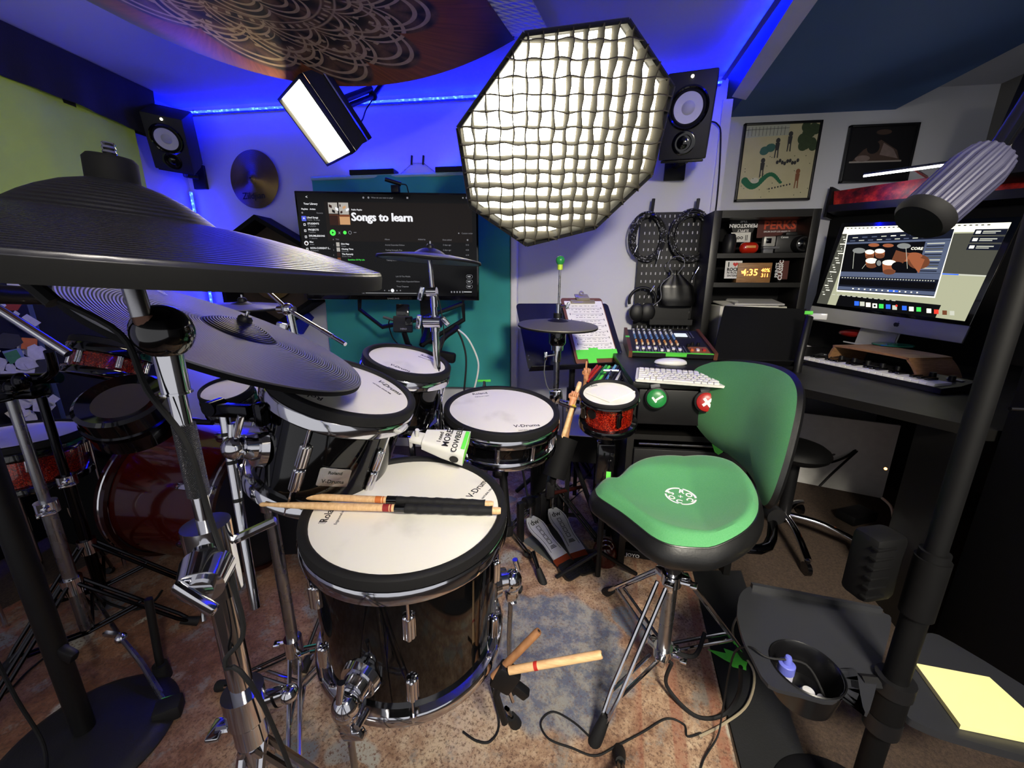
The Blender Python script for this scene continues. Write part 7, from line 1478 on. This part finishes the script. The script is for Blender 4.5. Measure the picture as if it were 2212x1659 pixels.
# loose sticks in clip on the floor tom leg
ck_ = thing('stick_clip', 'black clip holder with two brown sticks beside the floor tom', 'stick holder', at(1090, 1470, .85)); b = MB(); b.box(at(1092, 1462, .86), (.05, .03, .06), RY(.5), .006); b.box(at(1118, 1485, .86), (.055, .02, .022), RY(.7), .004); b.tube([at(1085, 1440, .86), at(1072, 1500, .86), at(1090, 1560, .88)], .008, 8); b.build('clip', BLK, ck_)
b = MB(); b.tube([at(1085, 1455, .85), at(1108, 1515, .87)], .004, 8); b.build('chrome_lever', CHR, ck_)
for (a_, c_, lab) in (((1066, 1462, .86), (1164, 1362, .84), 'brown stick pointing up right beside the floor tom'), ((1100, 1448, .84), (1300, 1413, .80), 'pale stick with a red band pointing right beside the floor tom')):
    p, q_ = at(*a_), at(*c_); t = thing('wooden_stick', lab, 'drumstick', p); b = MB(); b.tube([p, q_ - (q_ - p).normalized() * .004, q_], .0085, 16, rf=lambda z: 1 if z < .9 else .85); b.build('shaft', BROWN if 'brown' in lab else HICK, t)
    b = MB(); d_ = (q_ - p).normalized(); b.cyl(q_ - d_ * .001, q_ + d_ * .0006, .0032, n=12); b.build('end_hole', INK, t)
    if 'pale' in lab: m_ = p.lerp(q_, .30); b = MB(); b.cyl(m_ - d_ * .004, m_ + d_ * .004, .0088, n=16); b.build('red_band', RDI, t)
# extra rubber tipped stand legs on the rug near the floor tom
for (a_, c_, lab) in (((1150, 1190), (1170, 1250), 'rubber tipped chrome stand leg on the rug below the pedals'), ((1095, 1530), (1112, 1560), 'rubber tipped curved stand leg beside the stick clip'), ((1345, 1680), (1338, 1632), 'rubber tipped leg at the bottom edge below the throne')):
    e = onz(*c_, .018); s0 = onz(*a_, .10); t = thing('stand_leg', lab, 'stand leg', e); d_ = (e - s0).normalized(); o = V((-d_.y, d_.x, 0)) * .008; b = MB()
    for s in (-1, 1): b.tube([s0 + o * s, e + o * s * .4], .005, 8)
    b.build('rods', BCHR, t); b = MB(); b.tube([e - d_ * .04, e, e + d_ * .03], .016, 12, rf=lambda q: .7 + .35 * min(1, q * 1.6)); b.build('rubber_foot', RUB, t)
# ================================================================ microphone boom on the right, trays
pm2 = at(1930, 1480, .74); mxp, myp = pm2.x, pm2.y
zm = lambda py: min((abs((lambda q: 829 - FPX * ((q - O).dot(UP) / (q - O).dot(FW)))(V((mxp, myp, .001 * k))) - py), .001 * k) for k in range(0, 1500))[1]
mt_ = thing('microphone_stand', 'thick black microphone stand on the right carrying a plastic tray', 'microphone stand', (mxp, myp, 0))
b = MB(); b.cyl((mxp, myp, .012), (mxp, myp, zm(1330)), .019, n=20); b.build('lower_tube', DARK, mt_)
b = MB(); b.cyl((mxp, myp, zm(1330)), (mxp, myp, zm(1190)), .0205, n=20); b.cyl((mxp, myp, zm(1200)), (mxp, myp, 1.30), .0150, n=20); b.build('upper_tube', DARK, mt_)
b = MB(); b.cyl((mxp, myp, zm(1540)), (mxp, myp, zm(1480)), .027, n=20); b.build('clutch', DARK, mt_)
b = MB(); b.cyl((mxp, myp, zm(1325)), (mxp, myp, zm(1205)), .024, n=20); b.build('clutch', DARK, mt_)
b = MB(); b.T = MX.Translation((mxp, myp, 0)); b.lathe([(0, 0), (.14, 0), (.14, .010), (.12, .016), (.03, .022), (0, .022)], 44); b.build('round_base', BLK, mt_)
b = MB(); pz_ = zm(1255); b.box((mxp - .055, myp + .04, pz_), (.07, .05, .135), RZ(.3), .012)
for k in range(6): b.box((mxp - .066, myp + .014, pz_ - .05 + k * .02), (.04, .012, .005), RZ(.3), .001)
b.build('ribbed_grip', DARK, mt_)
A_, B_ = at(1985, 478, .52), at(2150, 330, .50)
C_ = V((mxp, myp, 1.30)); D_ = at(2320, 60, .49)
b = MB(); b.tube([B_, at(2212, 235, .495), D_], .010, 14); b.tube([D_, V((mxp, myp, 1.31))], .010, 10); b.sph((mxp, myp, 1.31), .028, 16, 10); b.build('boom', BLKG, mt_)
mi2 = thing('microphone', 'microphone with ribbed purple-grey body on a boom at the upper right', 'microphone', A_)
rib = mt('ribbed_purple_grey', '#2a2a3e', .45, .2); b = MB(); b.T = frm(A_, B_ - A_, (0, 0, 1)); Lm = (B_ - A_).length; n_ = 44
for k in range(n_):
    pass
prof_ = [(.031, .006), (.031, Lm - .03), (.026, Lm - .008), (.014, Lm)]
vs = []; NN = 84
for (r_, z) in prof_:
    vs += [V(((r_ + (.0011 if i % 4 < 2 else -.0004) * (r_ > .02)) * math.cos(2 * PI * i / NN), (r_ + (.0011 if i % 4 < 2 else -.0004) * (r_ > .02)) * math.sin(2 * PI * i / NN), z)) for i in range(NN)]
b.add(vs, [(a * NN + i, a * NN + (i + 1) % NN, (a + 1) * NN + (i + 1) % NN, (a + 1) * NN + i) for a in range(3) for i in range(NN)]); b.build('ribbed_body', rib, mi2, ang=15)
b = MB(); b.T = frm(A_, B_ - A_, (0, 0, 1)); b.lathe([(0, -.004), (.028, -.002), (.0325, .004), (.0325, .014), (.0308, .015)], 40); b.build('front_cap', BLKM, mi2)
# tray with cup holder
zt2 = .415; TO = [(1592, 1330), (1596, 1290), (1612, 1270), (1640, 1268), (1780, 1292), (1905, 1322), (1925, 1345), (1905, 1430), (1880, 1530), (1864, 1527), (1850, 1450), (1838, 1446), (1832, 1480), (1800, 1515), (1730, 1500), (1660, 1478), (1625, 1420), (1605, 1380)]
TP = [onz(x, y, zt2) for x, y in TO]; cc = onz(1742, 1442, zt2); cr_ = .058
tr = thing('cup_holder_tray', 'black plastic tray with round cup well clamped to the right microphone stand', 'tray', (cc.x, cc.y, zt2))
tp3 = spl(TP + [TP[0]], 3)[:-1]
b = MB(); n_ = len(tp3); hole = []
for p in tp3: a = math.atan2(p.y - cc.y, p.x - cc.x); hole.append(V((cc.x + cr_ * math.cos(a), cc.y + cr_ * math.sin(a), zt2)))
dn = V((0, 0, -.008))
TRM = mt('tray_plastic', '#26272b', .38, bump=.05)
b.add(tp3 + hole + [p + dn for p in tp3] + [p + dn for p in hole], [(i, (i + 1) % n_, n_ + (i + 1) % n_, n_ + i) for i in range(n_)] + [(2 * n_ + i, 2 * n_ + (i + 1) % n_, 3 * n_ + (i + 1) % n_, 3 * n_ + i) for i in range(n_)] + [(i, 2 * n_ + i, 2 * n_ + (i + 1) % n_, (i + 1) % n_) for i in range(n_)]); b.build('tray_plate', TRM, tr, ang=30)
b = MB(); b.T = MX.Translation((cc.x, cc.y, zt2)); b.lathe([(cr_ + .004, .0015), (cr_ + .002, .003), (cr_, .0005), (cr_ - .006, -.045), (cr_ - .010, -.062), (0, -.062), (0, -.065), (cr_ - .007, -.065), (cr_ - .003, -.045), (cr_ + .003, -.006)], 48); b.build('cup_well', mt('cup_black', '#0c0c0e', .25), tr)
b = MB(); e0, e1 = onz(1625, 1272, zt2), onz(1905, 1326, zt2); b.slab([e0, e1, e1 + V((0, .010, 0)), e0 + V((0, .010, 0))], (0, 0, .012)); b.build('rear_lip', TRM, tr)
b = MB(); b.tube([V((cc.x + .09, cc.y - .01, zt2 - .006)), V((mxp, myp, zt2 - .006))], .012, 8); b.cyl((mxp, myp, zt2 - .02), (mxp, myp, zt2 + .01), .030, n=18); b.build('clamp_arm', BLK, tr)
bo = onz(1678, 1425, zt2 - .03); bo = V((cc.x - .030, cc.y + .008, zt2 - .060)); dt = thing('eye_drop_bottle', 'small clear dropper bottle with a blue cap standing in the cup well', 'bottle', bo)
b = MB(); b.T = MX.Translation(bo); b.lathe([(0, 0), (.0125, 0), (.0135, .003), (.0135, .034), (.009, .040), (0, .04)], 24); b.build('bottle', mt('clear_grey_plastic', '#9a9aa8', .15), dt); b = MB(); b.T = MX.Translation(bo); b.lathe([(0, .038), (.0145, .038), (.0145, .056), (.012, .058), (.0075, .058), (.0065, .070), (.005, .074), (0, .075)], 24); b.build('cap', mt('blue_cap', '#5b62b8', .4), dt)
for k, (dx, dy, r_, c, lab) in enumerate(((.006, -.010, .014, '#b9b9bd', 'clear round plastic case in the cup well'), (.024, -.022, .012, '#8f8f95', 'grey earplug case in the cup well'), (-.012, -.030, .009, '#e2e2de', 'white coin shaped tablet in the cup well'))):
    b = MB(); b.T = MX.Translation((cc.x + dx, cc.y + dy, zt2 - .0615)) ; b.lathe([(0, 0), (r_, 0), (r_ * 1.05, .008), (r_ * .7, .018 if k < 2 else .004), (0, .02 if k < 2 else .004)], 22); tag(b.build('small_case', mt('case_%d' % k, c, .15)), lab, 'case')
# second tray with note pad
zt3 = .33; q4 = [(1925, 1485), (1968, 1405), (2000, 1368), (2060, 1388), (2300, 1545), (2290, 1640), (2080, 1596), (1985, 1562), (1955, 1540)]
tr2 = thing('flat_tray', 'flat black tray holding a yellow note pad at the lower right corner', 'tray', onz(2100, 1500, zt3)); b = MB(); b.slab(spl([onz(x, y, zt3) for x, y in q4] + [onz(*q4[0], zt3)], 3)[:-1], (0, 0, -.016)); b.build('tray_plate', TRM, tr2); b = MB(); b.tube([onz(2005, 1480, zt3 - .012), V((mxp, myp, zt3 - .012))], .012, 8); b.cyl((mxp, myp, zt3 - .03), (mxp, myp, zt3 + .005), .028, n=16); b.build('clamp_arm', BLK, tr2)
npd_ = thing('note_pad', 'pale yellow sticky note pad on the flat black tray', 'note pad', onz(2100, 1520, zt3)); b = MB(); pq4 = [onz(x, y, zt3 + .001) for x, y in ((1975, 1440), (2134, 1470), (2300, 1622), (2072, 1574))]; b.slab(pq4, (0, 0, .010)); b.build('sheets', mt('pale_yellow_paper', '#efe29a', .7, var=.03), npd_)
# cables by the throne and tray
def cable(lab, pts, r, mat, name='cable'):
    b = MB(); b.tube(spl(pts), r, 7); return tag(b.build(name, mat), lab, 'cable')
cable('thick black cable sagging from the throne tripod to the right tray', [V((tb_.x + .02, tb_.y - .02, .13)), onz(1440, 1480, .05), onz(1500, 1545, .016), onz(1560, 1545, .018), onz(1595, 1500, .08), onz(1600, 1440, .2)], .0052, RUB)
cable('thin black braided lanyard cord hanging over the tray edge', [V((cc.x + .03, cc.y - .02, zt2 - .045)), V((cc.x, cc.y + .004, zt2 + .004)), onz(1660, 1420, zt2 + .006), onz(1622, 1398, zt2 + .004), onz(1590, 1405, .36), onz(1575, 1450, .24), onz(1560, 1540, .08), onz(1550, 1590, .03), onz(1520, 1640, .016), onz(1510, 1680, .016)], .0022, RUB)
cable('beige cable curving from the tray down to the rubber mat', [onz(1645, 1275, .012), onz(1588, 1340, .015), onz(1590, 1390, .02), onz(1628, 1450, .02), onz(1615, 1520, .016), onz(1560, 1565, .014), onz(1510, 1590, .014)], .0034, mt('beige_cable', '#9c9079', .6))
cable('black thin cable wriggling over the rug in front of the throne foot', [onz(1278, 1595, .014), onz(1240, 1560, .014), onz(1195, 1537, .014), onz(1168, 1560, .014), onz(1185, 1595, .014), onz(1235, 1615, .014), onz(1285, 1632, .014), onz(1330, 1612, .014), onz(1390, 1580, .014), onz(1440, 1552, .014), onz(1478, 1565, .014), onz(1485, 1590, .014), onz(1515, 1583, .016)], .0026, RUB)
cable('black cable looping on the rug behind the pedals', [onz(1205, 1075, .014), onz(1225, 1090, .014), onz(1220, 1105, .014), onz(1212, 1100, .014), onz(1240, 1075, .014), onz(1262, 1060, .014), onz(1280, 1095, .014), onz(1300, 1110, .014)], .003, RUB)
cable('black cable tangle between the snare and the red pad stand', [onz(1290, 960, .3), onz(1265, 990, .15), onz(1275, 1020, .03), onz(1240, 1045, .014), onz(1200, 1060, .014), onz(1165, 1065, .014)], .004, RUB)
cable('second black cable rising from the rug to the white sheet box', [onz(1320, 940, .42), onz(1300, 970, .3), onz(1280, 1010, .10), onz(1262, 1035, .014), onz(1250, 1060, .014)], .004, RUB)
cable('black cable along the floor from the floor tom to the right', [onz(1060, 1475, .05), onz(1078, 1560, .014), onz(1060, 1600, .014), onz(1030, 1600, .014), onz(1000, 1580, .014)], .003, RUB)
# ================================================================ red acoustic kit at the left
ka, kc_ = V((-1.63, 1.36, .29)), V((-1.17, 1.33, .285)); kd = (kc_ - ka).normalized(); Fkk = frm(kc_, kd, (0, 1, 0)); Lk = (kc_ - ka).length; Rk = .27
kk = thing('bass_drum', 'large red lacquer bass drum lying on its side at the left', 'bass drum', mw=Fkk, group='red acoustic drums at the left')
REDL = mt('red_lacquer', '#420b05', .14, var=.2, scale=4, coat=.6); HOOPK = mt('dark_red_hoop', '#2a0a08', .25, coat=.6)
b = MB(); b.lathe([(Rk - .006, -.02), (Rk, -.02), (Rk, -Lk + .02), (Rk - .006, -Lk + .02)], 64, True); b.build('shell', REDL, kk, mw=Fkk)
for z0 in (0, -Lk):
    b = MB(); b.lathe([(Rk + .006, z0 - .022), (Rk + .018, z0 - .022), (Rk + .020, z0 + .0), (Rk + .018, z0 + .022), (Rk + .004, z0 + .022), (Rk + .002, z0)], 64, True); b.build('hoop', HOOPK, kk, mw=Fkk)
    b = MB(); b.lathe([(Rk + .019, z0 + (.006 if z0 else -.006)), (Rk + .0215, z0), (Rk + .019, z0 + (-.006 if z0 else .006))], 64); b.build('hoop_inlay', CHR, kk, mw=Fkk)
b = MB(); b.lathe([(0, .008), (Rk + .003, .008), (Rk + .003, .004), (0, .004)], 64); b.build('front_head', mt('dark_grey_head', '#202024', .35), kk, mw=Fkk)
b = MB(); b.T = T3(.02, .02, .009); b.lathe([(.07, .001), (.095, .001), (.095, 0), (.07, 0)], 40, True); b.build('black_ring', INK, kk, mw=Fkk)
for k in range(8):
    a = PI / 4 * k + .2; b = MB(); b.T = RZ(a); b.tube([(Rk + .02, 0, .02), (Rk + .022, 0, -.10)], .003, 8); b.box((Rk + .008, 0, -.12), (.022, .024, .06), None, .006); b.box((Rk + .022, 0, .012), (.02, .03, .014), None, .004); b.build('lug', CHR, kk, mw=Fkk)
for s in (-1, 1):
    p = ka.lerp(kc_, .8); b = MB(); b.tube([p + V((0, s * Rk * .95, .0)), p + V((.08, s * (Rk + .10), -.27))], .008, 8); b.build('spur', CHR, kk)
group_r = 'red acoustic drums at the left'
def adrum(lab, C, n, R, L, head, x=None, lugs=(0, 60, 120, 180, 240, 300)):
    return drum('red_tom', lab, C, n, R, L, lugs, zl=-.07, shell=REDS, wid=.008, hoopm=BLKG, group=group_r, lugm=CHR, lw=.007)
t, F, _ = adrum('red sparkle tom tilted at the left behind the ball joint', at(248, 742, 1.45), V((.05, .42, .90)), .115, .12, None)
t, F, _ = adrum('small red sparkle tom below the tilted ride cymbal', at(487, 838, 1.25), V((.1, -.3, .95)), .075, .075, None)
t, F, _ = adrum('second small red tom hidden between the ride and the chrome clamps', at(545, 822, 1.38), V((.5, -.1, .85)), .085, .11, None)
# dark red floor drum with white head
Cw = at(22, 938, 1.35); t, F, _ = adrum('red floor drum with bright white head at the far left edge', Cw, V((.02, .05, 1)), .185, .16, None)
for k in range(3):
    a = math.radians(-80 + 120 * k); b = MB(); x, y = Cw.x + .18 * math.cos(a), Cw.y + .18 * math.sin(a); b.cyl((x, y, Cw.z - .06), (x, y, .012), .006, n=10); b.build('leg', CHR, t)
# black pads
bp1 = at(262, 862, 1.28); F = frm(bp1, V((.22, -.45, .87)), RT); t = thing('black_drum', 'black drum with dark head leaning towards the camera at the left', 'drum', mw=F); b = MB(); b.lathe([(.078, -.004), (.110, .008), (.122, 0), (.125, -.13), (.115, -.13), (.078, -.012)], 56, True); b.build('shell', BLKG, t, mw=F); b = MB(); b.lathe([(0, -.004), (.080, -.004), (.080, -.008), (0, -.008)], 48); b.build('drum_head', mt('grey_brown_head', '#3a3330', .5), t, mw=F)
b = MB(); b.lathe([(.1235, -.05), (.129, -.055), (.129, -.07), (.1245, -.075)], 56); b.build('hoop', BCHR, t, mw=F)
# black box / amp
bx = onz(170, 1190, 0); t = thing('amplifier_box', 'black amplifier box with a half round label behind the left stands', 'amplifier', (-1.95, 1.35, 0)); b = MB(); b.box((-1.95, 1.45, .25), (.50, .40, .49), RZ(-.1), .012); b.build('cabinet', BLKM, t)
b = MB(); lp_ = onp(165, 1108, V((-1.95, 1.245, .25)), V((-.1, -1, 0))); b.T = frm(lp_, (-.1, -1, 0), (1, 0, 0)); b.add([(.045 * math.cos(a), .0 + .045 * math.sin(a), .002) for a in [PI + PI * i / 14 for i in range(15)]] + [(.045, .02, .002), (-.045, .02, .002)], [tuple(range(17))]); b.build('label', mt('tan_label', '#8a7568', .6), t)
b = MB(); b.box((-1.0, 1.50, .20), (.42, .30, .40), RZ(.2), .015); tag(b.build('dark_case', mt('dark_case', '#15161d', .6)), 'dark equipment case between the red bass drum and the rack tom', 'case')
# rack stands at the far left
def rack(lab, px, py, d, rr_, h1):
    p = at(px, py, d); t = thing('cymbal_stand', lab, 'cymbal stand', (p.x, p.y, 0)); b = MB(); b.cyl((p.x, p.y, .12), (p.x, p.y, h1 * .62), .016, n=16); b.cyl((p.x, p.y, h1 * .60), (p.x, p.y, h1), .0115, n=16); b.build('tube', STL if rr_ else BCHR, t)
    b = MB(); b.cyl((p.x, p.y, h1 * .64), (p.x, p.y, h1 * .60), .024, n=16); b.cyl((p.x, p.y, .30), (p.x, p.y, .25), .024, n=16); knob(b, (p.x + .02, p.y - .02, h1 * .62), .014, (1, -.5, 0), .025); b.build('collar', CHR, t); tripod(t, (p.x, p.y), .30, .24, (35, 140, 260), mat=BCHR); return t, p
t, p = rack('chrome rack stand at the far left with its tripod on the rug', 130, 1180, 1.13, 1, .86)
t2_, p2 = rack('darker steel stand standing just behind the far left chrome stand', 165, 1100, 1.30, 0, .84)
# clamps of the rack
t = thing('rack_clamp', 'cluster of chrome clamps on the far left rack stand', 'clamp', (p.x, p.y, .86)); b = MB(); rs = random.Random(8)
b.box((p.x - .02, p.y, .875), (.20, .05, .05), RZ(.15), .008); b.cyl((p.x - .12, p.y - .03, .90), (p.x + .12, p.y + .03, .90), .014, n=14)
for k in range(5): q_ = V((p.x - .10 + k * .05, p.y - .03 + .01 * (k % 2), .885 + .02 * (k % 3))); b.sph(q_, (.018, .018, .022), 12, 8); knob(b, q_ + V((0, -.01, -.02)), .010, (rs.uniform(-1, 1), -1, rs.uniform(-.4, .4)), .022)
b.tube(spl([(p.x + .10, p.y + .01, .90), (p.x + .17, p.y - .01, .93), (p.x + .19, p.y - .02, .98)]), .010, 10); b.tube([(p.x - .05, p.y, .9), (p.x - .04, p.y, 1.1)], .010, 12); b.sph((p.x - .04, p.y, 1.08), .035, 18, 12); b.build('clamps', BCHR, t)
b = MB(); q_ = V((p.x - .04, p.y, 1.08)); b.tube([q_, q_ + V((-.15, -.08, -.04))], .008, 10); b.tube([q_ + V((.02, .02, .02)), q_ + V((.18, .05, -.12))], .011, 10); b.build('chrome_arms', CHR, t)
# black mic at upper left below the crash
b = MB(); a_, c_ = at(-260, 625, .52), at(118, 640, .66); b.tube([a_, c_], .0145, 16, rf=lambda q: 1.15 - .2 * q); b.tube([a_, (-1.25, .22, a_.z + .02), (-1.25, .22, .012)], .009, 8); tag(b.build('black_microphone', mt('mic_black', '#0d0d10', .4)), 'black cylinder microphone pointing in from the left edge under the crash cymbal', 'microphone')
# round base stand
pb2 = onz(200, 1612, .01); rsd = thing('round_base_stand', 'black straight microphone stand on a ridged round base at the lower left', 'microphone stand', pb2)
sx_, sy_2 = onz(192, 1600, .02).x, onz(192, 1600, .02).y
b = MB(); b.T = MX.Translation((sx_, sy_2, .0105)); b.lathe([(0, 0), (.175, 0), (.178, .008), (.165, .020)] + [(.155 - .010 * k, .024 + .002 * k + (.002 if k % 2 else 0)) for k in range(11)] + [(.03, .052), (0, .052)], 60); b.build('round_base', mt('ridged_base', '#1b1b1d', .45, bump=.2), rsd)
b = MB(); b.cyl((sx_, sy_2, .05), (sx_, sy_2, .95), .021, n=18); b.build('pole', BLK, rsd); b = MB(); b.box((sx_ + .03, sy_2, .30), (.04, .02, .03), RY(.5), .006); b.build('cable_clip', BLK, rsd)
b = MB(); b.tube(spl([(sx_ - .02, sy_2 - .03, .9), (sx_ - .10, sy_2 - .04, .55), (sx_ - .07, sy_2 - .05, .25), (sx_ - .02, sy_2 - .06, .09), (sx_ + .05, sy_2 - .12, .05), (sx_ + .12, sy_2 - .2, .018)]), .0038, 7); tag(b.build('microphone_cable', RUB), 'dark cable hanging beside the round base microphone stand', 'cable')
# thin stands and legs on the left floor
b = MB(); e = onz(352, 1460, .015); b.tube([V((e.x - .005, e.y + .02, .27)), V((e.x, e.y, .04))], .010, 10); t = thing('straight_leg', 'black straight floor leg left of the nearest boom stand', 'stand leg', e); b.build('rod', BLK, t); b = MB(); b.cyl((e.x, e.y, .06), (e.x, e.y, .010), .018, .022, 14); b.build('rubber_foot', RUB, t)
t = thing('folding_tripod', 'brownish chrome folding tripod legs lying over the rug at the lower left', 'stand leg', onz(260, 1380, .1)); hubp = onz(262, 1378, .10)
for k, (x, y) in enumerate(((370, 1540), (360, 1515), (180, 1270))):
    e = onz(x, y, .02); b = MB(); b.tube([hubp, hubp.lerp(e, .5) + V((0, 0, .03)), e], .006, 8); b.build('leg', STL, t)
b = MB(); b.sph(hubp, .016); b.box(hubp + V((-.03, 0, .01)), (.05, .012, .012)); b.build('hub', CHR, t)
b = MB(); e = onz(368, 1545, .012); b.box(e + V((0, 0, .022)), (.06, .05, .042), RZ(.6), .008); tag(b.build('rubber_block', RUB), 'square black rubber block at the end of the folding tripod', 'foot'); b = MB(); b.box(onz(362, 1512, .045), (.03, .02, .004), RZ(.5)); tag(b.build('tape_flag', NEON), 'small green tape piece on the rubber block at the lower left', 'tape')
cable('black cable curving over the rug below the red bass drum', [onz(170, 1255, .02), onz(230, 1300, .016), onz(290, 1316, .014), onz(330, 1300, .014), onz(350, 1275, .02)], .004, RUB)
cable('thin dark cable lying across the rug at the left edge', [onz(-40, 1530, .014), onz(20, 1490, .014), onz(60, 1450, .014), onz(120, 1400, .014)], .003, RUB)

p_ = at(1549, 985, 1.42); b = MB(); b.slab([at(x, y, 1.42) for x, y in ((1538, 958), (1546, 964), (1560, 966), (1562, 976), (1552, 982), (1544, 976))], FW * .002); tag(b.build('tape_flag', NEON), 'torn green tape flag on the desk cabinet between seat and backrest', 'tape')
# ================================================================ view
w = bpy.data.worlds.new('World'); sc.world = w; w.use_nodes = True
w.node_tree.nodes['Background'].inputs[0].default_value = (.30, .30, .31, 1); w.node_tree.nodes['Background'].inputs[1].default_value = 1  # grey ambient fill, let in where the wall behind the camera is left out
sc.view_settings.view_transform = 'Standard'; sc.view_settings.look = 'None'; sc.view_settings.gamma = 1; sc.view_settings.use_curve_mapping = False
sc.view_settings.exposure = EXPOSURE
